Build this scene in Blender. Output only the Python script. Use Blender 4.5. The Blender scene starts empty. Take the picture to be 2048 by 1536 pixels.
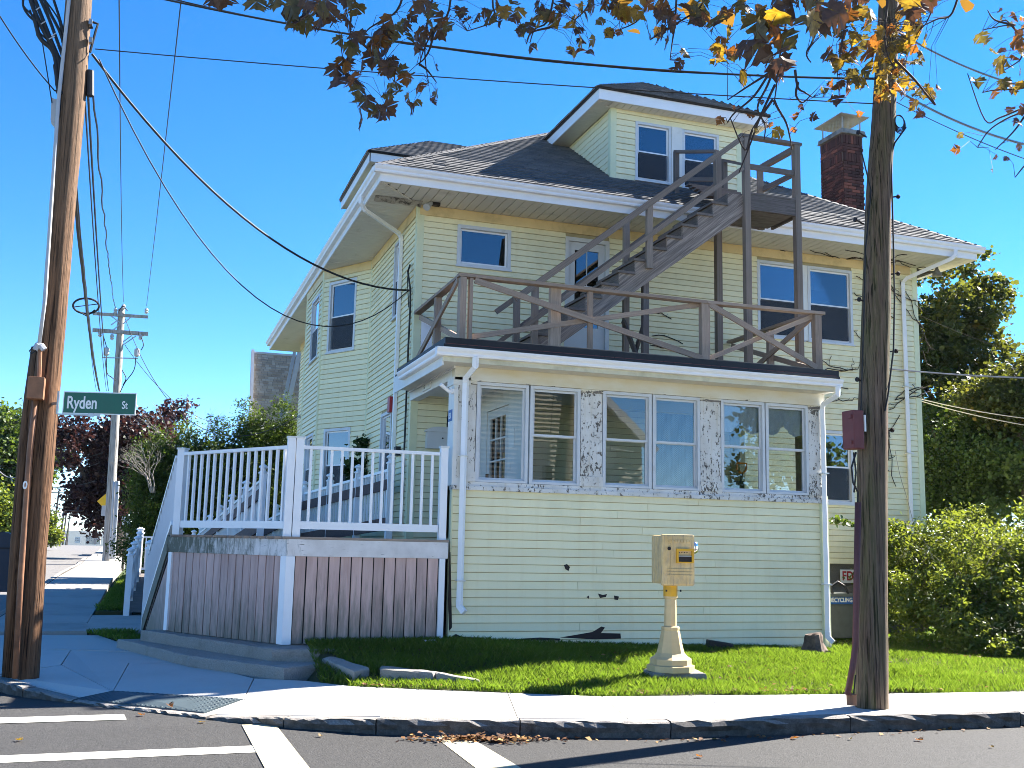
import bpy, bmesh, math, random
import numpy as np
from mathutils import Vector, Matrix
random.seed(7); rng = np.random.default_rng(7)
R = math.radians
scn = bpy.context.scene
C = scn.collection

# ------------------------------------------------------------------ camera
YAW, PIT, ROL, FPX = R(18.83918), R(8.72915), R(-1.22113), 2098.33
def cam_axes(y, p, r):
    f = Vector((math.sin(y)*math.cos(p), math.cos(y)*math.cos(p), math.sin(p)))
    rt = Vector((math.cos(y), -math.sin(y), 0)); dn = f.cross(rt)
    return (math.cos(r)*rt+math.sin(r)*dn, -math.sin(r)*rt+math.cos(r)*dn, f)
AX = cam_axes(YAW, PIT, ROL)
cd = bpy.data.cameras.new('camera'); cam = bpy.data.objects.new('camera', cd); C.objects.link(cam)
cd.sensor_width = 36; cd.lens = FPX/2048*36; cd.clip_start = .1; cd.clip_end = 9000
cam.matrix_world = Matrix(((AX[0][0], -AX[1][0], -AX[2][0], 0), (AX[0][1], -AX[1][1], -AX[2][1], 0),
                           (AX[0][2], -AX[1][2], -AX[2][2], 0), (0, 0, 0, 1)))
scn.camera = cam
# ------------------------------------------------------------------ sky, sun, exposure
SUN_AZ, SUN_EL = R(73.5), R(41.5)          # azimuth clockwise from +Y
w = bpy.data.worlds.new('World'); scn.world = w; w.use_nodes = True
nt = w.node_tree; bg = nt.nodes['Background']
sky = nt.nodes.new('ShaderNodeTexSky'); sky.sky_type = 'NISHITA'; sky.sun_disc = False
sky.sun_elevation = SUN_EL; sky.sun_rotation = SUN_AZ; sky.altitude = 0
sky.air_density = .6; sky.dust_density = 0.0; sky.ozone_density = 2.0
hsv = nt.nodes.new('ShaderNodeHueSaturation'); hsv.inputs['Saturation'].default_value = 1.33; hsv.inputs['Hue'].default_value = .503
nt.links.new(sky.outputs[0], hsv.inputs['Color']); nt.links.new(hsv.outputs[0], bg.inputs[0]); bg.inputs[1].default_value = .08
sl = bpy.data.lights.new('sun', 'SUN'); sl.energy = 5.0; sl.angle = R(.53); sl.color = (1, .95, .87)
so = bpy.data.objects.new('sun', sl); C.objects.link(so)
sdir = Vector((math.sin(SUN_AZ)*math.cos(SUN_EL), math.cos(SUN_AZ)*math.cos(SUN_EL), math.sin(SUN_EL)))
so.rotation_euler = sdir.to_track_quat('Z', 'Y').to_euler(); so.location = sdir*60
scn.view_settings.view_transform = 'Standard'; scn.view_settings.look = 'None'
scn.view_settings.gamma = 1; scn.view_settings.exposure = 2.2
scn.render.engine = 'CYCLES'
scn.cycles.max_bounces = 8; scn.cycles.transparent_max_bounces = 12; scn.cycles.caustics_reflective = False
scn.cycles.caustics_refractive = False; scn.cycles.filter_width = .9

# ------------------------------------------------------------------ helpers
def at(px, py, Y):
    """world point seen at a photo pixel on the plane y = Y (used only to read sizes off the photograph)"""
    d = AX[0]*((px-1024)/FPX)+AX[1]*((py-768)/FPX)+AX[2]
    return d*(Y/d[1])
def atz(px, py, z):
    d = AX[0]*((px-1024)/FPX)+AX[1]*((py-768)/FPX)+AX[2]
    return d*(z/d[2])
ORG = {}
def org(o):
    while o is not None and o.name not in ORG: o = o.parent
    return ORG[o.name] if o is not None else Vector((0, 0, 0))
def thing(name, label, cat, loc=(0, 0, 0), group=None):
    o = bpy.data.objects.new(name, None); C.objects.link(o); o.location = loc; o.empty_display_size = .2
    o['label'] = label; o['category'] = cat
    if group: o['group'] = group
    ORG[o.name] = Vector(loc); return o
def tag(o, label=None, cat=None, group=None, kind=None):
    if label: o['label'] = label
    if cat: o['category'] = cat
    if group: o['group'] = group
    if kind: o['kind'] = kind
    return o
class MB:
    def __init__(s): s.v = []; s.f = []; s.uv = []
    def add(s, vs, fs, uvs=None):
        n = len(s.v); s.v += [tuple(p) for p in vs]
        for i, f in enumerate(fs):
            s.f.append([n+k for k in f]); s.uv.append(uvs[i] if uvs else None)
        return s
    def hexa(s, p):      # p: 4 bottom ccw, 4 top ccw
        return s.add(p, [(3, 2, 1, 0), (4, 5, 6, 7), (0, 1, 5, 4), (1, 2, 6, 5), (2, 3, 7, 6), (3, 0, 4, 7)])
    def box(s, x0, x1, y0, y1, z0, z1):
        return s.hexa([(x0, y0, z0), (x1, y0, z0), (x1, y1, z0), (x0, y1, z0), (x0, y0, z1), (x1, y0, z1), (x1, y1, z1), (x0, y1, z1)])
    def fbox(s, F, a0, a1, n0, n1, z0, z1):
        P = F.p
        return s.hexa([P(a0, n1, z0), P(a1, n1, z0), P(a1, n0, z0), P(a0, n0, z0), P(a0, n1, z1), P(a1, n1, z1), P(a1, n0, z1), P(a0, n0, z1)])
    def bar(s, p, q, w, h, up=(0, 0, 1)):
        p = Vector(p); q = Vector(q); d = (q-p).normalized(); u = Vector(up)
        if abs(d.dot(u)) > .99: u = Vector((0, 1, 0))
        r = d.cross(u).normalized(); u = r.cross(d); r = r*w/2; u = u*h/2
        return s.hexa([p-r-u, p+r-u, q+r-u, q-r-u, p-r+u, p+r+u, q+r+u, q-r+u])
    def prism(s, poly, z0, z1):
        n = len(poly); z1s = z1 if hasattr(z1, '__len__') else [z1]*n
        vs = [(x, y, z0) for x, y in poly]+[(x, y, z1s[i]) for i, (x, y) in enumerate(poly)]
        fs = [tuple(range(n-1, -1, -1)), tuple(range(n, 2*n))]+[(i, (i+1) % n, n+(i+1) % n, n+i) for i in range(n)]
        return s.add(vs, fs)
    def extr(s, prof, p, q, A, B):
        p = Vector(p); q = Vector(q); A = Vector(A); B = Vector(B); n = len(prof)
        vs = [p+A*a+B*b for a, b in prof]+[q+A*a+B*b for a, b in prof]
        fs = [tuple(range(n)), tuple(range(2*n-1, n-1, -1))]+[(i, n+i, n+(i+1) % n, (i+1) % n) for i in range(n)]
        return s.add(vs, fs)
    def tube(s, pts, r, n=8, cap=True):
        pts = [Vector(p) for p in pts]; m = len(pts); rs = r if hasattr(r, '__len__') else [r]*m
        vs = []; ref = None
        for i, p in enumerate(pts):
            d = (pts[min(i+1, m-1)]-pts[max(i-1, 0)]).normalized()
            if ref is None: ref = Vector((0, 0, 1)) if abs(d.z) < .9 else Vector((1, 0, 0))
            a = d.cross(ref).normalized(); b = d.cross(a); ref = b.cross(d) if b.length else ref
            ref = -b if False else (a.cross(d)).normalized()
            for k in range(n):
                t = 2*math.pi*k/n; vs.append(p+a*math.cos(t)*rs[i]+b*math.sin(t)*rs[i])
        fs = [(i*n+k, i*n+(k+1) % n, (i+1)*n+(k+1) % n, (i+1)*n+k) for i in range(m-1) for k in range(n)]
        if cap: fs += [tuple(range(n-1, -1, -1)), tuple(range((m-1)*n, m*n))]
        return s.add(vs, fs)
    def lathe(s, c, prof, n=16, ang=0):
        c = Vector(c); m = len(prof)
        vs = [c+Vector((r*math.cos(ang+2*math.pi*k/n), r*math.sin(ang+2*math.pi*k/n), z)) for r, z in prof for k in range(n)]
        fs = [(i*n+k, i*n+(k+1) % n, (i+1)*n+(k+1) % n, (i+1)*n+k) for i in range(m-1) for k in range(n)]
        fs += [tuple(range(n-1, -1, -1)), tuple(range((m-1)*n, m*n))]
        return s.add(vs, fs)
    def build(s, name, mat, parent=None, smooth=False, bevel=0, loc=(0, 0, 0)):
        o0 = org(parent) if parent else Vector(loc)
        me = bpy.data.meshes.new(name)
        me.from_pydata([(x-o0.x, y-o0.y, z-o0.z) for x, y, z in s.v], [], s.f); me.update()
        bm = bmesh.new(); bm.from_mesh(me); bmesh.ops.recalc_face_normals(bm, faces=bm.faces)
        if bevel: bmesh.ops.bevel(bm, geom=bm.edges[:], offset=bevel, segments=2, affect='EDGES', profile=.6)
        bm.to_mesh(me); bm.free()
        if smooth: me.polygons.foreach_set('use_smooth', [True]*len(me.polygons))
        if mat: me.materials.append(mat)
        o = bpy.data.objects.new(name, me); C.objects.link(o)
        if parent: o.parent = parent
        else: o.location = o0; ORG[o.name] = o0
        return o
class Fr:
    """a wall's frame: origin O, unit direction A along it, N outward"""
    def __init__(s, P, Q, n_left=False):
        s.O = Vector((P[0], P[1], 0)); d = Vector((Q[0]-P[0], Q[1]-P[1], 0)); s.L = d.length; s.A = d.normalized()
        s.N = Vector((s.A.y, -s.A.x, 0))*(-1 if n_left else 1)
    def p(s, a, n, z): v = s.O+s.A*a+s.N*n; return (v.x, v.y, z)
_cube = {}
def cube_mesh(mat):
    if mat.name not in _cube:
        me = bpy.data.meshes.new('block_'+mat.name)
        h = .5
        me.from_pydata([(x, y, z) for x in (-h, h) for y in (-h, h) for z in (-h, h)], [],
                       [(0, 1, 3, 2), (4, 6, 7, 5), (0, 4, 5, 1), (2, 3, 7, 6), (0, 2, 6, 4), (1, 5, 7, 3)])
        me.materials.append(mat); _cube[mat.name] = me
    return _cube[mat.name]
def put(name, mesh, parent, loc, M3=None, scale=(1, 1, 1)):
    o = bpy.data.objects.new(name, mesh); C.objects.link(o); o.parent = parent
    o.location = Vector(loc)-org(parent); o.scale = scale
    if M3 is not None: o.rotation_euler = M3.to_euler()
    return o
def bar(name, p, q, w, h, mat, parent, up=(0, 0, 1)):
    """a straight board from p to q: width w (sideways), height h (towards up); its own object on shared mesh data"""
    p = Vector(p); q = Vector(q); d = (q-p); L = d.length; d = d/L; u = Vector(up)
    if abs(d.dot(u)) > .995: u = Vector((0, 1, 0))
    r = u.cross(d).normalized(); u = d.cross(r)
    M3 = Matrix((d, r, u)).transposed()
    return put(name, cube_mesh(mat), parent, (p+q)/2, M3, (L, w, h))
def blk(name, x0, x1, y0, y1, z0, z1, mat, parent):
    dx, dy, dz = x1-x0, y1-y0, z1-z0; cx, cy, cz = (x0+x1)/2, (y0+y1)/2, (z0+z1)/2
    if dz >= dx and dz >= dy: return bar(name, (cx, cy, z0), (cx, cy, z1), dx, dy, mat, parent, up=(0, 1, 0))
    if dx >= dy: return bar(name, (x0, cy, cz), (x1, cy, cz), dy, dz, mat, parent)
    return bar(name, (cx, y0, cz), (cx, y1, cz), dx, dz, mat, parent)
def npmesh(name, V, F, mat, parent=None, rnd=None, smooth=False, loc=None):
    """V (n,3), F (m,k) numpy; optional per-face random attribute"""
    o0 = org(parent) if parent else Vector(loc or (0, 0, 0))
    V = V-np.array(o0)[None, :]; m, k = F.shape
    me = bpy.data.meshes.new(name); me.vertices.add(len(V)); me.vertices.foreach_set('co', V.astype(np.float32).ravel())
    me.loops.add(m*k); me.loops.foreach_set('vertex_index', F.astype(np.int32).ravel())
    me.polygons.add(m); me.polygons.foreach_set('loop_start', (np.arange(m)*k).astype(np.int32))
    me.polygons.foreach_set('loop_total', np.full(m, k, np.int32))
    if rnd is not None:
        a = me.attributes.new('rnd', 'FLOAT', 'FACE'); a.data.foreach_set('value', rnd.astype(np.float32))
    me.update(calc_edges=True); me.validate()
    if smooth: me.polygons.foreach_set('use_smooth', [True]*m)
    me.materials.append(mat); o = bpy.data.objects.new(name, me); C.objects.link(o)
    if parent: o.parent = parent
    else: o.location = o0; ORG[o.name] = o0
    return o

# ------------------------------------------------------------------ materials
def new_mat(name):
    m = bpy.data.materials.new(name); m.use_nodes = True; n = m.node_tree.nodes; l = m.node_tree.links
    return m, n, l, n['Principled BSDF']
def ramp(n, l, src, stops):
    r = n.new('ShaderNodeValToRGB'); e = r.color_ramp.elements
    while len(e) < len(stops): e.new(.5)
    for i, (p, c) in enumerate(stops): e[i].position = p; e[i].color = (*c, 1) if len(c) == 3 else c
    l.new(src, r.inputs[0]); return r.outputs[0]
def noise(n, l, vec, scale, detail=4, rough=.55, dist=0):
    t = n.new('ShaderNodeTexNoise'); t.inputs['Scale'].default_value = scale; t.inputs['Detail'].default_value = detail
    t.inputs['Roughness'].default_value = rough; t.inputs['Distortion'].default_value = dist
    if vec is not None: l.new(vec, t.inputs['Vector'])
    return t.outputs[0]
def mapv(n, l, src, scale=(1, 1, 1), loc=(0, 0, 0)):
    m = n.new('ShaderNodeMapping'); m.inputs['Scale'].default_value = scale; m.inputs['Location'].default_value = loc
    l.new(src, m.inputs['Vector']); return m.outputs[0]
def mixc(n, l, fac, a, b, mode='MIX'):
    m = n.new('ShaderNodeMix'); m.data_type = 'RGBA'; m.blend_type = mode
    if isinstance(fac, (int, float)): m.inputs['Factor'].default_value = fac
    else: l.new(fac, m.inputs['Factor'])
    for i, v in ((6, a), (7, b)):
        if isinstance(v, tuple): m.inputs[i].default_value = (*v, 1)
        else: l.new(v, m.inputs[i])
    return m.outputs[2]
def mathn(n, l, op, a, b=0.0, clamp=False):
    m = n.new('ShaderNodeMath'); m.operation = op; m.use_clamp = clamp
    for i, v in ((0, a), (1, b)):
        if isinstance(v, (int, float)): m.inputs[i].default_value = v
        else: l.new(v, m.inputs[i])
    return m.outputs[0]
def bump(n, l, h, strength, dist=.01):
    b = n.new('ShaderNodeBump'); b.inputs['Strength'].default_value = strength; b.inputs['Distance'].default_value = dist
    l.new(h, b.inputs['Height']); return b.outputs[0]
def coords(n, l, kind):
    if kind == 'world': return n.new('ShaderNodeNewGeometry').outputs['Position']
    tc = n.new('ShaderNodeTexCoord')
    if kind == 'gen': return tc.outputs['Generated']
    if kind == 'obj': return tc.outputs['Object']
    oi = n.new('ShaderNodeObjectInfo'); va = n.new('ShaderNodeVectorMath'); va.operation = 'MULTIPLY_ADD'
    cb = n.new('ShaderNodeCombineXYZ')
    for i in range(3): l.new(oi.outputs['Random'], cb.inputs[i])
    va.inputs[1].default_value = (37, 53, 71); l.new(cb.outputs[0], va.inputs[0]); l.new(tc.outputs['Object'], va.inputs[2])
    return va.outputs[0]                       # 'objr'
def plain(name, c, rough=.6, var=.12, scale=6, bumpv=.15, bs=60, metal=0, kind='world', spec=.4, dark=None, dscale=2.5, dlo=.5, dhi=.72):
    m, n, l, b = new_mat(name); v = coords(n, l, kind)
    nz = noise(n, l, v, scale, 5)
    col = ramp(n, l, nz, [(.25, tuple(x*(1-var) for x in c)), (.75, tuple(min(1, x*(1+var)) for x in c))])
    if dark:
        d = noise(n, l, v, dscale, 6, .65); dm = ramp(n, l, d, [(dlo, (0, 0, 0)), (dhi, (1, 1, 1))])
        col = mixc(n, l, dm, col, dark)
    l.new(col, b.inputs['Base Color']); b.inputs['Roughness'].default_value = rough; b.inputs['Metallic'].default_value = metal
    b.inputs['Specular IOR Level'].default_value = spec
    if bumpv: l.new(bump(n, l, noise(n, l, v, bs, 4), bumpv, .004), b.inputs['Normal'])
    return m
MAT = {}
def siding_mat(name, c, dirt=.25):
    m, n, l, b = new_mat(name); v = coords(n, l, 'world')
    base = ramp(n, l, noise(n, l, mapv(n, l, v, (.5, .5, 1.2)), 1.1, 5), [(.3, tuple(x*.93 for x in c)), (.7, tuple(min(1, x*1.04) for x in c))])
    st = ramp(n, l, noise(n, l, mapv(n, l, v, (9, 9, .55)), 1.0, 5, .6), [(.5, (0, 0, 0)), (.8, (dirt, dirt, dirt))])
    col = mixc(n, l, st, base, tuple(x*y for x, y in zip(c, (.72, .60, .42))))
    gr = ramp(n, l, noise(n, l, v, .7, 6, .7), [(.52, (0, 0, 0)), (.8, (.35, .35, .35))])
    col = mixc(n, l, gr, col, (.42, .45, .30))
    oi = n.new('ShaderNodeObjectInfo'); ov = mathn(n, l, 'MULTIPLY_ADD', oi.outputs['Random'], .09); 
    ov.node.inputs[2].default_value = .94
    hv = n.new('ShaderNodeHueSaturation'); l.new(col, hv.inputs['Color']); l.new(ov, hv.inputs['Value'])
    l.new(hv.outputs[0], b.inputs['Base Color']); b.inputs['Roughness'].default_value = .55; b.inputs['Specular IOR Level'].default_value = .3
    l.new(bump(n, l, noise(n, l, mapv(n, l, v, (3, 3, 40)), 3, 5), .25, .003), b.inputs['Normal'])
    return m
MAT['siding'] = siding_mat('siding_paint', (.87, .80, .52))
MAT['siding_p'] = siding_mat('porch_siding_paint', (.88, .81, .53), .22)
MAT['lap'] = plain('siding_lap_shadow_board', (.40, .34, .19), .8, .1, bumpv=0)
MAT['stained'] = plain('stained_frieze_paint', (.72, .55, .28), .6, .12, 1.5, .1, dark=(.45, .33, .16), dlo=.5, dhi=.8)
MAT['corner'] = plain('corner_trim_paint', (.70, .70, .45), .5, .05, bumpv=.05)
MAT['white'] = plain('white_vinyl', (.83, .83, .84), .38, .04, 3, .04, dark=(.42, .42, .38), dlo=.68, dhi=.95, dscale=5)
MAT['trim'] = plain('white_trim', (.70, .70, .67), .5, .06, 4, .06, dark=(.40, .37, .30), dlo=.6, dhi=.9, dscale=3)
MAT['alum'] = plain('window_aluminium', (.60, .62, .64), .4, .05, 4, .05, dark=(.33, .31, .27), dlo=.6, dhi=.85)
MAT['soffit'] = plain('soffit_vinyl', (.70, .66, .58), .6, .05, 2, .04, dark=(.36, .33, .28), dlo=.58, dhi=.9)
MAT['black'] = plain('black_rubber', (.012, .012, .014), .55, .3, 6, .2, 40)
MAT['wire'] = plain('cable_rubber', (.012, .012, .013), .6, .2, bumpv=0)
MAT['wirel'] = plain('bare_cable', (.30, .30, .30), .45, .2, bumpv=0, metal=.4)
def peel_mat():
    m, n, l, b = new_mat('peeling_paint'); v = coords(n, l, 'world')
    st = mapv(n, l, v, (3.0, 3.0, 1.7))
    n1 = noise(n, l, st, 10, 6, .68, .3); n2 = noise(n, l, v, 2.2, 4)
    s = mathn(n, l, 'MULTIPLY_ADD', n2, .35); l.new(n1, s.node.inputs[2])
    mask = ramp(n, l, s, [(.745, (0, 0, 0)), (.765, (1, 1, 1))])
    wood = ramp(n, l, noise(n, l, mapv(n, l, v, (30, 30, 2)), 3, 5), [(.3, (.05, .045, .04)), (.7, (.20, .17, .14))])
    pt = ramp(n, l, noise(n, l, v, 3, 6), [(.3, (.58, .55, .50)), (.7, (.74, .73, .70))])
    st2 = ramp(n, l, noise(n, l, mapv(n, l, v, (8, 8, .8)), 2, 5), [(.55, (0, 0, 0)), (.8, (.6, .6, .6))])
    pt = mixc(n, l, st2, pt, (.50, .42, .27))
    l.new(mixc(n, l, mask, pt, wood), b.inputs['Base Color']); b.inputs['Roughness'].default_value = .7
    inv = mathn(n, l, 'SUBTRACT', 1.0, mask)
    l.new(bump(n, l, inv, .8, .006), b.inputs['Normal']); return m
MAT['peel'] = peel_mat()
def frieze_mat():
    m, n, l, b = new_mat('frieze_paint'); v = coords(n, l, 'world')
    sx = n.new('ShaderNodeSeparateXYZ'); l.new(v, sx.inputs[0])
    zz = mathn(n, l, 'SUBTRACT', 2.36, sx.outputs[2]); zz = mathn(n, l, 'MULTIPLY', zz, 3.2)
    n1 = noise(n, l, mapv(n, l, v, (1.2, 1.2, 3)), 6, 8, .72, .3)
    s = mathn(n, l, 'ADD', n1, zz); mask = ramp(n, l, s, [(.86, (0, 0, 0)), (.875, (1, 1, 1))])
    pt = ramp(n, l, noise(n, l, mapv(n, l, v, (.7, .7, 2)), 2.2, 6), [(.3, (.64, .55, .36)), (.7, (.72, .70, .62))])
    wood = ramp(n, l, noise(n, l, mapv(n, l, v, (2, 2, 30)), 3, 5), [(.3, (.05, .045, .04)), (.7, (.26, .23, .20))])
    l.new(mixc(n, l, mask, pt, wood), b.inputs['Base Color']); b.inputs['Roughness'].default_value = .65
    l.new(bump(n, l, mathn(n, l, 'SUBTRACT', 1.0, mask), .7, .005), b.inputs['Normal']); return m
MAT['frieze'] = frieze_mat()
def wood_mat(name, lo, hi, green=0, sc=1, rough=.8, moss=(.07, .08, .03)):
    m, n, l, b = new_mat(name); v = coords(n, l, 'objr')
    g = noise(n, l, mapv(n, l, v, (3*sc, 30*sc, 30*sc)), 1.0, 7, .65, .6)
    col = ramp(n, l, g, [(.25, lo), (.5, tuple((a+c)/2 for a, c in zip(lo, hi))), (.78, hi)])
    w2 = coords(n, l, 'world')
    if green:
        gm = ramp(n, l, noise(n, l, w2, 2.4, 6, .7), [(.45, (0, 0, 0)), (.75, (green,)*3)]); col = mixc(n, l, gm, col, moss)
    cr = ramp(n, l, noise(n, l, mapv(n, l, v, (1.2, 60, 60)), 1.0, 4, .6), [(.66, (0, 0, 0)), (.72, (.8, .8, .8))])
    col = mixc(n, l, cr, col, tuple(x*.3 for x in lo))
    oi = n.new('ShaderNodeObjectInfo'); ov = mathn(n, l, 'MULTIPLY_ADD', oi.outputs['Random'], .3); ov.node.inputs[2].default_value = .85
    hv = n.new('ShaderNodeHueSaturation'); l.new(col, hv.inputs['Color']); l.new(ov, hv.inputs['Value'])
    l.new(hv.outputs[0], b.inputs['Base Color']); b.inputs['Roughness'].default_value = rough; b.inputs['Specular IOR Level'].default_value = .25
    l.new(bump(n, l, g, .5, .006), b.inputs['Normal']); return m
MAT['wood'] = wood_mat('weathered_wood', (.13, .10, .085), (.52, .40, .31), .2)
MAT['woodd'] = wood_mat('dark_weathered_wood', (.05, .04, .035), (.25, .215, .20), .35)
MAT['brownboard'] = wood_mat('brown_composite_board', (.075, .05, .045), (.14, .10, .09))
def pole_mat(name, lo, hi, green=0.0, tint=None):
    m, n, l, b = new_mat(name); v = coords(n, l, 'world')
    g = noise(n, l, mapv(n, l, v, (26, 26, 1.1)), 1.3, 7, .68, .8)
    col = ramp(n, l, g, [(.28, lo), (.52, tuple((a+c)/2 for a, c in zip(lo, hi))), (.75, hi)])
    cr = ramp(n, l, noise(n, l, mapv(n, l, v, (55, 55, .9)), 1.0, 5, .6), [(.56, (0, 0, 0)), (.63, (.95, .95, .95))])
    col = mixc(n, l, cr, col, tuple(x*.25 for x in lo))
    if tint:
        sx = n.new('ShaderNodeSeparateXYZ'); l.new(v, sx.inputs[0])
        t = mathn(n, l, 'MULTIPLY', mathn(n, l, 'SUBTRACT', sx.outputs[2], tint[0]), tint[1], True)
        col = mixc(n, l, t, col, mixc(n, l, g, tuple(x*.5 for x in tint[2]), tint[2]))
    if green:
        gm = ramp(n, l, noise(n, l, mapv(n, l, v, (6, 6, .6)), 1.6, 6, .7), [(.42, (0, 0, 0)), (.7, (green,)*3)]); col = mixc(n, l, gm, col, (.10, .12, .035))
    l.new(col, b.inputs['Base Color']); b.inputs['Roughness'].default_value = .85; b.inputs['Specular IOR Level'].default_value = .2
    l.new(bump(n, l, mathn(n, l, 'SUBTRACT', g, mathn(n, l, 'MULTIPLY', cr, .6)), .9, .02), b.inputs['Normal']); return m
MAT['poleL'] = pole_mat('creosoted_pole', (.035, .018, .010), (.25, .13, .07), 0, (1.8, .13, (.30, .21, .14)))
MAT['poleR'] = pole_mat('old_pole', (.045, .032, .024), (.27, .185, .13), .5)
MAT['poleF'] = pole_mat('grey_pole', (.22, .20, .18), (.50, .47, .43))
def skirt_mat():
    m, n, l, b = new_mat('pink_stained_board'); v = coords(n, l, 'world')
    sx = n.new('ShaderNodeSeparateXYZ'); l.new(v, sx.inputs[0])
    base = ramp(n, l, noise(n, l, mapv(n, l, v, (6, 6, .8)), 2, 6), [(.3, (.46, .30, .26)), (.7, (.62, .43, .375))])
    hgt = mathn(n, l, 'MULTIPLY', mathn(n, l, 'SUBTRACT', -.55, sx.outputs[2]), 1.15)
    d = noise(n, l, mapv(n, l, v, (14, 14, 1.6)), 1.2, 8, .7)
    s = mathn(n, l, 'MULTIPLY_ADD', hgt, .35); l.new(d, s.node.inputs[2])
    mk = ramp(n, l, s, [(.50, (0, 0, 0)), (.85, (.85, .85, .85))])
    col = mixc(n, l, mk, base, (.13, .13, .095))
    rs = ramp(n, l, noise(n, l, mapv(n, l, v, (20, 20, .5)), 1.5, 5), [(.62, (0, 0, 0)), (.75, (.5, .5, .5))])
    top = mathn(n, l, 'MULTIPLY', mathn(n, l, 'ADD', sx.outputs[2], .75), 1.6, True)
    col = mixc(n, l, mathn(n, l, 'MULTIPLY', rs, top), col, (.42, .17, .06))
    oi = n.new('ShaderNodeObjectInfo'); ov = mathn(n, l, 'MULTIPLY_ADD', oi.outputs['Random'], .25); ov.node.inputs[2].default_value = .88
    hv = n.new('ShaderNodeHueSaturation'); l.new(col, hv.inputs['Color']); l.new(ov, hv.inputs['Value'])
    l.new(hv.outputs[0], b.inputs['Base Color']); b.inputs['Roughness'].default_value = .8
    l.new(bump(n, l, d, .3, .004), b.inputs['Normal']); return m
MAT['skirt'] = skirt_mat()
def fascia_mat():
    m, n, l, b = new_mat('mossy_white_fascia'); v = coords(n, l, 'world')
    sx = n.new('ShaderNodeSeparateXYZ'); l.new(v, sx.inputs[0])
    base = ramp(n, l, noise(n, l, v, 5, 6), [(.3, (.62, .57, .53)), (.7, (.78, .73, .69))])
    left = mathn(n, l, 'MULTIPLY', mathn(n, l, 'SUBTRACT', 2.0, sx.outputs[0]), .22)
    s = mathn(n, l, 'ADD', noise(n, l, mapv(n, l, v, (9, 9, 2.5)), 1.4, 8, .75, .4), left)
    mk = ramp(n, l, s, [(.60, (0, 0, 0)), (.82, (.92, .92, .92))])
    col = mixc(n, l, mk, base, (.055, .065, .035))
    ck = ramp(n, l, noise(n, l, mapv(n, l, v, (2.5, 2.5, 30)), 2, 6), [(.66, (0, 0, 0)), (.69, (.8, .8, .8))])
    l.new(mixc(n, l, ck, col, (.12, .10, .09)), b.inputs['Base Color']); b.inputs['Roughness'].default_value = .7
    l.new(bump(n, l, mathn(n, l, 'SUBTRACT', 1.0, ck), .4, .004), b.inputs['Normal']); return m
MAT['fascia'] = fascia_mat()
def stone_mat(name, c, sp=.35, big=1.2, fine=160, bumpv=.5, dark=(.12, .11, .09), rough=.85, warm=None, dlo=.5, dhi=.8, dmax=.5):
    m, n, l, b = new_mat(name); v = coords(n, l, 'world')
    f = noise(n, l, v, fine, 2, .8); bgn = noise(n, l, v, big, 6, .65)
    col = ramp(n, l, f, [(.3, tuple(x*(1-sp) for x in c)), (.5, c), (.72, tuple(min(1, x*(1+sp)) for x in c))])
    col = mixc(n, l, ramp(n, l, bgn, [(dlo, (0, 0, 0)), (dhi, (dmax,)*3)]), col, dark)
    if warm: col = mixc(n, l, ramp(n, l, noise(n, l, v, big*3, 5), [(.5, (0, 0, 0)), (.75, (.5,)*3)]), col, warm)
    oi = n.new('ShaderNodeObjectInfo'); ov = mathn(n, l, 'MULTIPLY_ADD', oi.outputs['Random'], .12); ov.node.inputs[2].default_value = .94
    hv = n.new('ShaderNodeHueSaturation'); l.new(col, hv.inputs['Color']); l.new(ov, hv.inputs['Value'])
    l.new(hv.outputs[0], b.inputs['Base Color']); b.inputs['Roughness'].default_value = rough; b.inputs['Specular IOR Level'].default_value = .25
    hh = mathn(n, l, 'ADD', noise(n, l, v, 14, 8, .75), mathn(n, l, 'MULTIPLY', f, .4))
    l.new(bump(n, l, hh, bumpv, .012), b.inputs['Normal']); return m
MAT['walk'] = stone_mat('new_concrete', (.50, .485, .45), .08, 1.0, 90, .06, (.36, .34, .31), dlo=.5, dhi=.85, dmax=.5)
MAT['walkold'] = stone_mat('old_concrete', (.36, .345, .315), .15, 1.0, 90, .12, (.13, .125, .115))
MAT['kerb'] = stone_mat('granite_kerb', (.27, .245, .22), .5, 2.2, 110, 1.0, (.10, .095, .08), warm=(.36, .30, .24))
def kerb_face_shade():
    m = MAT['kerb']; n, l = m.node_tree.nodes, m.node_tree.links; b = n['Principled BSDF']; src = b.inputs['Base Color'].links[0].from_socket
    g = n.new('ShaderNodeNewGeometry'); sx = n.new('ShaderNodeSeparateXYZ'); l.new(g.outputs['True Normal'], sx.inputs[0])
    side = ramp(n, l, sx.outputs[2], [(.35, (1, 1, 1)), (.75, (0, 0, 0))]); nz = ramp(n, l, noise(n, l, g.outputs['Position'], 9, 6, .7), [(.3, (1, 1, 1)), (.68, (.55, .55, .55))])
    f = mathn(n, l, 'MULTIPLY', side, nz); l.new(mixc(n, l, f, src, (.055, .047, .038)), b.inputs['Base Color'])  # shade of the steep faces put into the colour, mottled by noise, top left pale
kerb_face_shade()
MAT['step'] = stone_mat('old_step_concrete', (.30, .275, .24), .3, 2.5, 70, .8, (.09, .09, .06))
MAT['asphaltold'] = stone_mat('worn_asphalt', (.17, .16, .15), .4, .8, 90, .7, (.12, .115, .11), .8, dmax=.6)
MAT['asphalt'] = stone_mat('asphalt', (.050, .048, .046), .75, .8, 75, 1.0, (.042, .040, .038), .8, dmax=.6)
MAT['paint'] = stone_mat('road_paint', (.46, .445, .40), .12, 22, 90, .5, (.07, .068, .065), dlo=.60, dhi=.66, dmax=.9)
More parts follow.
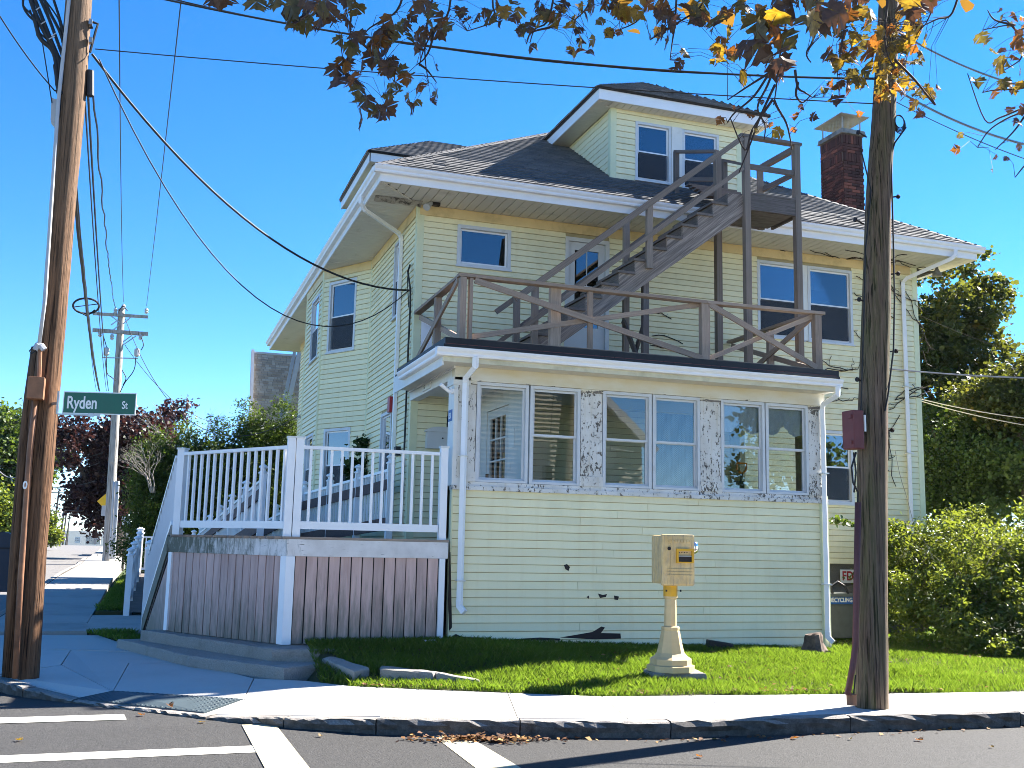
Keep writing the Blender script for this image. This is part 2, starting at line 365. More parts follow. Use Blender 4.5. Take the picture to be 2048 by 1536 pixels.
MAT['paintc'] = stone_mat('cream_road_paint', (.47, .43, .30), .12, 20, 90, .5, (.08, .075, .07), dlo=.60, dhi=.67, dmax=.9)
MAT['found'] = stone_mat('foundation_stone', (.12, .115, .10), .3, 2, 60, .7, (.05, .05, .045))
MAT['earth'] = stone_mat('lawn_soil', (.05, .055, .022), .4, 2, 60, .9, (.06, .045, .025))
MAT['meadow'] = stone_mat('grass_ground', (.055, .075, .025), .3, .05, 3, .3, (.09, .085, .04))
MAT['hill'] = stone_mat('far_hill', (.045, .06, .05), .3, .01, .2, .3, (.06, .05, .045))
def glass_mat(name, tint=(.9, .95, .95), refl=1.0, rough=0.0):
    m, n, l, b = new_mat(name); n.remove(b); out = n['Material Output']
    tr = n.new('ShaderNodeBsdfTransparent'); tr.inputs[0].default_value = (*tint, 1)
    gl = n.new('ShaderNodeBsdfGlossy'); gl.inputs['Roughness'].default_value = rough; gl.inputs[0].default_value = (1, 1, 1, 1)
    fr = n.new('ShaderNodeFresnel'); fr.inputs[0].default_value = 1.6
    f2 = mathn(n, l, 'MULTIPLY', fr.outputs[0], 1.35*refl, True)
    g = n.new('ShaderNodeNewGeometry')
    v = coords(n, l, 'world'); bp = bump(n, l, noise(n, l, v, 1.6, 2), .02, .02)
    l.new(bp, gl.inputs['Normal'])
    mx = n.new('ShaderNodeMixShader'); l.new(f2, mx.inputs[0]); l.new(tr.outputs[0], mx.inputs[1]); l.new(gl.outputs[0], mx.inputs[2])
    l.new(mx.outputs[0], out.inputs[0]); return m
MAT['glass'] = glass_mat('window_glass')
MAT['glassc'] = glass_mat('clear_porch_glass', (.95, .97, .97), .35)
MAT['glassd'] = glass_mat('upper_window_glass', (.45, .5, .55), 1.9)
def attr_mat(name, stops, rough=.9, trans=0, tcol=None, bs=0, kind='rnd', spec=.3, objr=False, fine=None):
    m, n, l, b = new_mat(name)
    if objr: src = n.new('ShaderNodeObjectInfo').outputs['Random']
    else:
        a = n.new('ShaderNodeAttribute'); a.attribute_name = 'rnd'; src = a.outputs['Fac']
    col = ramp(n, l, src, stops)
    if fine:
        nz = noise(n, l, coords(n, l, 'world' if not objr else 'obj'), fine, 4, .7)
        col = mixc(n, l, .6, col, ramp(n, l, nz, [(.3, (.35, .35, .35)), (.7, (1, 1, 1))]), 'MULTIPLY')
    l.new(col, b.inputs['Base Color']); b.inputs['Roughness'].default_value = rough; b.inputs['Specular IOR Level'].default_value = spec
    if bs: l.new(bump(n, l, noise(n, l, coords(n, l, 'world'), bs, 4), .6, .004), b.inputs['Normal'])
    if trans:
        out = n['Material Output']; t = n.new('ShaderNodeBsdfTranslucent'); mx = n.new('ShaderNodeMixShader'); mx.inputs[0].default_value = trans
        if tcol: l.new(mixc(n, l, .7, col, tcol), t.inputs[0])
        else: l.new(col, t.inputs[0])
        l.new(b.outputs[0], mx.inputs[1]); l.new(t.outputs[0], mx.inputs[2]); l.new(mx.outputs[0], out.inputs[0])
    return m
MAT['shingle'] = attr_mat('asphalt_shingles', [(0, (.10, .10, .103)), (.5, (.125, .123, .125)), (1, (.155, .15, .15))], .95, fine=40, bs=90)
MAT['shingle1'] = attr_mat('asphalt_shingle', [(0, (.10, .10, .103)), (.5, (.125, .123, .125)), (1, (.155, .15, .15))], .95, fine=40, bs=90, objr=True)
MAT['shinglen'] = attr_mat('brown_wood_shingles', [(0, (.26, .21, .17)), (.5, (.33, .285, .24)), (1, (.42, .37, .32))], .95, bs=60, objr=False)
MAT['brick'] = attr_mat('chimney_brick', [(0, (.04, .02, .018)), (.6, (.085, .036, .03)), (.85, (.12, .045, .036)), (1, (.22, .075, .05))], .9, bs=60, objr=True)
MAT['mortar'] = plain('old_mortar', (.10, .07, .06), .95, .3, 20, .5, 90)
MAT['cap'] = plain('mortar_cap', (.22, .21, .19), .95, .3, 8, .6, 60, dark=(.07, .07, .06))
MAT['galv'] = plain('galvanised_sheet', (.40, .38, .34), .55, .3, 5, .2, 40, metal=.3, dark=(.15, .11, .08))
GR = [(0, (.012, .030, .005)), (.4, (.036, .075, .010)), (.75, (.08, .13, .018)), (1, (.22, .22, .07))]
MAT['grass'] = attr_mat('grass_blades', GR, .55, .55, (.22, .34, .02), spec=.3)
def leafm(name, stops, trans, tcol, rough=.5): MAT[name] = attr_mat(name, stops, rough, trans, tcol, spec=.35)
leafm('hedge_leaf', [(0, (.012, .026, .008)), (.5, (.035, .065, .012)), (.85, (.11, .16, .02)), (1, (.20, .22, .04))], .25, (.2, .3, .02))
leafm('purple_leaf', [(0, (.014, .009, .010)), (.6, (.032, .015, .016)), (.9, (.07, .03, .026)), (1, (.12, .07, .03))], .2, (.16, .05, .035))
leafm('maple_leaf_far', [(0, (.010, .020, .006)), (.55, (.026, .045, .010)), (.85, (.075, .085, .016)), (1, (.24, .14, .025))], .35, (.26, .27, .025))
leafm('green_leaf', [(0, (.012, .028, .008)), (.6, (.04, .075, .015)), (1, (.10, .13, .03))], .3, (.25, .36, .03))
leafm('shrub_leaf', [(0, (.010, .026, .008)), (.5, (.045, .085, .018)), (.85, (.14, .18, .035)), (1, (.34, .20, .06))], .35, (.42, .48, .04), .33)
MAT['ivy'] = attr_mat('vine_leaf', [(0, (.01, .03, .008)), (1, (.05, .10, .02))], .4, .2, None)
MAT['bark'] = plain('bark', (.075, .06, .05), .9, .4, 9, .8, 30)
MAT['twig'] = plain('twig', (.045, .03, .022), .8, .3, 9, 0)
MAT['twigl'] = plain('pale_bare_twigs', (.22, .20, .17), .8, .3, 9, 0)
def maple_mat(name, c, t, tr=.5):
    m, n, l, b = new_mat(name); v = coords(n, l, 'objr')
    nz = noise(n, l, v, 4, 5, .6); col = ramp(n, l, nz, [(.35, tuple(x*.55 for x in c)), (.65, c)])
    tcn = ramp(n, l, nz, [(.35, tuple(x*.5 for x in t)), (.62, t)])
    l.new(col, b.inputs['Base Color']); b.inputs['Roughness'].default_value = .6
    out = n['Material Output']; tl = n.new('ShaderNodeBsdfTranslucent'); mx = n.new('ShaderNodeMixShader'); mx.inputs[0].default_value = tr
    l.new(tcn, tl.inputs[0]); l.new(b.outputs[0], mx.inputs[1]); l.new(tl.outputs[0], mx.inputs[2]); l.new(mx.outputs[0], out.inputs[0])
    return m
MAPLE = [maple_mat('maple_yellow', (.26, .15, .03), (.50, .30, .02), .5), maple_mat('maple_orange', (.20, .08, .025), (.42, .15, .02), .45),
         maple_mat('maple_olive', (.12, .085, .03), (.24, .18, .03), .35), maple_mat('maple_brown', (.11, .06, .035), (.13, .055, .025), .3)]
MAT['signgreen'] = plain('sign_green', (.0, .095, .055), .35, .05, bumpv=0)
MAT['signwhite'] = plain('sign_white', (.75, .77, .75), .35, .03, bumpv=0)
MAT['signyellow'] = plain('sign_yellow', (.75, .42, .01), .4, .05, bumpv=0)
MAT['rust'] = plain('rusty_conduit', (.26, .12, .06), .65, .25, 8, .3, 50, dark=(.10, .05, .035))
MAT['rustd'] = plain('dark_red_steel', (.12, .04, .035), .55, .2, 8, .25, 50, dark=(.05, .03, .03))
MAT['redbox'] = plain('maroon_box_paint', (.14, .035, .035), .5, .2, 6, .2, 50, dark=(.05, .025, .025), dlo=.6)
MAT['red'] = plain('alarm_red', (.36, .03, .035), .4, .08, bumpv=.05)
MAT['steel'] = plain('galvanised_steel', (.35, .36, .37), .4, .15, 6, .1, metal=.7)
MAT['iron'] = plain('dark_iron', (.03, .025, .025), .6, .2, bumpv=.1, metal=.5)
MAT['pvc'] = plain('pvc_conduit', (.42, .43, .45), .5, .1, bumpv=.05)
def ochre():
    m, n, l, b = new_mat('ochre_box_paint'); v = coords(n, l, 'world')
    base = ramp(n, l, noise(n, l, v, 7, 6, .7), [(.3, (.50, .34, .13)), (.7, (.68, .51, .25))])
    gr = ramp(n, l, noise(n, l, mapv(n, l, v, (5, 5, 1.5)), 4, 7, .7), [(.45, (0, 0, 0)), (.75, (.75, .75, .75))])
    col = mixc(n, l, gr, base, (.30, .25, .19))
    st = ramp(n, l, noise(n, l, mapv(n, l, v, (45, 45, 3)), 1, 5), [(.58, (0, 0, 0)), (.72, (.7, .7, .7))])
    col = mixc(n, l, st, col, (.10, .09, .08)); l.new(col, b.inputs['Base Color']); b.inputs['Roughness'].default_value = .55
    l.new(bump(n, l, noise(n, l, v, 50, 5), .25, .004), b.inputs['Normal']); return m
MAT['ochre'] = ochre()
MAT['ochrey'] = plain('fresh_ochre_paint', (.62, .33, .02), .5, .12, 8, .2)
MAT['cast'] = plain('pedestal_cream_paint', (.58, .43, .22), .6, .12, 7, .3, 60, dark=(.25, .14, .06), dlo=.62, dhi=.8)
MAT['chrome'] = plain('polished_lamp_metal', (.75, .75, .75), .12, .05, bumpv=.1, metal=1)
MAT['navy'] = plain('navy_post_box_paint', (.012, .018, .035), .45, .1, bumpv=.05)
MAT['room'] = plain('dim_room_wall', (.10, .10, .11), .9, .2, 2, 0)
MAT['blind'] = plain('pale_roller_blind', (.50, .53, .50), .8, .05, 3, .1)
MAT['curt'] = plain('white_lace_curtain', (.82, .80, .80), .9, .06, 14, .3, 30)
MAT['door'] = plain('white_door_paint', (.62, .62, .60), .5, .04, bumpv=.05)
MAT['orange'] = plain('orange_handle', (.80, .25, .02), .4, .05, bumpv=0)
MAT['card'] = plain('cardboard', (.36, .24, .15), .8, .1, bumpv=.1)
MAT['bin'] = plain('grey_green_bin', (.10, .11, .10), .6, .2, bumpv=.1)
MAT['blue'] = plain('blue_label', (.02, .10, .32), .5, .05, bumpv=0)
MAT['truck'] = plain('white_car_paint', (.6, .6, .6), .3, .03, bumpv=0)
MAT['stump'] = plain('stump_bark', (.16, .11, .08), .9, .4, 14, .9, 40, dark=(.04, .03, .02))
MAT['tact'] = plain('tactile_grey_blue', (.05, .07, .078), .6, .15, 6, .2, 60)
MAT['grey'] = plain('grey_rake_board', (.42, .42, .43), .7, .08, 4, .1)
MAT['brownh'] = plain('tan_house_wall', (.30, .26, .20), .8, .1, 2, .1)
def fret_mat():
    m, n, l, b = new_mat('fret_pattern_cloth'); v = coords(n, l, 'world')
    br = n.new('ShaderNodeTexBrick'); br.inputs['Scale'].default_value = 16; br.inputs['Mortar Size'].default_value = .035; br.inputs['Bias'].default_value = 0
    l.new(mapv(n, l, v, (1, 0, 1)), br.inputs['Vector'])
    v2 = n.new('ShaderNodeCombineXYZ'); sx = n.new('ShaderNodeSeparateXYZ'); l.new(v, sx.inputs[0]); l.new(sx.outputs[0], v2.inputs[0]); l.new(sx.outputs[2], v2.inputs[1])
    l.new(v2.outputs[0], br.inputs['Vector'])
    br.inputs['Color1'].default_value = br.inputs['Color2'].default_value = (.30, .32, .30, 1); br.inputs['Mortar'].default_value = (.05, .05, .05, 1)
    l.new(br.outputs[0], b.inputs['Base Color']); b.inputs['Roughness'].default_value = .9; return m
MAT['fret'] = fret_mat()
def screen_mat():
    m, n, l, b = new_mat('insect_screen'); out = n['Material Output']; t = n.new('ShaderNodeBsdfTransparent'); mx = n.new('ShaderNodeMixShader'); mx.inputs[0].default_value = .62
    b.inputs['Base Color'].default_value = (.035, .04, .05, 1); b.inputs['Roughness'].default_value = .7; l.new(t.outputs[0], mx.inputs[1]); l.new(b.outputs[0], mx.inputs[2]); l.new(mx.outputs[0], out.inputs[0]); return m
MAT['screen'] = screen_mat()

# ------------------------------------------------------------------ terrain heights
SH = [(-400, -1.6), (12, -1.6), (24, -1.47), (46, -.96), (75, -.82), (115, -.80), (150, -1.4), (260, -9), (600, -28), (2500, -30), (9000, -30)]
def s_h(y):
    for (a, za), (b, zb) in zip(SH, SH[1:]):
        if y <= b: return za+(zb-za)*max(0, (y-a))/(b-a)
    return -30
KL = [(9, -.2), (12.4, -.9), (12.9, -1.3), (13.8, -1.75), (15.5, -2.3), (20, -2.6), (34, -2.6), (43, -2.4), (70, -2.9), (115, -4.0), (150, -5), (400, -10)]
def kl(y):
    for (a, xa), (b, xb) in zip(KL, KL[1:]):
        if y <= b: return xa+(xb-xa)*max(0, (y-a))/(b-a)
    return -10
def sheet(name, ys, xl, xr, dz, mat, kind='structure', nx=2):
    V, F = [], []
    for y in ys:
        for i in range(nx):
            x = xl(y)+(xr(y)-xl(y))*i/(nx-1); V.append((x, y, s_h(y)+dz))
    for j in range(len(ys)-1):
        for i in range(nx-1): a = j*nx+i; F.append((a, a+1, a+nx+1, a+nx))
    m = MB(); m.add(V, F); return tag(m.build(name, mat), kind=kind)
YS = [-40, -12, 0, 9, 10.7, 12, 14, 17, 20, 24, 30, 38, 46, 60, 75, 95, 115, 130, 150, 190, 260, 400, 600, 1500, 5000]
sheet('ground', YS, lambda y: -4500, lambda y: 4500, -.32, MAT['meadow'], nx=3)
sheet('road', [-4, 0, 5, 9, 10.75], lambda y: -60, lambda y: 90, -.15, MAT['asphalt'])
sheet('side_road', [y for y in YS if 10.7 <= y <= 400], lambda y: kl(y)-9.5, lambda y: kl(y)+(2.4 if y < 14 else .1), -.152, MAT['asphalt'])
sheet('side_road_worn_surface', [y for y in [17.2]+YS if 17 <= y <= 400], lambda y: kl(y)-9.4, lambda y: kl(y)+.0, -.147, MAT['asphaltold'])
tag(MB().box(-60, 90, -12, -4, -1.9, -1.6).build('pavement_opposite', MAT['walk']), kind='structure')
# far hills beyond the crest of the road
m = MB(); N = 90; V = []; F = []
for i in range(N+1):
    x = -1900+3400*i/N
    hh = 10+7*math.sin(i*.21)+5*math.sin(i*.55+1)+3*random.random()
    V += [(x, 2600, -40), (x, 2750, hh*.75), (x, 3300, hh), (x, 3600, -40)]
for i in range(N):
    for k in range(3): a = 4*i+k; F.append((a, a+4, a+5, a+1))
m.add(V, F); tag(m.build('hills', MAT['hill']), kind='structure')

# ------------------------------------------------------------------ kerb, pavement, markings
KP = [(24, 8.75, 0), (20, 8.8, 0), (17, 8.85, 0), (14, 8.88, 0), (12, 8.9, 0), (10.2, 8.93, 0), (8.71, 8.95, 0), (6.68, 9.04, 0), (4.75, 9.12, 0), (3.37, 9.44, 0),
      (2.12, 9.88, -.01), (1.35, 10.42, -.06), (.68, 11.05, -.125), (0, 11.75, -.13), (-.62, 12.35, -.12), (-1.15, 12.85, -.06), (-1.65, 13.6, -.01), (-2.05, 14.8, 0), (-2.35, 16.5, 0), (-2.55, 19, 0), (-2.6, 22, 0),
      (-2.6, 26, 0), (-2.6, 31, 0), (-2.6, 37, 0), (-2.4, 43, 0), (-2.6, 52, 0)]
kerb = thing('granite_kerb', 'rough grey granite kerb stones edging the pavement round the street corner', 'kerb', (4.7, 9.1, -1.75))
def inward(i):
    a = Vector(KP[max(i-1, 0)][:2]); b = Vector(KP[min(i+1, len(KP)-1)][:2]); d = (b-a).normalized(); return Vector((-d.y, d.x))*-1
IN = [inward(i) for i in range(len(KP))]
for i in range(len(KP)-1):
    (x0, y0, d0), (x1, y1, d1) = KP[i], KP[i+1]
    ns = max(1, round(math.hypot(x1-x0, y1-y0)/1.9))
    for s in range(ns):
        ta, tb = s/ns, (s+1)/ns; P = []
        for t, e in ((ta, .006), (tb, -.006)):
            L = math.hypot(x1-x0, y1-y0); t2 = t+e/L
            x = x0+(x1-x0)*t2; y = y0+(y1-y0)*t2; n_ = (IN[i]*(1-t2)+IN[i+1]*t2).normalized(); dz = d0+(d1-d0)*t2
            P.append((x, y, n_, s_h(y)+dz+random.uniform(-.004, .004)))
        # rough stone: a subdivided box with jittered front face
        mb = MB(); nu = 14; pf = [(0.0, -.25), (.0, -.10), (-.012, -.05), (-.004, -.012), (.012, 0), (.075, .003), (.15, 0), (.15, -.25)]
        V = []
        for k in range(nu+1):
            u = k/nu; x = P[0][0]+(P[1][0]-P[0][0])*u; y = P[0][1]+(P[1][1]-P[0][1])*u; n_ = (P[0][2]*(1-u)+P[1][2]*u); zt = P[0][3]+(P[1][3]-P[0][3])*u
            for q, (a, z) in enumerate(pf):
                j = random.uniform(-.018, .018) if q in (1, 2, 3) and 0 < k < nu else 0; jz = random.uniform(-.007, .007) if q in (3, 4) else 0
                V.append((x+n_.x*(a+j), y+n_.y*(a+j), zt+z+jz))
        np_ = len(pf); F = [(k*np_+q, (k+1)*np_+q, (k+1)*np_+(q+1) % np_, k*np_+(q+1) % np_) for k in range(nu) for q in range(np_)]
        F += [tuple(range(np_)), tuple(range(nu*np_+np_-1, nu*np_-1, -1))]
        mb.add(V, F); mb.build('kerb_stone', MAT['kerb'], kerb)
# pavement: outer points follow the kerb back edge, inner points the lawn edge
def kback(i, off=.155): return (KP[i][0]+IN[i].x*off, KP[i][1]+IN[i].y*off, s_h(KP[i][1])+KP[i][2]+.001)
walk = tag(bpy.data.objects.new('pavement', None), kind='structure'); C.objects.link(walk); ORG['pavement'] = Vector((0, 0, 0))
def slab(poly, mat=None, gap=.006, name='paving_slab'):
    c = Vector((sum(p[0] for p in poly)/len(poly), sum(p[1] for p in poly)/len(poly)))
    vs = []
    for p in poly:
        d = Vector((p[0]-c.x, p[1]-c.y)); L = d.length; d = d*(1-gap*1.6/L); vs.append((c.x+d.x, c.y+d.y, p[2]))
    n = len(vs); m = MB(); m.add([(x, y, z-.14) for x, y, z in vs]+vs, [tuple(range(n-1, -1, -1)), tuple(range(n, 2*n))]+[(i, (i+1) % n, n+(i+1) % n, n+i) for i in range(n)])
    return m.build(name, mat or MAT['walk'], walk)
def lerp3(a, b, t): return tuple(a[i]+(b[i]-a[i])*t for i in range(3))
edge = []
for i in range(0, 11): edge.append(kback(i))
def along(pl, x):
    for a, b in zip(pl, pl[1:]):
        if (a[0]-x)*(b[0]-x) <= 0: return lerp3(a, b, (x-a[0])/(b[0]-a[0]))
    return pl[-1]
inner = [(24, 10.0, -1.6), (14, 10.12, -1.6), (10.04, 10.24, -1.6), (7.72, 10.44, -1.6), (4.76, 10.78, -1.598), (3.02, 11.6, -1.595), (2.27, 12.07, -1.595)]
ox = [23.5, 22, 20.5, 19, 17.5, 16, 14.5, 13, 11.5, 10, 8.5, 7.05, 5.6, 4.42, 3.4, 2.17]
ix = [23.5, 22, 20.5, 19, 17.5, 16, 14.5, 13, 11.6, 10.1, 8.65, 7.2, 5.8, 4.78, 3.85, 2.96]
for k in range(len(ox)-1):
    a, b = along(edge, ox[k]), along(edge, ox[k+1]); c, d = along(inner, ix[k+1]), along(inner, ix[k]); poly = [a]
    poly += [e for e in edge if ox[k+1]+.1 < e[0] < ox[k]-.1]+[b, c]+[e for e in reversed(inner) if ix[k+1]+.1 < e[0] < ix[k]-.1]+[d]
    slab(poly)
A = along(edge, 2.17); Bq = kback(11); Cq = kback(12)
slab([A, Bq, (1.08, 11.65, -1.655), (2.27, 12.07, -1.6), along(inner, 2.96)])
slab([(1.08, 11.65, -1.655), (1.3, 12.9, -1.6), (1.85, 12.6, -1.6), (2.27, 12.07, -1.6)])
slab([(1.08, 11.65, -1.655), (-.23, 12.45, -1.65), (-.1, 14.7, -1.6), (.76, 14.4, -1.6), (1.3, 12.9, -1.6)])
slab([kback(11), kback(12), (.66, 11.22, -1.722), (1.08, 11.65, -1.655)])
slab([kback(15), kback(14), (-.60, 12.45, -1.725), (-.23, 12.45+.0, -1.65), (-.9, 14.6, -1.6), (-1.5, 13.65, -1.6)])
slab([(-.9, 14.6, -1.6), (-.23, 12.46, -1.65), (-.1, 14.7, -1.6), (.7, 14.45, -1.6), (.25, 15.9, -1.595), (-.9, 16.4, -1.595)])
slab([kback(16), (-.9, 14.6, -1.6), (-.9, 16.4, -1.595), (-2.1, 16.9, -1.59), kback(17)])
slab([(-2.15, 16.9, -1.59), (-.9, 16.4, -1.59), (.25, 15.9, -1.59), (-.25, 17.3, -1.585), (-.62, 18.6, -1.58), (-2.35, 18.8, -1.578)])
yy = 18.8
while yy < 112:
    L = 1.6 if yy < 50 else 4
    slab([(kl(yy)+.16, yy, s_h(yy)-.004), (kl(yy)+1.72+.0, yy, s_h(yy)-.004), (kl(yy+L)+1.72, yy+L, s_h(yy+L)-.004), (kl(yy+L)+.16, yy+L, s_h(yy+L)-.004)], MAT['walkold']); yy += L
slab([(-.88, 19.2, s_h(19)-.003), (-.3, 18.9, s_h(19)-.003), (.35, 18.7, s_h(19)-.003), (.3, 22.2, s_h(22)-.003), (-.88, 22.0, s_h(22)-.003)], MAT['walkold'])
# tactile pad
tp = [(-.23, 12.43, -1.646), (1.06, 11.64, -1.652), (.66, 11.23, -1.716), (-.60, 12.43, -1.718)]
tp2 = [(x, y, z+.006) for x, y, z in tp]
m = MB(); m.add([(x, y, z-.03) for x, y, z in tp2]+tp2, [(3, 2, 1, 0), (4, 5, 6, 7), (0, 1, 5, 4), (1, 2, 6, 5), (2, 3, 7, 6), (3, 0, 4, 7)])
pad = m.build('tactile_pad', MAT['tact']); tag(pad, 'blue grey tactile warning pad with raised domes at the dropped kerb', 'tactile paving')
V = []; F = []
for i in range(26):
    for j in range(11):
        u, v = (i+.5)/26, (j+.5)/11
        a = lerp3(tp2[0], tp2[1], u); b = lerp3(tp2[3], tp2[2], u); p = lerp3(a, b, v); n0 = len(V)
        for r_, z in ((.017, .0), (.011, .006)):
            for k in range(6): V.append((p[0]+r_*math.cos(k*math.pi/3), p[1]+r_*math.sin(k*math.pi/3), p[2]+z))
        F += [(n0+k, n0+(k+1) % 6, n0+6+(k+1) % 6, n0+6+k) for k in range(6)]+[tuple(range(n0+6, n0+12))]
mm = MB(); mm.add(V, F); tag(mm.build('domes', MAT['tact'], pad), kind='stuff')
# road markings
def mark(poly, label, z=-1.746):
    m = MB(); n = len(poly); V = []; F = []
    m.add([(x, y, z) for x, y in poly], [tuple(range(n))]); o = m.build('road_marking', MAT['paint']); tag(o, label, 'road marking', 'painted crossing lines'); return o
mark([(-14, 11.2), (-.06, 11.16), (-.09, 11.5), (-14, 11.55)], 'white crossing line ending by the tactile pad, the farther of the two lines at the left')
mark([(-14, 9.32), (1.0, 9.27), (1.0, 9.57), (-14, 9.63)], 'white crossing line running left from the wide bar, the nearer of the two at the left')
mark([(.98, 10.62), (1.29, 10.6), (1.33, 8), (1.36, 0), (.98, 0), (.99, 8)], 'cream wide bar running from the kerb towards the viewer, left of the two', -1.742)
mark([(2.62, 9.8), (2.92, 9.68), (2.94, 8), (2.94, 0), (2.56, 0), (2.58, 8)], 'cream bar running from the leaf heap at the kerb towards the viewer')
for o in list(C.objects):
    if o.get('category') == 'road marking' and 'cream' in o['label']: o.data.materials[0] = MAT['paintc']
# ------------------------------------------------------------------ lawn
def lawn_h(x, y):
    yf = 10.24+.08*max(0, 10-x) if x > 4.76 else 10.78+(4.76-x)*.55
    zb = -1.30+(-.2)*min(1, max(0, (x-3.9)/6)); t = min(1, max(0, (y-yf)/(13.7-yf))); t = t*t*(3-2*t)
    return -1.6*(1-t)+zb*t+.015*math.sin(x*3+y*2)
LP = [(24, 10.0), (14, 10.12), (10.04, 10.24), (7.72, 10.44), (4.76, 10.78), (3.02, 11.6), (2.27, 12.07), (1.85, 12.6), (2.1, 13.6)]
def lawn_in(x, y):
    if x > 24 or y > 24: return False
    if x < 4.76:
        e = None
        for a, b in zip(LP, LP[1:]):
            if b[0] <= x <= a[0] and a[0] != b[0]: e = a[1]+(b[1]-a[1])*(x-a[0])/(b[0]-a[0])
        if e is None or y < e: return False
        return y < 13.95 and x > 2.0
    yf = 10.78-.34*(x-4.76)/2.96 if x < 7.72 else (10.44-.2*(x-7.72)/2.32 if x < 10.04 else 10.24-.12*(x-10.04)/4)
    if y < yf: return False
    if x < 10.0 and y > 13.98: return False
    return True
V = []; F = []; idx = {}
gx = np.arange(1.9, 24.01, .25); gy = np.arange(10.0, 24.01, .25)
for i, x in enumerate(gx):
    for j, y in enumerate(gy): idx[i, j] = len(V); V.append((x, y, (lawn_h(x, y) if lawn_in(x, y) or y > 13 else lawn_h(x, y)-.02)))
for i in range(len(gx)-1):
    for j in range(len(gy)-1):
        cx, cy = gx[i]+.125, gy[j]+.125
        if lawn_in(cx, cy) or lawn_in(cx, cy+.3) or lawn_in(cx+.3, cy): F.append((idx[i, j], idx[i+1, j], idx[i+1, j+1], idx[i, j+1]))
# keep the soil sheet below the paving
V = [(x, y, z if lawn_in(x, y) else min(z, -1.66)) for x, y, z in V]
lm = MB(); lm.add(V, F); tag(lm.build('lawn_ground', MAT['earth'], smooth=True), kind='structure')
tag(MB().prism([(-.88, 18.9), (-.4, 18.6), (-.25, 17.4), (.25, 16.2), (.05, 18.4), (-.3, 18.8)], -1.75, -1.55).build('verge_ground', MAT['earth']), kind='structure')
tag(MB().prism([(-.85, 22.3), (-.32, 22.3), (-.32, 34), (-.6, 34)], -1.75, [-1.44, -1.44, -1.18, -1.18]).build('verge_strip_ground', MAT['earth']), kind='structure')
def grass(name, pts, hlo, hhi, wid=.006, label=None):
    n = len(pts); P = np.array(pts); a = rng.uniform(0, 2*np.pi, n); h = rng.uniform(hlo, hhi, n)
    pat = .5+.5*np.sin(P[:, 0]*2.1+np.sin(P[:, 1]*3.3)*1.7)*np.sin(P[:, 1]*2.7+P[:, 0]*.9); h *= .65+.6*pat
    d = np.stack([np.cos(a), np.sin(a), np.zeros(n)], 1); wv = np.stack([-np.sin(a), np.cos(a), np.zeros(n)], 1)*wid/2
    lean = rng.uniform(.1, .9, n)[:, None]*h[:, None]*d
    V = np.empty((n, 4, 3)); V[:, 0] = P-wv; V[:, 1] = P+wv; mid = P+lean*.35; mid[:, 2] += h*.6
    V[:, 2] = mid+wv*.8; tip = P+lean; tip[:, 2] += h; V[:, 3] = tip
    F = (np.arange(n)[:, None]*4+np.array([[0, 1, 2]]))
    F2 = (np.arange(n)[:, None]*4+np.array([[0, 2, 3]])); FF = np.concatenate([F, F2]); r = np.clip(rng.normal(.42+.35*(pat-.5), .24, n), 0, 1)
    dead = rng.random(n) < .05; r[dead] = 1
    return tag(npmesh(name, V.reshape(-1, 3), FF, MAT['grass'], rnd=np.concatenate([r, r])), kind='stuff')
pts = []
while len(pts) < 150000:
    x = random.uniform(1.9, 15.5); y = random.uniform(10.0, 14.2 if x < 10 else 19)
    if y > 14.5 and random.random() < .6: continue
    if abs((x-2.32)*.86+(y-12.73)*.42) < .10 and 12.25 < y < 13.2: continue
    if 2.66 < x < 3.7 and abs(y-(12.30-(x-2.7)*.42)) < .11: continue
    if lawn_in(x, y): pts.append((x, y, lawn_h(x, y)-.005))
grass('grass', pts, .03, .10)
pts = []
while len(pts) < 9000:
    x = random.uniform(-.88, .4); y = random.uniform(16, 34)
    if y < 19:
        if x < -.88+(18.9-y)*.35 or x > .42-(y-16)*.2 or y > 18.7: continue
        z = -1.55
    elif y > 22.4 and x < -.34 and x > -.85+(y-22)*.02: z = -1.44+(y-22.3)*.0222
    else: continue
    pts.append((x, y, z))
grass('verge_grass', pts, .04, .10, .008)

# ------------------------------------------------------------------ walls with clapboards
def decompose(L, z0, z1, ops):
    xs = sorted({0, L}|{o[0] for o in ops}|{o[1] for o in ops}); out = []
    for a, b in zip(xs, xs[1:]):
        if b-a < 1e-4: continue
        zs = sorted((o[2], o[3]) for o in ops if o[0] <= a+1e-4 and o[1] >= b-1e-4); z = z0
        for lo, hi in zs:
            if lo > z: out.append((a, b, z, lo))
            z = max(z, hi)
        if z < z1: out.append((a, b, z, z1))
    return out
_bm = {}
def board_mesh(e, mat):
    k = (round(e, 4), mat.name)
    if k not in _bm:
        me = bpy.data.meshes.new('siding_board'); h = .5
        prof = [(-.013, .007), (-.019, .010), (-.019, .018), (-.004, e-.0005), (0, e-.0005), (0, .007)]
        n = len(prof); V = [(x, y, z) for x in (-h, h) for y, z in prof]
        F = [tuple(range(n)), tuple(range(2*n-1, n-1, -1))]+[(i, n+i, n+(i+1) % n, (i+1) % n) for i in range(n)]
        me.from_pydata(V, [], F); bm = bmesh.new(); bm.from_mesh(me); bmesh.ops.recalc_face_normals(bm, faces=bm.faces); bm.to_mesh(me); bm.free()
        me.materials.append(mat); _bm[k] = me
    return _bm[k]
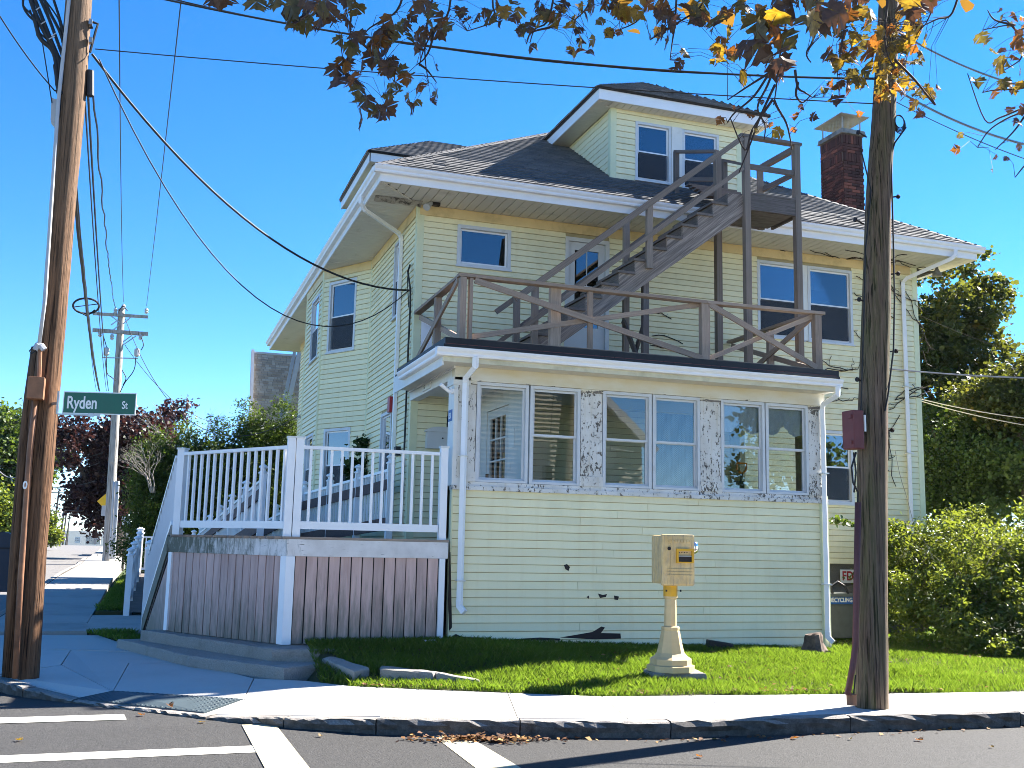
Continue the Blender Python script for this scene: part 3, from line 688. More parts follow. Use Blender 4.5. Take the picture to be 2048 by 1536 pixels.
def clapboard(parent, F, z0, z1, e, ops, mat, name='wall', thick=.1, single=True, a0=0, a1=None, zbot=None, joints=True):
    """sheathing with real openings, and boards laid course by course (objects, or one mesh when single is False)"""
    L = F.L if a1 is None else a1
    m = MB()
    for a, b, za, zb in decompose(L, z0, z1, ops):
        if a >= a0-1e-6: m.fbox(F, max(a, a0), b, -thick, 0, za, zb)
    wall = m.build(name, MAT['lap'], parent)
    mb = MB(); z = z0; me = board_mesh(e, mat); ang = math.atan2(F.A.y, F.A.x)
    while z < z1-.02:
        zt = min(z+e, z1); ivs = [(a0, L)]
        for o in ops:
            if o[2] < zt-.25*e and o[3] > z+.25*e:
                ivs = [q for iv in ivs for q in ((iv[0], min(iv[1], o[0])), (max(iv[0], o[1]), iv[1])) if q[1]-q[0] > .02]
        for a, b in ivs:
            segs = [(a, b)]
            if joints and b-a > 4: j = a+(b-a)*random.uniform(.3, .7); segs = [(a, j-.002), (j+.002, b)]
            for s0, s1 in segs:
                if single:
                    o = bpy.data.objects.new('siding_board', me); C.objects.link(o); o.parent = wall
                    c = Vector(F.p((s0+s1)/2, 0.0015, z)); o.location = c-org(parent); o.scale = (s1-s0, 1, 1)
                    o.rotation_euler = (0, 0, ang if F.N.dot(Vector((F.A.y, -F.A.x, 0))) > 0 else ang+math.pi)
                else:
                    P = F.p; q = [(.013, .009), (.019, .012), (.019, .020), (.004, e-.0005), (.0005, e-.0005), (.0005, .009)]
                    V = [P(s, n_, z+h) for s in (s0, s1) for n_, h in q]; n = 6
                    mb.add(V, [tuple(range(n)), tuple(range(2*n-1, n-1, -1))]+[(i, n+i, n+(i+1) % n, (i+1) % n) for i in range(n)])
        z += e
    if not single: tag(mb.build('siding_boards', mat, wall), kind='stuff')
    return wall
def window(parent, F, a0, a1, z0, z1, casing='alum', sash='white', cas_w=.055, halves=True, blind=0, gl='glassd', sillp=True, depth=.09, cas_mat=None, screen=None, name='window'):
    """double-hung window: casing, sill, two sashes with panes, optional roller blind"""
    m = MB(); w = cas_w; cm = cas_mat or MAT[casing]
    if screen is None: screen = halves and gl == 'glassd'
    m.fbox(F, a0, a0+w, -depth, .022, z0, z1); m.fbox(F, a1-w, a1, -depth, .022, z0, z1); m.fbox(F, a0+w, a1-w, -depth, .024, z1-w, z1)
    m.fbox(F, a0+w, a1-w, -depth, .020, z0, z0+w*.7)
    wd = m.build(name, cm, parent)
    if sillp: MB().fbox(F, a0-.015, a1+.015, .0, .05, z0-.03, z0-.001).build('sill', cm, wd)
    b0, b1, c0, c1 = a0+w+.002, a1-w-.002, z0+w*.7+.002, z1-w-.002; mid = (c0+c1)/2; r = .032
    spans = [(c0, mid+.012, -.045), (mid-.012, c1, -.02)] if halves else [(c0, c1, -.03)]
    for lo, hi, n0 in spans:
        s = MB(); s.fbox(F, b0, b0+r, n0-.018, n0, lo, hi); s.fbox(F, b1-r, b1, n0-.018, n0, lo, hi)
        s.fbox(F, b0+r, b1-r, n0-.018, n0, lo, lo+r); s.fbox(F, b0+r, b1-r, n0-.018, n0, hi-r, hi); s.build('sash', MAT[sash], wd)
        MB().fbox(F, b0+r-.002, b1-r+.002, n0-.012, n0-.008, lo+r-.002, hi-r+.002).build('pane', MAT[gl], wd)
    if screen: MB().fbox(F, b0+r, b1-r, -.012, -.010, c0+r, mid-.01).build('insect_screen', MAT['screen'], wd)
    if blind: MB().fbox(F, b0+.01, b1-.01, -.085, -.08, c1-(c1-c0)*blind, c1).build('blind', MAT['blind'], wd)
    return wd
GUT = [(0, 0), (.075, 0), (.085, .02), (.085, .045), (.11, .075), (.12, .10), (.12, .115), (.10, .115), (.10, .10), (.01, .10), (.01, .125), (0, .125)]
def gutter(parent, p, q, out, mat=None, s=1.0):
    return MB().extr([(a*s, b*s) for a, b in GUT], p, q, out, (0, 0, 1)).build('gutter', mat or MAT['white'], parent)
def roof_plane(parent, o, U, S, poly, expo=.14, tab=.33, seed=1, name='roof', single=0, mat='shingle', base=None):
    """o: corner on the eave, U: unit along the eave, S: unit up the slope; poly in (u, s); shingle tabs clipped to it"""
    o = Vector(o); U = Vector(U); S = Vector(S); N = U.cross(S).normalized(); N = N if N.z > 0 else -N
    n = len(poly); pts = [o+U*u+S*s for u, s in poly]
    m = MB(); m.add([p-N*.05 for p in pts]+pts, [tuple(range(n-1, -1, -1)), tuple(range(n, 2*n))]+[(i, (i+1) % n, n+(i+1) % n, n+i) for i in range(n)])
    rf = m.build(name, MAT['black'], parent) if base is None else base
    rr = random.Random(seed); smax = max(p[1] for p in poly)
    def span(s):
        xs = []
        for i in range(n):
            (u0, s0), (u1, s1) = poly[i], poly[(i+1) % n]
            if (s0-s)*(s1-s) < 0: xs.append(u0+(u1-u0)*(s-s0)/(s1-s0))
        xs.sort(); return list(zip(xs[::2], xs[1::2]))
    V = []; F = []; rnd = []; singles = []
    row = 0; s = -.02
    while s < smax-.02:
        sm = min(max(s+expo*.5, .01), smax-.01)
        for ua, ub in span(sm):
            u = ua-rr.random()*tab
            while u < ub:
                wv = tab*rr.choice((.62, .8, 1, 1.15)); u0, u1 = max(u, ua), min(u+wv-.006, ub); u += wv
                if u1-u0 < .03: continue
                lift = .007+rr.choice((0, 0, .005)); th = rr.uniform(.008, .012); d = rr.uniform(-.012, .006); g = rr.random()
                s0, s1 = s+d, min(s+expo*1.15, smax)
                q = [(u0, s0, lift+th), (u1, s0, lift+th), (u1, s1, .002), (u0, s1, .002), (u0, s0, .001), (u1, s0, .001)]
                P = [o+U*a+S*b+N*c for a, b, c in q]
                if len(singles) < single and s0 > 0 and u1-u0 > tab*.7: singles.append(P); continue
                k = len(V); V += [tuple(p) for p in P]; F += [(k, k+1, k+2, k+3), (k+4, k+5, k+1, k), (k+4, k, k+3, k+3), (k+5, k+2, k+1, k+1)][:2]; rnd += [g, g]
        s += expo; row += 1
    if F: tag(npmesh('shingles', np.array(V, float), np.array(F), MAT[mat], rf, rnd=np.array(rnd)), kind='stuff')
    for P in singles:
        mb = MB(); mb.add(P, [(0, 1, 2, 3), (4, 5, 1, 0)]); mb.build('shingle', MAT[mat+'1'], rf)
    return rf
# ------------------------------------------------------------------ the house
house = thing('house', 'pale yellow clapboard two-storey house with hipped shingle roof, dormer and enclosed front porch', 'house', (3.95, 16.66, -1.5))
M = MAT
X0, X1, YF, YB, ZE = 3.955, 14.13, 16.66, 30.5, 5.64
EX = .1035
FF = Fr((X0, YF), (X1, YF))
ops = [(.685, 1.652, 4.675, 5.385), (2.665, 3.51, 2.78, 5.405), (6.54, 8.655, 3.945, 5.41), (7.80, 8.57, .895, 2.26), (.60, 1.20, .10, 2.1)]
clapboard(house, FF, -.22, ZE, EX, ops, M['siding'])
FL = Fr((X0, 20.45), (X0, YF))           # a = 20.45 - y
LS = 3.79
opl = [(LS-1.70, LS-1.03, 3.99, 5.40), (LS-2.34, LS-1.44, .95, 2.33)]
clapboard(house, FL, -1.45, ZE, EX, opl, M['siding'])
bay = [(X0, 20.45), (3.18, 21.75), (3.16, 23.95), (X0, 25.25)]
FA = Fr(bay[1], bay[0]); LA = FA.L
opa = [(LA-1.31, LA-.45, 3.86, 5.36), (LA-1.27, LA-.45, .78, 2.27)]
clapboard(house, FA, -1.45, ZE, EX, opa, M['siding'], joints=False)
FB = Fr(bay[2], bay[1])
opb = [(.75, 1.80, 3.88, 5.27), (.75, 1.80, .8, 2.25)]
clapboard(house, FB, -1.45, ZE, EX, opb, M['siding'], single=False)
FC = Fr(bay[3], bay[2]); clapboard(house, FC, -1.45, ZE, EX, [], M['siding'], single=False)
FD = Fr((X0-.06, YB), (X0-.06, 25.25)); clapboard(house, FD, -1.45, ZE, EX, [], M['siding'], single=False)
FR = Fr((X1, YF), (X1, YB)); clapboard(house, FR, -1.45, ZE, EX, [], M['siding'], single=False)
FK = Fr((X1, YB), (X0, YB)); MB().fbox(FK, 0, FK.L, -.1, 0, -1.45, ZE).build('wall', M['corner'], house)
MB().box(X0+.05, X1-.05, YF+.04, YF+.3, -1.75, -.22).build('foundation', M['found'], house)
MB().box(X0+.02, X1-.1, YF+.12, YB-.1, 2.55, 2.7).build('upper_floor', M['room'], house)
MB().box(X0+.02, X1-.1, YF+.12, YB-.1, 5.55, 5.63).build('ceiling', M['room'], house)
for nm, (x, y) in (('corner_board', (X0, YF)), ('corner_board', (X1, YF))):
    sx = -1 if x == X0 else 1
    MB().prism([(x-.022*(-sx)*-1 if 0 else x+sx*.022, y-.022), (x+sx*.022, y+.10), (x+sx*.001, y+.10), (x+sx*.001, y-.001), (x-sx*.10, y-.001), (x-sx*.10, y-.022)], -.22 if sx > 0 else -1.4, ZE-.002).build(nm, M['corner'], house)
for (x, y) in bay[:3]:
    MB().lathe((x, y, 0), [(.035, -1.4), (.035, ZE-.004)], 8).build('corner_board', M['corner'], house)
MB().box(X0+.02, X1-.15, YF-.035, YF-.0035, 5.47, 5.637).build('frieze_board', M['stained'], house)
for Fq, aa, bb in ((FL, .02, FL.L-.11), (FA, .03, FA.L-.02), (FB, .03, FB.L-.03), (FD, 0, FD.L)): MB().fbox(Fq, aa, bb, .0205, .03, 5.46, 5.637).build('frieze_board', M['stained'], house)
MB().tube([(X0-.05, 16.93, 4.66), (X0-.10, 16.86, 4.52), (X0-.06, 16.80, 4.2), (X0-.05, 16.80, 3.9), (X0-.055, 16.82, 3.2), (X0-.05, 16.84, 2.9), (X0-.05, 16.86, 1.3), (X0-.05, 16.86, .2)], .017, 6).tube([(X0-.05, 16.98, 4.64), (X0-.09, 16.92, 4.4), (X0-.07, 16.83, 3.9)], .009, 5).build('service_entry_cable', M['wire'], house)
# windows of the house
window(house, FF, .685, 1.652, 4.675, 5.385, halves=False, cas_w=.06)
window(house, FF, 6.54, 7.55, 3.945, 5.41, blind=.0)
window(house, FF, 7.645, 8.655, 3.945, 5.41, blind=.28)
MB().fbox(FF, 7.552, 7.643, -.09, .012, 3.945, 5.41).build('mullion', M['trim'], house)
window(house, FF, 7.80, 8.57, .895, 2.26, blind=.42)
window(house, FL, LS-1.70, LS-1.03, 3.99, 5.40)
window(house, FL, LS-2.34, LS-1.44, .95, 2.33, blind=.3)
window(house, FA, *opa[0]); window(house, FA, *opa[1], blind=.45)
window(house, FB, *opb[0]); window(house, FB, *opb[1])
# upstairs door onto the porch roof
dr = MB(); dr.fbox(FF, 2.665, 2.735, -.1, .02, 2.79, 5.405); dr.fbox(FF, 3.44, 3.51, -.1, .02, 2.79, 5.405); dr.fbox(FF, 2.735, 3.44, -.1, .02, 5.335, 5.405)
dframe = dr.build('door_frame', M['door'], house)
dl = MB(); a0, a1 = 2.74, 3.435
dl.fbox(FF, a0, a0+.12, -.06, -.02, 2.80, 5.33); dl.fbox(FF, a1-.12, a1, -.06, -.02, 2.80, 5.33)
for z0, z1 in ((5.19, 5.33), (4.50, 4.55), (2.80, 3.80)): dl.fbox(FF, a0+.12, a1-.12, -.06, -.02, z0, z1)
door = dl.build('door', M['door'], house)
for z0, z1 in ((3.80, 4.50), (4.55, 5.19)): MB().fbox(FF, a0+.118, a1-.118, -.045, -.04, z0-.002, z1+.002).build('pane', M['glassd'], door)
MB().fbox(FF, a0+.345, a0+.36, -.038, -.03, 4.55, 5.19).build('glazing_bar', M['door'], door)
MB().fbox(FF, a0+.03, a0+.06, -.02, .03, 3.72, 3.86).build('handle', M['iron'], door)
MB().box(X0+.11, X0+.30, YF-.03, YF-.017, 2.75, 3.66).build('service_panel', M['white'], house)
# eaves: soffit panels, fascia, gutters
sx0, sx1, sy0, sy1 = 3.12, 14.80, 15.75, 31.7
sof = MB().prism([(sx0, sy0), (sx1, sy0), (sx1, sy1), (sx0, sy1)], ZE+.03, ZE+.05).build('soffit', M['black'], house)
n = 72; wv = (sx1-sx0)/n
for k in range(n):
    xa = sx0+k*wv; xm = xa+wv/2; y0 = sy0; y1 = YF+.05
    if xm < X0: y1 = sy0+(xm-sx0)*(YF-sy0)/(X0-sx0)
    if xm > X1: y1 = YF+.05
    if y1-y0 > .03: blk('soffit_panel', xa+.006, xa+wv-.006, y0+.002, y1, ZE+.002, ZE+.028, M['soffit'], sof)
yy = sy0+.05; k = 0; wv = .165
while yy < 31.6:
    xr = X0+.05
    if yy+wv/2 < YF: xr = sx0+(yy+wv/2-sy0)*(X0-sx0)/(YF-sy0)
    if 20.45 < yy < 25.25: xr = X0
    tilt = 0
    gone = False
    if not gone and xr-sx0 > .04 and k < 96: blk('soffit_panel', sx0+.002, xr, yy+.006, yy+wv-.006, ZE+.001, ZE+.027, M['soffit'], sof)
    yy += wv; k += 1
# the torn, sagging stretch of soffit by the left corner
tb = MB(); V = []; F = []
for i in range(13):
    for j in range(5):
        x = sx0+.05+.80*i/12; y = 16.42+.17*j/4
        V.append((x, y, ZE-.004-.05*(j/4)**1.5-.012*math.sin(i*1.7)*(j/4)))
for i in range(12):
    for j in range(4): a = i*5+j; F.append((a, a+5, a+6, a+1))
tb.add(V, F); tb.build('sagging_soffit_strip', MAT['trim'].copy() if False else plain('mouldy_soffit', (.40, .36, .30), .9, .2, 8, .3, 40, dark=(.04, .035, .03), dscale=9, dlo=.48, dhi=.62), sof)
bar('soffit_moulding', (sx0+.02, sy0+.02, ZE-.004), (X0-.02, YF-.02, ZE-.004), .03, .012, M['soffit'], sof)
MB().box(sx0-.02, sx1+.02, sy0-.02, sy0, ZE, 5.875).build('fascia', M['white'], house)
MB().box(sx0-.02, sx0, sy0, sy1, ZE, 5.875).build('fascia', M['white'], house)
MB().box(sx1, sx1+.02, sy0, sy1, ZE, 5.875).build('fascia', M['white'], house)
MB().box(sx0-.02, sx1+.02, sy1, sy1+.02, ZE, 5.875).build('fascia', M['white'], house)
gutter(house, (sx0-.135, sy0-.02, 5.765), (sx1+.14, sy0-.02, 5.765), (0, -1, 0))
gutter(house, (sx0-.02, sy0-.02, 5.763), (sx0-.02, sy1+.05, 5.763), (-1, 0, 0))
# main roof
c_, s_ = 1/math.hypot(1, .64), .64/math.hypot(1, .64)
RX0, RX1, RY0, RY1, RZ = 3.02, 14.90, 15.67, 31.75, 5.885
Wd = RX1-RX0; t = Wd/2
main = roof_plane(house, (RX0, RY0, RZ), (1, 0, 0), (0, c_, s_), [(0, 0), (Wd, 0), (Wd-t, t/c_), (t, t/c_)], seed=3, single=230)
Ld = RY1-RY0
roof_plane(house, (RX0, RY0, RZ), (0, 1, 0), (c_, 0, s_), [(0, 0), (Ld, 0), (Ld-t, t/c_), (t, t/c_)], seed=4)
roof_plane(house, (RX1, RY0, RZ), (0, 1, 0), (-c_, 0, s_), [(0, 0), (Ld, 0), (Ld-t, t/c_), (t, t/c_)], seed=5)
MB().add([(RX0, RY1, RZ), (RX1, RY1, RZ), (RX1-t, RY1-t, RZ+.64*t)], [(0, 1, 2)]).build('roof', M['black'], house)
# hip caps
hc = MB(); rr = random.Random(9); V = []
for (ax, ay, dx) in ((RX0, RY0, 1), (RX1, RY0, -1)):
    nseg = 44
    for k in range(nseg):
        a = t*k/nseg; b = t*(k+1.25)/nseg
        p = Vector((ax+dx*a, ay+a, RZ+.64*a+.03)); q = Vector((ax+dx*b, ay+b, RZ+.64*b+.022))
        perp = Vector((dx*.7, -.7, 0)).normalized()*.11; dn = Vector((0, 0, -.055))
        hc.add([p, p+perp+dn, q+perp+dn, q, p-perp+dn, q-perp+dn], [(0, 1, 2, 3), (0, 3, 5, 4)])
hcv = np.array(hc.v, float); tag(npmesh('hip_cap_shingles', hcv, np.array(hc.f), M['shingle'], house, rnd=rng.random(len(hc.f))), kind='stuff')
def dormer(face, c, half, yw, soff, name):
    """face 'S' looks to -y (front), 'W' looks to -x; c centre along the eave, yw distance of wall in front direction"""
    if face == 'S': T = lambda a, d, z: (c+a, d, z)
    else: T = lambda a, d, z: (RX0+(d-RY0), c-a, z)      # a to the left seen from outside
    ov_s, ov_f = .35, .26
    zr = lambda d: RZ+.64*(d-RY0)
    dback = RY0+(soff-RZ)/.64
    part = []
    # cheeks and face
    if face == 'S':
        F1 = Fr((c-half, yw), (c+half, yw)); FW = Fr((c-half, dback), (c-half, yw)); FE = Fr((c+half, yw), (c+half, dback))
    else:
        F1 = Fr((RX0+(yw-RY0), c+half), (RX0+(yw-RY0), c-half)); FW = None; FE = None
    return F1, T, zr, dback
# front dormer
dc, dh, dy, dz = 9.03, 1.375, 17.03, 8.11
dm = MB(); 
FDm = Fr((dc-dh, dy), (dc+dh, dy)); zbase = RZ+.64*(dy-RY0)
opd = [(8.145-(dc-dh), 8.895-(dc-dh), 6.79, 7.93), (9.125-(dc-dh), 9.92-(dc-dh), 6.77, 7.915)]
clapboard(house, FDm, zbase-.02, dz, .118, opd, M['siding'], joints=False)
window(house, FDm, *opd[0], cas_w=.05); window(house, FDm, *opd[1], cas_w=.05)
MB().fbox(FDm, opd[0][1]+.004, opd[1][0]-.004, .016, .03, 6.78, 7.93).build('mullion', M['trim'], house)
yb = RY0+(dz-RZ)/.64
for sx in (-1, 1):
    x = dc+sx*dh
    dw = MB(); dw.add([(x, dy, zbase-.05), (x, yb, dz), (x, dy, dz), (x-sx*.08, dy, zbase-.05), (x-sx*.08, yb, dz), (x-sx*.08, dy, dz)], [(0, 1, 2), (3, 5, 4), (0, 2, 5, 3), (0, 3, 4, 1), (1, 4, 5, 2)])
    wl = dw.build('wall', M['corner'], house)
    z = zbase
    while z < dz-.05:
        e = min(.118, dz-z); ye = RY0+(z-RZ)/.64; ye2 = RY0+(z+e-RZ)/.64
        P = lambda n_, y, zz: (x+sx*n_, y, zz)
        q0 = dy+.10
        if ye > q0+.03:
            V = [P(.013, q0, z), P(.013, ye, z), P(.002, ye2, z+e-.002), P(.002, q0, z+e-.002), P(.001, q0, z), P(.001, ye, z)]
            mb = MB(); mb.add(V, [(0, 1, 2, 3), (4, 5, 1, 0), (0, 3, 4), (1, 5, 2)]); mb.build('siding_board', M['siding'], wl)
        z += .118
    MB().box(min(x, x+sx*.02), max(x, x+sx*.02), dy-.02, dy+.10, zbase-.02, dz).build('corner_board', M['corner'], house)
    MB().box(min(x-sx*.10, x), max(x-sx*.10, x), dy-.021, dy-.0015, zbase-.02, dz).build('corner_board', M['corner'], house)
ex0, ex1, ey0 = dc-dh-.36, dc+dh+.42, dy-.28
yb2 = RY0+(dz+.22-RZ)/.64
ds = MB().add([(ex0, ey0, dz+.02), (ex1, ey0, dz+.02), (ex1, yb2, dz+.02), (ex0, yb2, dz+.02)], [(0, 1, 2, 3)]).build('dormer_soffit', M['soffit'], house)
n = 26; wv = (ex1-ex0)/n
for k in range(n):
    xm = ex0+(k+.5)*wv; y1 = dy-.022
    if xm < dc-dh: y1 = ey0+(xm-ex0)*.28/.36
    if xm > dc+dh: y1 = ey0+(ex1-xm)*.28/.42
    if y1-ey0 > .02: blk('soffit_panel', ex0+k*wv+.006, ex0+(k+1)*wv-.006, ey0+.001, y1, dz, dz+.016, M['soffit'], ds)
yy = ey0+.08
while yy < yb2-.2:
    blk('soffit_panel', ex0+.001, (dc-dh-.021) if yy > dy else ex0+(yy+.08-ey0)*.36/.28, yy+.003, yy+.152, dz-.001, dz+.015, M['soffit'], ds); yy += .155
MB().box(ex0, ex1, ey0-.02, ey0, dz, dz+.225).build('fascia', M['white'], house)
MB().box(ex0-.02, ex0, ey0-.02, yb2+.02, dz, dz+.225).build('fascia', M['white'], house)
MB().box(ex1, ex1+.02, ey0-.02, yb2+.02, dz, dz+.225).build('fascia', M['white'], house)
qx0, qx1, qy0, qz = ex0-.06, ex1+.06, ey0-.06, dz+.235
hw = (qx1-qx0)/2; sl_ = .625; c2, s2 = 1/math.hypot(1, sl_), sl_/math.hypot(1, sl_)
roof_plane(house, (qx0, qy0, qz), (1, 0, 0), (0, c2, s2), [(0, 0), (2*hw, 0), (hw, hw/c2)], seed=11, name='dormer_roof')
yr = lambda z: RY0+(z-RZ)/.64
for sx, ox_ in ((1, qx0), (-1, qx1)):
    roof_plane(house, (ox_, qy0, qz), (0, 1, 0), (sx*c2, 0, s2), [(0, 0), (yr(qz)-qy0, 0), (yr(qz+sl_*hw)-qy0, hw/c2), (hw, hw/c2)], seed=12+sx, name='dormer_roof')
# side dormer over the left slope
wy0, wy1, wx, wz = 21.5, 25.05, 4.0, 8.11
xr_ = lambda z: RX0+(z-RZ)/.64
MB().box(wx+.3, wx+1.0, wy0+.35, wy1-.35, 6.6, wz).build('wall', M['siding'], house)
sdf = MB().add([(wx, wy0, wz+.02), (xr_(wz), wy0, wz+.02), (xr_(wz), wy1, wz+.02), (wx, wy1, wz+.02)], [(0, 1, 2, 3)]).build('dormer_soffit', M['soffit'], house)
yy = wy0
while yy < wy1-.1: blk('soffit_panel', wx+.001, wx+.32, yy+.004, yy+.16, wz, wz+.016, M['soffit'], sdf); yy += .165
MB().box(wx-.02, wx, wy0-.02, wy1, wz, wz+.225).build('fascia', M['white'], house)
MB().box(wx-.02, xr_(wz+.2), wy0-.02, wy0, wz, wz+.225).build('fascia', M['white'], house)
a_ = (wy1-wy0)/2+.06
roof_plane(house, (wx-.06, wy0-.06, qz), (0, 1, 0), (c2, 0, s2), [(0, 0), (2*a_, 0), (a_, a_/c2)], seed=21, name='dormer_roof')
roof_plane(house, (wx-.06, wy0-.06, qz), (1, 0, 0), (0, c2, s2), [(0, 0), (xr_(qz)-wx, 0), (xr_(qz+sl_*a_)-wx, a_/c2), (a_, a_/c2)], seed=22, name='dormer_roof')
# downspouts
ds = MB().tube([(3.03, 16.99, 5.80), (3.03, 16.99, 5.66), (3.12, 17.05, 5.56), (3.84, 17.62, 5.40), (3.90, 17.68, 5.33), (3.90, 17.68, -1.35)], .042, 4); ds.build('downspout', M['white'], house)
ds = MB().tube([(14.25, 15.66, 5.77), (14.25, 15.66, 5.66), (14.2, 15.72, 5.60), (13.80, 16.52, 5.36), (13.77, 16.60, 5.28), (13.77, 16.60, -1.3)], .05, 4); ds.build('downspout', M['white'], house)
for z in (3.2, 1.9): MB().box(13.70, 13.84, 16.53, 16.658, z, z+.02).build('strap', M['trim'], house)
# chimney with its bricks
ch = MB().box(13.90, 14.42, 18.53, 19.31, 6.2, 9.14).build('chimney', M['mortar'], house)
bL, bH, bD = .195, .058, .09
def brick_face(p0, dirv, nrm, L, z0, z1):
    z = z0; row = 0; d = Vector(dirv); nn = Vector(nrm)
    while z < z1-.05:
        sold = abs(z-z0-(z1-z0)+.16) < .09 or abs(z-(z1-.62)) < .04
        x = -(bL+.01)/2 if row % 2 else 0
        if sold: # soldier course
            k = 0
            while k*.068+.058 <= L+.01:
                a = Vector(p0)+d*(k*.068+.002)+nn*.013; bb = a+d*.056
                q = bar('brick', Vector((a+bb)/2)+Vector((0, 0, z)), Vector((a+bb)/2)+Vector((0, 0, min(z1, z+.19))), abs(d.x)*.056+abs(d.y)*.026, abs(d.y)*.056+abs(d.x)*.026, M['brick'], ch, up=(0, 1, 0)); k += 1
            z += .2; row += 1; continue
        while x < L-.02:
            a0_, a1_ = max(0, x), min(L, x+bL)
            if a1_-a0_ > .03:
                a = Vector(p0)+d*a0_+nn*random.uniform(.004, .014); bb = Vector(p0)+d*a1_+nn*random.uniform(.004, .014)
                bar('brick', a+Vector((0, 0, z+bH/2)), bb+Vector((0, 0, z+bH/2)), .03, bH, M['brick'], ch)
            x += bL+.01
        z += bH+.012; row += 1
brick_face((13.90, 18.53, 0), (1, 0, 0), (0, -1, 0), .52, 7.25, 9.14)
brick_face((13.90, 19.31, 0), (0, -1, 0), (-1, 0, 0), .78, 7.25, 9.14)
cp = MB(); cp.add([(13.84, 18.47, 9.14), (14.48, 18.47, 9.14), (14.48, 19.37, 9.14), (13.84, 19.37, 9.14), (13.86, 18.49, 9.25), (14.46, 18.49, 9.25), (14.46, 19.35, 9.25), (13.86, 19.35, 9.25), (14.02, 18.66, 9.33), (14.3, 18.66, 9.33), (14.3, 19.18, 9.33), (14.02, 19.18, 9.33)],
    [(3, 2, 1, 0)]+[(i, (i+1) % 4, 4+(i+1) % 4, 4+i) for i in range(4)]+[(4+i, 4+(i+1) % 4, 8+(i+1) % 4, 8+i) for i in range(4)]+[(8, 9, 10, 11)])
cp.build('mortar_cap', M['cap'], ch)
for x, y in ((13.93, 18.56), (14.39, 18.56), (13.93, 19.28), (14.39, 19.28)): MB().box(x-.012, x+.012, y-.012, y+.012, 9.2, 9.55).build('cowl_leg', M['galv'], ch)
MB().box(13.80, 14.54, 18.42, 19.42, 9.55, 9.57).build('cowl_plate', M['galv'], ch)
for a, b in (((13.93, 18.56), (14.39, 18.56)), ((13.93, 18.56), (13.93, 19.28))):
    g = MB()
    for k in range(1, 14):
        x = a[0]+(b[0]-a[0])*k/14; y = a[1]+(b[1]-a[1])*k/14; g.tube([(x, y, 9.24), (x, y, 9.55)], .003, 4)
    g.build('cowl_mesh', M['galv'], ch)
# floodlight under the eave, bell lamp at the right corner
fl = MB(); c0 = at(868, 403, 16.45); fl.box(c0.x-.06, c0.x+.10, c0.y-.05, c0.y+.05, ZE-.05, ZE); fl.build('floodlight', M['iron'], house)
MB().tube([c0+Vector((-.03, 0, -.02)), c0+Vector((-.07, -.03, -.05))], .03, 8).build('lamp_arm', M['iron'], house)
MB().tube([c0+Vector((-.05, -.02, -.04)), c0+Vector((-.11, -.06, -.10)), c0+Vector((-.15, -.10, -.15))], [.035, .05, .065], 10).build('lamp_head', M['grey'], house)
c1 = Vector((14.35, 16.3, ZE))
bl = MB().lathe((c1.x, c1.y, ZE-.23), [(.10, 0), (.095, .02), (.05, .11), (.03, .15), (.03, .23)], 14, 0).build('bell_lamp', M['cap'], house)
# ---- attic/left wall fittings
al = at(788, 800, 17.85); al.x = X0-.05
MB().box(X0-.12, X0-.018, 17.82, 18.0, 2.25, 2.52).build('fire_alarm_horn', M['red'], house, bevel=.008)
MB().tube([(X0-.06, 17.91, 2.25), (X0-.05, 17.9, .2)], .012, 6).build('alarm_conduit', M['steel'], house)
MB().box(X0-.10, X0-.017, 17.25, 17.42, 1.45, 1.60).build('junction_box', M['black'], house)
MB().tube([(X0-.045, 28.9, -1.2), (X0-.10, 28.9, 3.1), (X0-.16, 28.9, 3.35), (X0-.28, 28.85, 3.35)], .045, 8).build('service_mast', M['pvc'], house)
# ------------------------------------------------------------------ the porch (part of the house)
PX0, PX1, PY, PEX = 3.95, 9.97, 14.0, .1135
FP = Fr((PX0, PY), (PX1, PY))
clapboard(house, FP, -1.52, .74, PEX, [], M['siding_p'])
FPR = Fr((PX1, PY), (PX1, YF)); clapboard(house, FPR, -1.52, 2.45, PEX, [(.6, 2.3, .86, 2.2)], M['siding_p'], single=False)
MB().box(PX1-.1, PX1+.022, PY-.022, PY-.0155, -1.5, .74).build('corner_board', M['corner'], house)
MB().box(PX1+.0155, PX1+.06, PY-.022, PY+.1, -1.5, .86).build('corner_board', M['corner'], house)
MB().box(PX0-.022, PX0-.001, PY-.02, PY+.08, -1.4, .74).build('corner_board', M['corner'], house)
MB().box(PX0+.01, PX1-.11, PY+.11, YF-.01, -.1, .03).build('porch_floor', M['woodd'], house)
MB().box(PX0-.02, PX1+.05, PY-.05, PY+.12, .742, .80).build('sill_board', M['peel'], house)
MB().box(PX0-.01, PX1+.02, PY-.02, PY+.10, .80, .858).build('window_ledge', M['peel'], house)
def pillar(x0, x1):
    p = MB().box(x0, x1, PY-.018, PY+.12, .858, 2.27).build('pillar', M['peel'], house)
    MB().box(x0-.012, x1+.012, PY-.035, PY-.0185, .86, 1.0).build('pillar_base', M['peel'], p)
    MB().box(x0-.008, x1+.008, PY-.03, PY-.0185, 2.22, 2.27).build('pillar_cap', M['frieze'], p)
for a, b in ((4.13, 4.245), (5.84, 6.175), (7.79, 8.135), (9.70, 9.92)): pillar(a, b)
pl_ = MB().box(3.92, 4.13, PY-.03, PY+.26, .80, 2.27).build('pillar', M['trim'], house)
MB().box(3.90, 4.15, PY-.045, PY+.275, 2.20, 2.31).build('pillar_cap', M['trim'], pl_)
MB().box(3.975, 4.128, PY-.036, PY-.0305, .9, 2.2).build('worn_facing', M['peel'], pl_)
F2 = Fr((0, PY), (1, PY))
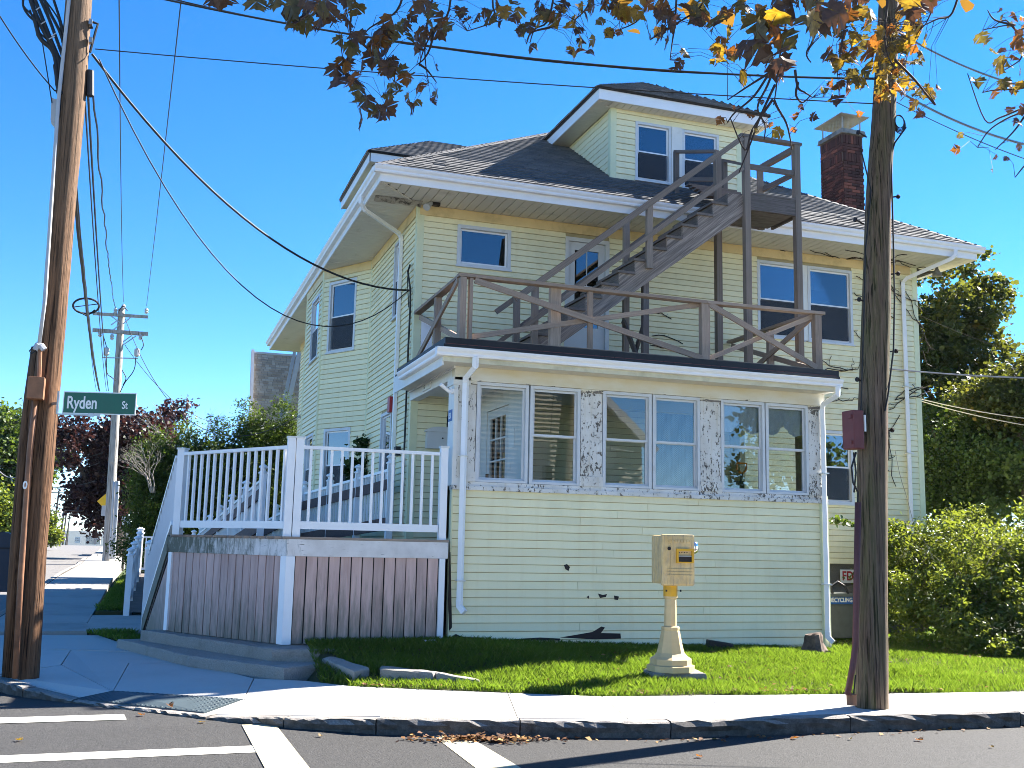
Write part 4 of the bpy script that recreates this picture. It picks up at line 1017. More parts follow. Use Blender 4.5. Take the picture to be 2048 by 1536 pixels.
def porch_window(x0, x1, fixed=False):
    wd = window(house, F2, x0, x1, .862, 2.268, casing='alum', sash='alum', cas_w=.045, halves=not fixed, gl='glassc' if fixed else 'glass', sillp=False, depth=.06)
    return wd
PW = [(4.255, 5.03), (5.055, 5.83), (6.185, 6.975), (6.995, 7.785), (8.145, 8.91), (8.93, 9.695)]
pws = [porch_window(a, b, i == 0) for i, (a, b) in enumerate(PW)]
MB().box(PX0-.03, PX1+.02, PY-.045, PY+.12, 2.272, 2.462).build('porch_frieze', M['frieze'], house)
MB().box(PX0-.03, PX0+.12, PY+.12, YF-.024, 2.30, 2.462).build('porch_beam', M['trim'], house)
MB().box(PX0-.055, PX0-.031, PY-.06, YF-.024, 2.43, 2.463).build('porch_moulding', M['trim'], house)
# ceiling, eaves, flat roof
MB().box(PX0+.12, PX1-.02, PY+.12, YF-.02, 2.40, 2.44).build('porch_ceiling', M['trim'], house)
ex0, ex1, ey = 3.66, 9.99, 13.62
MB().box(ex0, ex1, ey, YF-.024, 2.463, 2.50).build('porch_soffit', M['soffit'], house)
MB().box(ex0-.02, ex1, ey-.02, ey, 2.455, 2.66).build('fascia', plain('stained_fascia', (.60, .58, .46), .6, .08, 3, .05, dark=(.42, .40, .30), dlo=.5, dhi=.7), house)
MB().box(ex0-.02, ex0, ey, YF-.03, 2.40, 2.66).build('fascia', M['trim'], house)
gutter(house, (ex0-.13, ey-.02, 2.525), (ex1+.03, ey-.02, 2.525), (0, -1, 0), s=.95)
gutter(house, (ex0-.02, ey-.02, 2.523), (ex0-.02, 15.95, 2.523), (-1, 0, 0), s=.95)
MB().box(ex0-.01, ex1+.05, ey-.01, YF-.03, 2.665, 2.70).build('flat_roof', M['black'], house)
cb = MB(); cb.box(ex0+.02, ex1+.06, ey+.03, ey+.14, 2.70, 2.80); cb.box(ex0+.02, ex0+.14, ey+.14, YF-.04, 2.70, 2.80); cb.box(ex1-.06, ex1+.06, ey+.14, YF-.04, 2.70, 2.80)
cb.build('roof_kerb', M['black'], house)
dk = MB()
for k in range(40):
    x = ex0+.02+k*.158; dk.box(x, x+.15, ey+.012, ey+.028, 2.672, 2.715)
dk.build('drip_edge', M['rustd'], house)
# porch downspouts
for (x, zb, mt) in ((4.085, -.87, 'white'), (9.94, -1.32, 'white')):
    o = MB(); o.tube([(x-.0, ey-.09, 2.53), (x-.0, ey-.08, 2.40), (x-.03, PY-.12, 2.29), (x-.02, PY-.085, 2.22), (x-.02, PY-.085, zb+.10)], .047, 4)
    d = o.build('downspout', M[mt], house); 
    MB().tube([(x-.02, PY-.085, zb+.12), (x-.02, PY-.085, zb+.04), (x+.03, PY-.15, zb-.04)], .052, 4).build('outlet', M[mt], d)
    for z in (1.2, -.5): MB().box(x-.08, x+.04, PY-.14, PY-.019, z, z+.018).build('strap', M['trim'], d)
# holes and torn vinyl low on the porch wall
def hole(pts, nm):
    vs = [at(px, py, PY-.0215) for px, py in pts]; m = MB(); n = len(vs)
    m.add([(v.x, v.y, v.z) for v in vs]+[(v.x, v.y+.004, v.z) for v in vs], [tuple(range(n)), tuple(range(2*n-1, n-1, -1))]+[(i, (i+1) % n, n+(i+1) % n, n+i) for i in range(n)])
    m.build(nm, M['iron'], house)
hole([(1120, 1275), (1150, 1270), (1185, 1264), (1203, 1253), (1210, 1255), (1202, 1266), (1241, 1267), (1242, 1277), (1190, 1279)], 'torn_hole')
hole([(1128, 1130), (1134, 1128), (1140, 1134), (1137, 1142), (1131, 1138)], 'torn_hole')
hole([(1173, 1194), (1178, 1191), (1178, 1198)], 'torn_hole'); hole([(1196, 1187), (1206, 1190), (1214, 1188), (1212, 1194), (1200, 1196)], 'torn_hole'); hole([(1228, 1191), (1238, 1193), (1236, 1200), (1229, 1199)], 'torn_hole')
hole([(899, 1105), (901, 1104), (904, 1255), (898, 1262), (896, 1200)], 'torn_hole')
hole([(905, 1272), (912, 1268), (925, 1274), (960, 1275), (985, 1279), (905, 1279)], 'torn_hole')
hole([(1030, 1278), (1080, 1275), (1120, 1277), (1120, 1281), (1030, 1281)], 'torn_hole')
# entry: partition with the nine-light door, wall letter box, camera, numbers
MB().box(5.02, 5.09, PY+.12, 14.85, .03, 2.40).build('partition', M['trim'], house)
MB().box(5.02, 5.09, 15.92, YF-.02, .03, 2.40).build('partition', M['trim'], house)
MB().box(5.02, 5.09, 14.85, 15.92, 2.10, 2.40).build('partition', M['trim'], house)
fd = MB(); fd.box(5.03, 5.075, 14.87, 15.0, .05, 2.09); fd.box(5.03, 5.075, 15.76, 15.90, .05, 2.09); fd.box(5.03, 5.075, 15.0, 15.76, .05, .95); fd.box(5.03, 5.075, 15.0, 15.76, 1.96, 2.09)
for k in (1, 2): fd.box(5.035, 5.07, 15.0+.253*k-.012, 15.0+.253*k+.012, .95, 1.96); fd.box(5.036, 5.069, 15.0, 15.76, .95+.337*k-.012, .95+.337*k+.012)
fdr = fd.build('front_door', M['door'], house); MB().box(5.05, 5.054, 15.0, 15.76, .95, 1.96).build('pane', M['glass'], fdr)
MB().box(4.99, 5.03, 15.79, 15.83, 1.0, 1.1).build('handle', M['iron'], fdr)
MB().box(5.013, 5.0195, 14.55, 14.76, 1.42, 1.72).build('paper_notice', M['signwhite'], house)
lb = MB().box(4.20, 4.72, YF-.14, YF-.02, 1.53, 1.80); 
prof = [(4.18, 1.80)]+[(4.45-.28*math.cos(math.pi*k/8), 1.80+.09*math.sin(math.pi*k/8)) for k in range(9)]+[(4.74, 1.80)]
lbo = lb.build('wall_letter_box', M['door'], house); 
lm_ = MB(); n = len(prof); lm_.add([(x, YF-.16, z) for x, z in prof]+[(x, YF-.02, z) for x, z in prof], [tuple(range(n)), tuple(range(2*n-1, n-1, -1))]+[(i, (i+1) % n, n+(i+1) % n, n+i) for i in range(n)]); lm_.build('lid', M['door'], lbo)
MB().tube([(4.46, YF-.15, 1.70), (4.46, YF-.139, 1.70)], .014, 8).build('lock', M['iron'], lbo)
cm_ = MB().tube([(3.93, PY+.02, 2.11), (3.87, PY+.0, 2.11)], .04, 10).build('camera_mount', M['white'], house)
MB().tube([(3.87, PY+.02, 2.10), (3.72, PY-.02, 2.19)], .028, 10).build('bullet_camera', M['white'], house)
def text(s, size, F, a, z, mat, name, parent, n_=.004, sx=1.0, depth=.002, slant=0, bold=0):
    """lettering as flat relief; F gives the plane, a/z its left baseline corner"""
    cu = bpy.data.curves.new('t', 'FONT'); cu.body = s; cu.size = size; cu.extrude = depth/2; cu.offset = bold
    ob = bpy.data.objects.new('t', cu); C.objects.link(ob); dg = bpy.context.evaluated_depsgraph_get()
    me = bpy.data.meshes.new_from_object(ob.evaluated_get(dg)); C.objects.unlink(ob); bpy.data.objects.remove(ob)
    o0 = org(parent)
    for v in me.vertices:
        p = Vector(F.p(a+v.co.x*sx, n_+v.co.z, z+v.co.y+slant*v.co.x*sx)); v.co = p-o0
    me.materials.clear(); me.materials.append(mat); o = bpy.data.objects.new(name, me); C.objects.link(o); o.parent = parent; return o
FBm = Fr((PX0-.03, YF), (PX0-.03, PY))        # left beam, a = YF - y
npz = MB().fbox(FBm, YF-15.75, YF-15.28, .002, .02, 2.33, 2.445).build('number_plate', M['trim'], house)
text('61', .10, FBm, YF-15.66, 2.352, M['black'], 'numerals', npz, .0215); text('1', .06, FBm, YF-15.40, 2.36, M['blue'], 'numeral', npz, .0215)
FPl = Fr((3.92, PY+.26), (3.92, PY-.03))
sg = MB().fbox(FPl, .03, .22, .001, .006, 1.70, 1.86).build('number_sticker', M['blue'], house); text('151', .11, FPl, .045, 1.74, M['signwhite'], 'numerals', sg, .007, .8, bold=.003)
# things seen through the porch windows
cur = thing('lace_curtain', 'white swagged lace curtain hanging inside the fifth porch window', 'curtain', (8.53, 14.2, 2.0), 'swagged porch curtains')
def swag(root, x0, x1, z1):
    V = []; F = []; nx, nz = 40, 14
    for i in range(nx+1):
        u = i/nx; drop = .30+.16*abs(math.sin(u*math.pi*2))+.14*(abs(u-.5)*2)**4
        for j in range(nz+1):
            t_ = j/nz; V.append((x0+(x1-x0)*u, 14.085+.014*math.sin(u*38+3*math.sin(t_*3+u*6))*(.4+t_), z1-drop*t_))
    for i in range(nx):
        for j in range(nz): a = i*(nz+1)+j; F.append((a, a+nz+1, a+nz+2, a+1))
    m = MB(); m.add(V, F); m.build('lace_panel', M['curt'], root, smooth=True)
swag(cur, 8.17, 8.90, 2.25)
cur2 = thing('lace_curtain', 'white swagged lace curtain hanging inside the sixth porch window', 'curtain', (9.3, 14.2, 2.0), 'swagged porch curtains'); swag(cur2, 8.94, 9.68, 2.25)
fc = thing('patterned_blind', 'grey cloth printed with a fretwork pattern behind the fourth porch window', 'blind', (7.4, 14.25, .9))
V = []; F = []
for i in range(31):
    for j in range(2): V.append((7.02+.73*i/30, 14.12+.012*math.sin(i*1.3), .86+1.15*j+(0 if j == 0 else .0)))
for i in range(30): F.append((2*i, 2*i+2, 2*i+3, 2*i+1))
m = MB(); m.add(V, F); m.build('cloth', M['fret'], fc)
sh_ = thing('shovel', 'black shovel with an orange D handle leaning inside the fifth porch window', 'shovel', (8.62, 14.24, .9))
MB().tube([(8.57, 14.24, 1.22), (8.57, 14.24, 1.33), (8.74, 14.24, 1.33), (8.72, 14.24, 1.22), (8.66, 14.24, 1.17), (8.60, 14.24, 1.20)], .017, 6).build('handle', M['orange'], sh_)
MB().tube([(8.655, 14.24, 1.19), (8.62, 14.27, .85), (8.6, 14.3, .4)], .02, 6).build('shaft', M['black'], sh_)
MB().prism([(8.52, 14.26), (8.70, 14.26), (8.68, 14.30), (8.54, 14.30)], .82, 1.06).build('grip_guard', M['black'], sh_)
bxs = thing('cardboard_box', 'small cardboard box with white tubes inside the fifth porch window', 'box', (8.28, 14.35, .85))
MB().box(8.16, 8.42, 14.25, 14.45, .86, 1.05).build('carton', M['card'], bxs)
for x in (8.27, 8.35): MB().box(x, x+.05, 14.3, 14.34, 1.05, 1.18).build('tube', M['signwhite'], bxs)
tb_ = thing('work_table', 'low table inside the porch behind the windows', 'table', (7.6, 15.3, .03))
MB().box(6.2, 8.6, 15.0, 15.7, .78, .82).build('top', M['woodd'], tb_)
for x in (6.25, 8.5):
    for y in (15.05, 15.6): MB().box(x, x+.06, y, y+.06, .03, .78).build('leg', M['woodd'], tb_)

# ------------------------------------------------------------------ railing on the porch roof
rail = thing('roof_railing', 'weathered brown wooden railing with crossed braces round the flat porch roof', 'railing', (4.0, 13.95, 2.8))
W_ = M['wood']; ry = 13.93; zt, zb = 3.76, 2.84
XC, XM, XR = 4.03, 7.84, 9.86
bar('post', (XC-.05, ry, 2.70), (XC-.05, ry, zt-.03), .09, .14, W_, rail, up=(0, 1, 0)); bar('post', (XC+.07, ry-.01, 2.80), (XC+.07, ry-.01, zt-.03), .05, .09, W_, rail, up=(0, 1, 0))
bar('post', (XM, ry, 2.70), (XM, ry, zt-.03), .14, .10, W_, rail, up=(0, 1, 0)); bar('post', (XR, ry, 2.70), (XR, ry, zt-.03), .12, .10, W_, rail, up=(0, 1, 0))
bar('top_rail', (XC-.12, ry, zt), (XM+.02, ry, zt-.02), .14, .045, W_, rail); bar('top_rail', (XM+.03, ry, zt-.02), (XR+.12, ry, zt), .14, .045, W_, rail)
bar('bottom_rail', (XC+.12, ry, zb), (XM-.08, ry, zb), .09, .04, W_, rail); bar('bottom_rail', (XM+.08, ry, zb), (XR-.07, ry, zb), .09, .04, W_, rail)
xm = at(1180, 640, ry).x; bar('post', (xm, ry, zb+.02), (xm, ry, zt-.04), .075, .05, W_, rail, up=(0, 1, 0))
bar('brace', (XC+.12, ry-.045, zt-.06), (XM-.07, ry-.045, zb+.02), .035, .085, W_, rail); bar('brace', (XC+.12, ry+.045, zb+.06), (XM-.07, ry+.045, zt-.05), .035, .075, W_, rail)
bar('brace', (XM+.07, ry-.045, zt-.05), (XR-.05, ry-.045, zb+.03), .035, .085, W_, rail); bar('brace', (XM+.07, ry+.045, zb+.03), (XR-.05, ry+.045, zt-.05), .035, .07, W_, rail)
for X in (XC-.05, XR):
    ye = YF-.06; ym = (ry+ye)/2
    bar('top_rail', (X, ry+.08, zt), (X, ye, zt), .12, .045, W_, rail); bar('post', (X, ym, 2.72), (X, ym, zt-.03), .10, .09, W_, rail, up=(0, 1, 0))
    bar('brace', (X-.05, ry+.05, zt-.06), (X-.05, ye, zb), .035, .085, W_, rail); bar('brace', (X+.05, ry+.05, zb), (X+.05, ye, zt-.06), .035, .085, W_, rail)
bar('post', (5.42, 14.02, 2.72), (5.42, 14.02, 3.74), .16, .10, W_, rail, up=(0, 1, 0))

# ------------------------------------------------------------------ outdoor stairs to the attic
st = thing('outdoor_stairs', 'dark weathered wooden stairs rising from the porch roof to the dormer window', 'stairs', (5.1, 14.7, 2.75))
D_ = M['woodd']; fy, by = 14.68, 15.53; PZ = 5.90; xt = 9.02; rise, run, ns = .225, .282, 14
def strg(y):
    m = MB(); top = []; x0 = xt-ns*run
    for k in range(ns): top += [(x0+k*run, 2.75+k*rise), (x0+k*run, 2.75+(k+1)*rise-.04)]
    top = top[1:]; top += [(xt, PZ-.04), (xt, PZ-.40)]
    bot = [(x0+.30, 2.75), (x0, 2.75)]
    poly = top+bot; n = len(poly)
    m.add([(x, y-.022, z) for x, z in poly]+[(x, y+.022, z) for x, z in poly], [tuple(range(n)), tuple(range(2*n-1, n-1, -1))]+[(i, (i+1) % n, n+(i+1) % n, n+i) for i in range(n)])
    m.build('stringer', M['woodst'], st)
M['woodst'] = None
def stringer_mat():
    m, n, l, b = new_mat('stringer_wood'); v = coords(n, l, 'world')
    vr = n.new('ShaderNodeVectorRotate'); vr.rotation_type = 'Y_AXIS'; vr.inputs['Angle'].default_value = math.atan(rise/run); l.new(v, vr.inputs['Vector'])
    g = noise(n, l, mapv(n, l, vr.outputs[0], (1.5, 30, 38)), 1.1, 7, .65, .6)
    col = ramp(n, l, g, [(.3, (.09, .072, .06)), (.5, (.22, .18, .15)), (.75, (.46, .385, .32))])
    l.new(col, b.inputs['Base Color']); b.inputs['Roughness'].default_value = .8; l.new(bump(n, l, g, .6, .006), b.inputs['Normal']); return m
M['woodst'] = stringer_mat()
strg(fy+.05); strg(by-.05)
for k in range(ns):
    x = xt-ns*run+k*run; z = 2.75+(k+1)*rise
    if k < ns-1: bar('tread', (x-.03, (fy+by)/2, z-.02), (x+run-.01, (fy+by)/2, z-.02), by-fy+.0, .04, D_, st) if False else blk('tread', x-.035, x+run-.012, fy-.0, by+.0, z-.04, z, D_, st)
    blk('riser', x+.001, x+.019, fy+.075, by-.075, z-rise+.001, z-.041, D_, st)
def rail_bar(x0, z0, x1, z1, y, nm, w=.04, h=.085): bar(nm, (x0, y, z0), (x1, y, z1), w, h, M['wood2'], st)
M['wood2'] = wood_mat('grey_weathered_wood', (.09, .072, .06), (.38, .31, .255), .15)
sl = rise/run
for y in (fy, by):
    yy = y-.05 if y == fy else y+.05
    rail_bar(5.02, 6.86-sl*(9.02-5.02), 8.98, 6.83, yy, 'handrail'); rail_bar(5.05, 6.33-sl*(9.02-5.05), 8.98, 6.30, yy, 'mid_rail', h=.07)
    bar('post', (7.27, y+(-.015 if y == fy else 0), 4.40 if y == fy else 2.75), (7.27, y+(-.015 if y == fy else 0), 5.46), .10, .075, M['wood2'], st, up=(0, 1, 0))
    bar('post', (5.35, y, 2.75), (5.35, y, 3.98), .10, .07, M['wood2'], st, up=(0, 1, 0))
bar('post', (7.27, fy+.13, 2.75), (7.27, fy+.13, 4.25), .10, .09, D_, st, up=(0, 1, 0))
bar('brace', (7.22, fy+.15, 2.80), (7.22, by, 3.72), .035, .09, D_, st); bar('brace', (7.32, fy+.15, 3.72), (7.32, by, 2.80), .035, .09, D_, st)
PXR = 10.05; pp = .105
bar('post', (9.07, fy, 2.75), (9.07, fy, 6.86), pp, pp, M['wood2'], st, up=(0, 1, 0)); bar('post', (PXR, fy, 2.75), (PXR, fy, 6.86), pp, pp, M['wood2'], st, up=(0, 1, 0))
bar('post', (9.02, by, 2.75), (9.02, by, 6.90), pp, pp, M['wood2'], st, up=(0, 1, 0)); bar('post', (9.88, by, 5.6), (9.88, by, 6.72), pp, .06, M['wood2'], st, up=(0, 1, 0))
bar('top_rail', (8.95, fy, 6.885), (PXR+.09, fy, 6.885), .12, .05, D_, st); bar('mid_rail', (9.13, fy-.01, 6.36), (PXR-.06, fy-.01, 6.36), .04, .09, D_, st)
bar('top_rail', (PXR, fy+.06, 6.82), (PXR-.12, by, 6.76), .09, .09, D_, st); bar('mid_rail', (PXR, fy+.06, 6.38), (PXR-.12, by, 6.34), .04, .09, D_, st)
blk('beam', 9.12, PXR-.055, fy-.045, fy-.005, PZ-.30, PZ-.03, D_, st); blk('beam', PXR+.0, PXR+.04, fy+.056, by-.06, PZ-.30, PZ-.03, D_, st)
blk('beam', 9.08, 9.94, by-.03, by+.01, PZ-.30, PZ-.03, D_, st); blk('beam', 9.075, 9.115, fy+.056, by-.06, PZ-.30, PZ-.03, D_, st)
for yj in (14.9, 15.1, 15.3): blk('joist', 9.12, 9.99, yj, yj+.04, PZ-.26, PZ-.03, D_, st)
blk('underside_panel', 9.12, 9.99, fy+.06, by-.05, PZ-.285, PZ-.265, D_, st)
for k in range(7): blk('deck_board', 9.03, PXR+.05, fy-.05+k*.14, fy-.05+k*.14+.132, PZ-.028, PZ+.004, D_, st)
# short bridge over the gutter to the dormer
bar('post', (8.76, 16.56, 6.42), (8.76, 16.56, 7.24), .09, .07, D_, st, up=(0, 1, 0)); bar('post', (9.77, 16.56, 6.42), (9.77, 16.56, 7.22), .09, .07, D_, st, up=(0, 1, 0))
bar('top_rail', (9.02, by, 6.92), (8.76, 16.60, 7.26), .09, .05, D_, st); bar('mid_rail', (9.0, by+.05, 6.42), (8.78, 16.56, 6.72), .04, .08, D_, st)
bar('top_rail', (9.88, by, 6.74), (9.77, 16.60, 7.24), .09, .05, D_, st); bar('mid_rail', (9.88, by, 6.10), (9.77, 16.56, 6.60), .04, .08, D_, st)
for k in range(6): blk('deck_board', 8.85, 9.85, by+.03+k*.14, by+.16+k*.14, PZ+.20+.085*k, PZ+.23+.085*k, D_, st)
# ------------------------------------------------------------------ entrance deck
deck = thing('entrance_deck', 'raised entrance deck with white balustrade and pink stained board skirt at the porch corner', 'deck', (1.74, 13.9, -1.31))
DC, DR, DLp = (1.74, 13.9), (3.86, 13.9), (.36, 16.1)
DZ = .05
dp = [DC, DR, (3.86, 16.6), (3.86, 17.6), (.36, 17.6), DLp]
MB().prism([(1.78, 13.96), (3.80, 13.96), (3.80, 17.5), (.42, 17.5), (.42, 16.12)], -.05, DZ-.035).build('joist_frame', M['woodd'], deck)
k = 0; y = 13.86
while y < 17.55:
    xl = 1.70-(y+.07-13.86)*.6278 if y < 16.0 else .33
    blk('deck_board', xl, 3.88, y, y+.135, DZ-.03, DZ, M['wood'], deck); y += .14
FD1 = Fr(DC, DR); FD2 = Fr(DLp, DC)
def fas(F, a0, a1): MB().fbox(F, a0, a1, .0, .035, -.20, DZ-.033).build('fascia_board', M['fascia'], deck)
fas(FD1, -.02, 2.13); fas(FD2, -.10, FD2.L+.012)
def skirt(F, a0, a1, n, zb0, zb1):
    wv = (a1-a0)/n
    for k in range(n):
        a = a0+k*wv; zb_ = zb0+(zb1-zb0)*k/n; g = random.uniform(.012, .02); j = random.uniform(0, .006)
        p = Vector(F.p(a+wv/2, j, zb_)); q = Vector(F.p(a+wv/2+random.uniform(-.003, .003), j, -.202)); bar('skirt_board', p, q, .022, wv-g, M['skirt'], deck, up=tuple(F.A) if True else None)
MB().fbox(FD1, -.02, 2.10, -.06, -.035, -1.3, -.2).build('gap_shade_panel', M['black'], deck); MB().fbox(FD2, .04, FD2.L, -.06, -.035, -1.3, -.2).build('gap_shade_panel', M['black'], deck)  # black panels added behind the boards so the gaps read as shade
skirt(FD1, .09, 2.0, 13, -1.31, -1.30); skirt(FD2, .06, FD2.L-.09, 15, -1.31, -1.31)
def cpost(p, z0, z1, w, nm, mat='white', cap=False):
    o = bar(nm, (p[0], p[1], z0), (p[0], p[1], z1), w, w, M[mat], deck, up=(0, 1, 0)); return o
for F, a in ((FD1, 2.045), (FD2, .02), ): MB().fbox(F, a-.035, a+.045, .004, .045, -1.30, -.202).build('corner_trim', M['white'], deck)
MB().fbox(FD2, FD2.L-.085, FD2.L+.03, .004, .05, -1.31, -.202).build('corner_trim', M['white'], deck)
MB().fbox(FD1, -.03, .085, .004, .05, -1.31, -.202).build('corner_trim', M['white'], deck)
def balus(parent, F, a0, a1, z0, z1, n, sl=0.0, r=.016, name='baluster'):
    for k in range(n):
        a = a0+(a1-a0)*(k+.5)/n; dz_ = sl*(a-a0); p = F.p(a, -.05, z0+dz_); q = F.p(a, -.05, z1+dz_); bar(name, p, q, .034, .034, M['white'], parent, up=tuple(F.A))
def section(parent, F, a0, a1, n, zb=.15, zt=1.27):
    MB().fbox(F, a0, a1, -.075, -.025, zb, zb+.10).build('bottom_rail', M['white'], parent)
    MB().fbox(F, a0, a1, -.085, -.015, zt-.075, zt-.03).build('top_rail', M['white'], parent)
    balus(parent, F, a0+.03, a1-.03, zb+.10, zt-.075, n)
section(deck, FD1, .14, 1.99, 13); section(deck, FD2, .10, FD2.L-.12, 15)
def newel(p, z0, z1, w, parent, nm='post', cap='flat', ang=0):
    m = MB(); c, s = math.cos(ang)*w/2, math.sin(ang)*w/2
    q = [(p[0]-c+s, p[1]-s-c), (p[0]+c+s, p[1]+s-c), (p[0]+c-s, p[1]+s+c), (p[0]-c-s, p[1]-s+c)]
    m.prism(q, z0, z1); o = m.build(nm, M['white'], parent)
    k = MB(); q2 = [(p[0]+(x-p[0])*1.22, p[1]+(y-p[1])*1.22) for x, y in q]
    if cap == 'flat': k.prism(q2, z1, z1+.025); k.build('cap', M['trim'], o)
    else: k.lathe((p[0], p[1], z1), [(w*.72, 0), (w*.72, .02), (w*.4, .045), (w*.42, .08), (w*.72, .10), (w*.66, .125), (.012, .16)], 10).build('cap', M['white'], o)
    return o
newel((1.72, 13.97), DZ, 1.33, .10, deck); newel((1.83, 13.96), DZ, 1.33, .10, deck)
newel((3.795, 13.96), DZ, 1.30, .10, deck); newel((.42, 16.08), DZ, 1.28, .11, deck, ang=-.56)
# stairs down from the deck on the side away from the viewer
ssl = -.53; F3 = Fr((.06, 18.95), DLp, )
n = 8
for k in range(n):
    t_ = (k+.5)/n; y0 = 16.15+2.7*k/n; z = DZ-.02-(k+1)*1.5/(n+0)
    xl = .34-.26*(k+.5)/n; blk('tread', xl-.03, xl+1.0, y0, y0+.34, z-.03, z, M['brownboard'], deck)
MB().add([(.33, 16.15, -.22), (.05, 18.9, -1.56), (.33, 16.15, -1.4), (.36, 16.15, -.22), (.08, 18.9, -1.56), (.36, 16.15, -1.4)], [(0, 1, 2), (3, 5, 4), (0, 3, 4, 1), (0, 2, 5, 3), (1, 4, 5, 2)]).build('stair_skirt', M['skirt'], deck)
MB().bar((.31, 16.15, -.07), (.04, 18.95, -1.50), .04, .26).build('stringer', M['fascia'], deck)
MB().bar((.325, 16.15, -.24), (.055, 18.95, -1.66), .03, .07).build('stringer_edge', M['iron'], deck)
MB().bar((.345, 16.2, 1.18), (.07, 18.9, -.27), .05, .045).build('stair_rail', M['white'], deck); MB().bar((.345, 16.2, .22), (.07, 18.9, -1.22), .05, .07).build('stair_rail', M['white'], deck)
for k in range(12):
    t_ = (k+.5)/12; x = .345-.275*t_; y = 16.2+2.7*t_; zz = -1.45*t_; bar('baluster', (x, y, .24+zz), (x, y, 1.17+zz), .034, .034, M['white'], deck, up=(0, 1, 0))
newel((.07, 18.98), -1.60, -.20, .12, deck, cap='ball')

# ------------------------------------------------------------------ access ramp
ramp_ = thing('access_ramp', 'white railed access ramp with ball capped posts running behind the deck', 'ramp', (.2, 22, -1.5))
def ramp_rail(p, q, n, posts, h=.95, brown=True, nm='rail'):
    p = Vector(p); q = Vector(q)
    MB().bar(p+Vector((0, 0, h)), q+Vector((0, 0, h)), .06, .045).build('top_rail', M['white'], ramp_); MB().bar(p+Vector((0, 0, .12)), q+Vector((0, 0, .12)), .045, .06).build('bottom_rail', M['white'], ramp_)
    if brown:
        MB().bar(p+Vector((-.045, 0, h-.24)), q+Vector((-.045, 0, h-.24)), .03, .17).build('kick_board', M['brownboard'], ramp_); MB().bar(p+Vector((-.045, 0, .18)), q+Vector((-.045, 0, .18)), .03, .20).build('kick_board', M['brownboard'], ramp_)
    for k in range(n):
        c = p.lerp(q, (k+.5)/n); bar('baluster', c+Vector((0, 0, .14)), c+Vector((0, 0, h-.02)), .034, .034, M['white'], ramp_, up=(0, 1, 0))
    for k in range(posts):
        c = p.lerp(q, k/(posts-1)); newel((c.x, c.y), c.z-.3, c.z+h+.10, .11, ramp_, cap='ball')
ramp_rail((3.72, 16.98, .12), (2.92, 21.2, -.14), 34, 4, 1.06); ramp_rail((2.75, 21.0, -.26), (2.2, 29.8, -.98), 54, 5)
ramp_rail((1.75, 17.75, .03), (1.2, 29.8, -.98), 70, 7)
ramp_rail((-.27, 21.9, -1.44), (-.13, 30.2, -.98), 46, 5, .98); ramp_rail((.75, 22.3, -1.44), (.85, 29.0, -1.0), 40, 4, .95)
MB().add([(1.2, 17.6, .02), (3.0, 17.6, .02), (2.2, 30, -.98), (1.2, 30, -.98)], [(0, 1, 2, 3)]).add([(-.27, 22, -1.44), (.8, 22, -1.44), (.85, 30, -1.0), (-.2, 30, -1.0)], [(0, 1, 2, 3)]).add([(-.3, 30, -.99), (2.3, 30, -.99), (2.3, 31.5, -.99), (-.3, 31.5, -.99)], [(0, 1, 2, 3)]).build('ramp_boards', M['woodd'], ramp_)
ramp_rail((-.2, 31.5, -.99), (2.2, 31.5, -.99), 18, 2, 1.0, brown=False)

# ------------------------------------------------------------------ concrete steps and broken edging stones
def rough_block(name, top, zt, zb, mat, parent=None, bev=.018, n=10, label=None, cat=None, jit=.008):
    """a worn concrete block from its top outline"""
    pts = []
    for i in range(len(top)):
        a, b = Vector(top[i]), Vector(top[(i+1) % len(top)]); s = max(1, int((b-a).length/.14))
        for k in range(s): pts.append(a.lerp(b, k/s))
    c = Vector((sum(p.x for p in pts), sum(p.y for p in pts)))/len(pts); N = len(pts); V = []
    zts = zt if callable(zt) else (lambda x, y: zt)
    for rr_, dz_ in ((0, -1), (-.004, -.02), (-.012, 0)):
        pass
    lev = [(0, None), (.0, -.035), (-.008, -.010), (-.028, 0)]
    for off, dz_ in lev:
        for p in pts:
            d = (p-c).normalized(); q = p+d*(off+random.uniform(-jit, jit)); V.append((q.x, q.y, zb if dz_ is None else zts(q.x, q.y)+dz_+random.uniform(-.004, .004)))
    V.append((c.x, c.y, zts(c.x, c.y)))
    F = [(l*N+i, l*N+(i+1) % N, (l+1)*N+(i+1) % N, (l+1)*N+i) for l in range(3) for i in range(N)]+[(3*N+i, 3*N+(i+1) % N, 4*N) for i in range(N)]+[tuple(range(N-1, -1, -1))]
    m = MB(); m.add(V, F); o = m.build(name, mat, parent)
    if label: tag(o, label, cat)
    return o
rough_block('concrete_step', [(.02, 16.35), (1.55, 13.42), (2.30, 13.25), (2.36, 13.86), (1.90, 14.1), (.5, 16.4)], -1.318, -1.50, M['step'], label='upper worn concrete step slab under the deck skirt', cat='step')
rough_block('concrete_step', [(-.30, 16.6), (.62, 14.15), (1.62, 12.72), (2.16, 13.15), (2.2, 13.55), (1.6, 13.6), (.1, 16.7)], -1.465, -1.68, M['step'], label='lower worn concrete step slab next to the pavement', cat='step')
rough_block('edging_stone', [(2.10, 13.05), (2.24, 13.22), (2.56, 12.42), (2.34, 12.22)], lambda x, y: -1.38+(y-13.2)*.08, -1.68, M['step'], label='broken edging stone tilted between the steps and the grass', cat='edging stone')
rough_block('edging_stone', [(2.70, 12.50), (3.18, 12.18), (3.28, 12.03), (3.20, 11.93), (2.64, 12.20)], lambda x, y: -1.43-(x-2.7)*.05, -1.65, M['step'], label='low cracked kerb piece in the grass, nearer the steps', cat='edging stone')
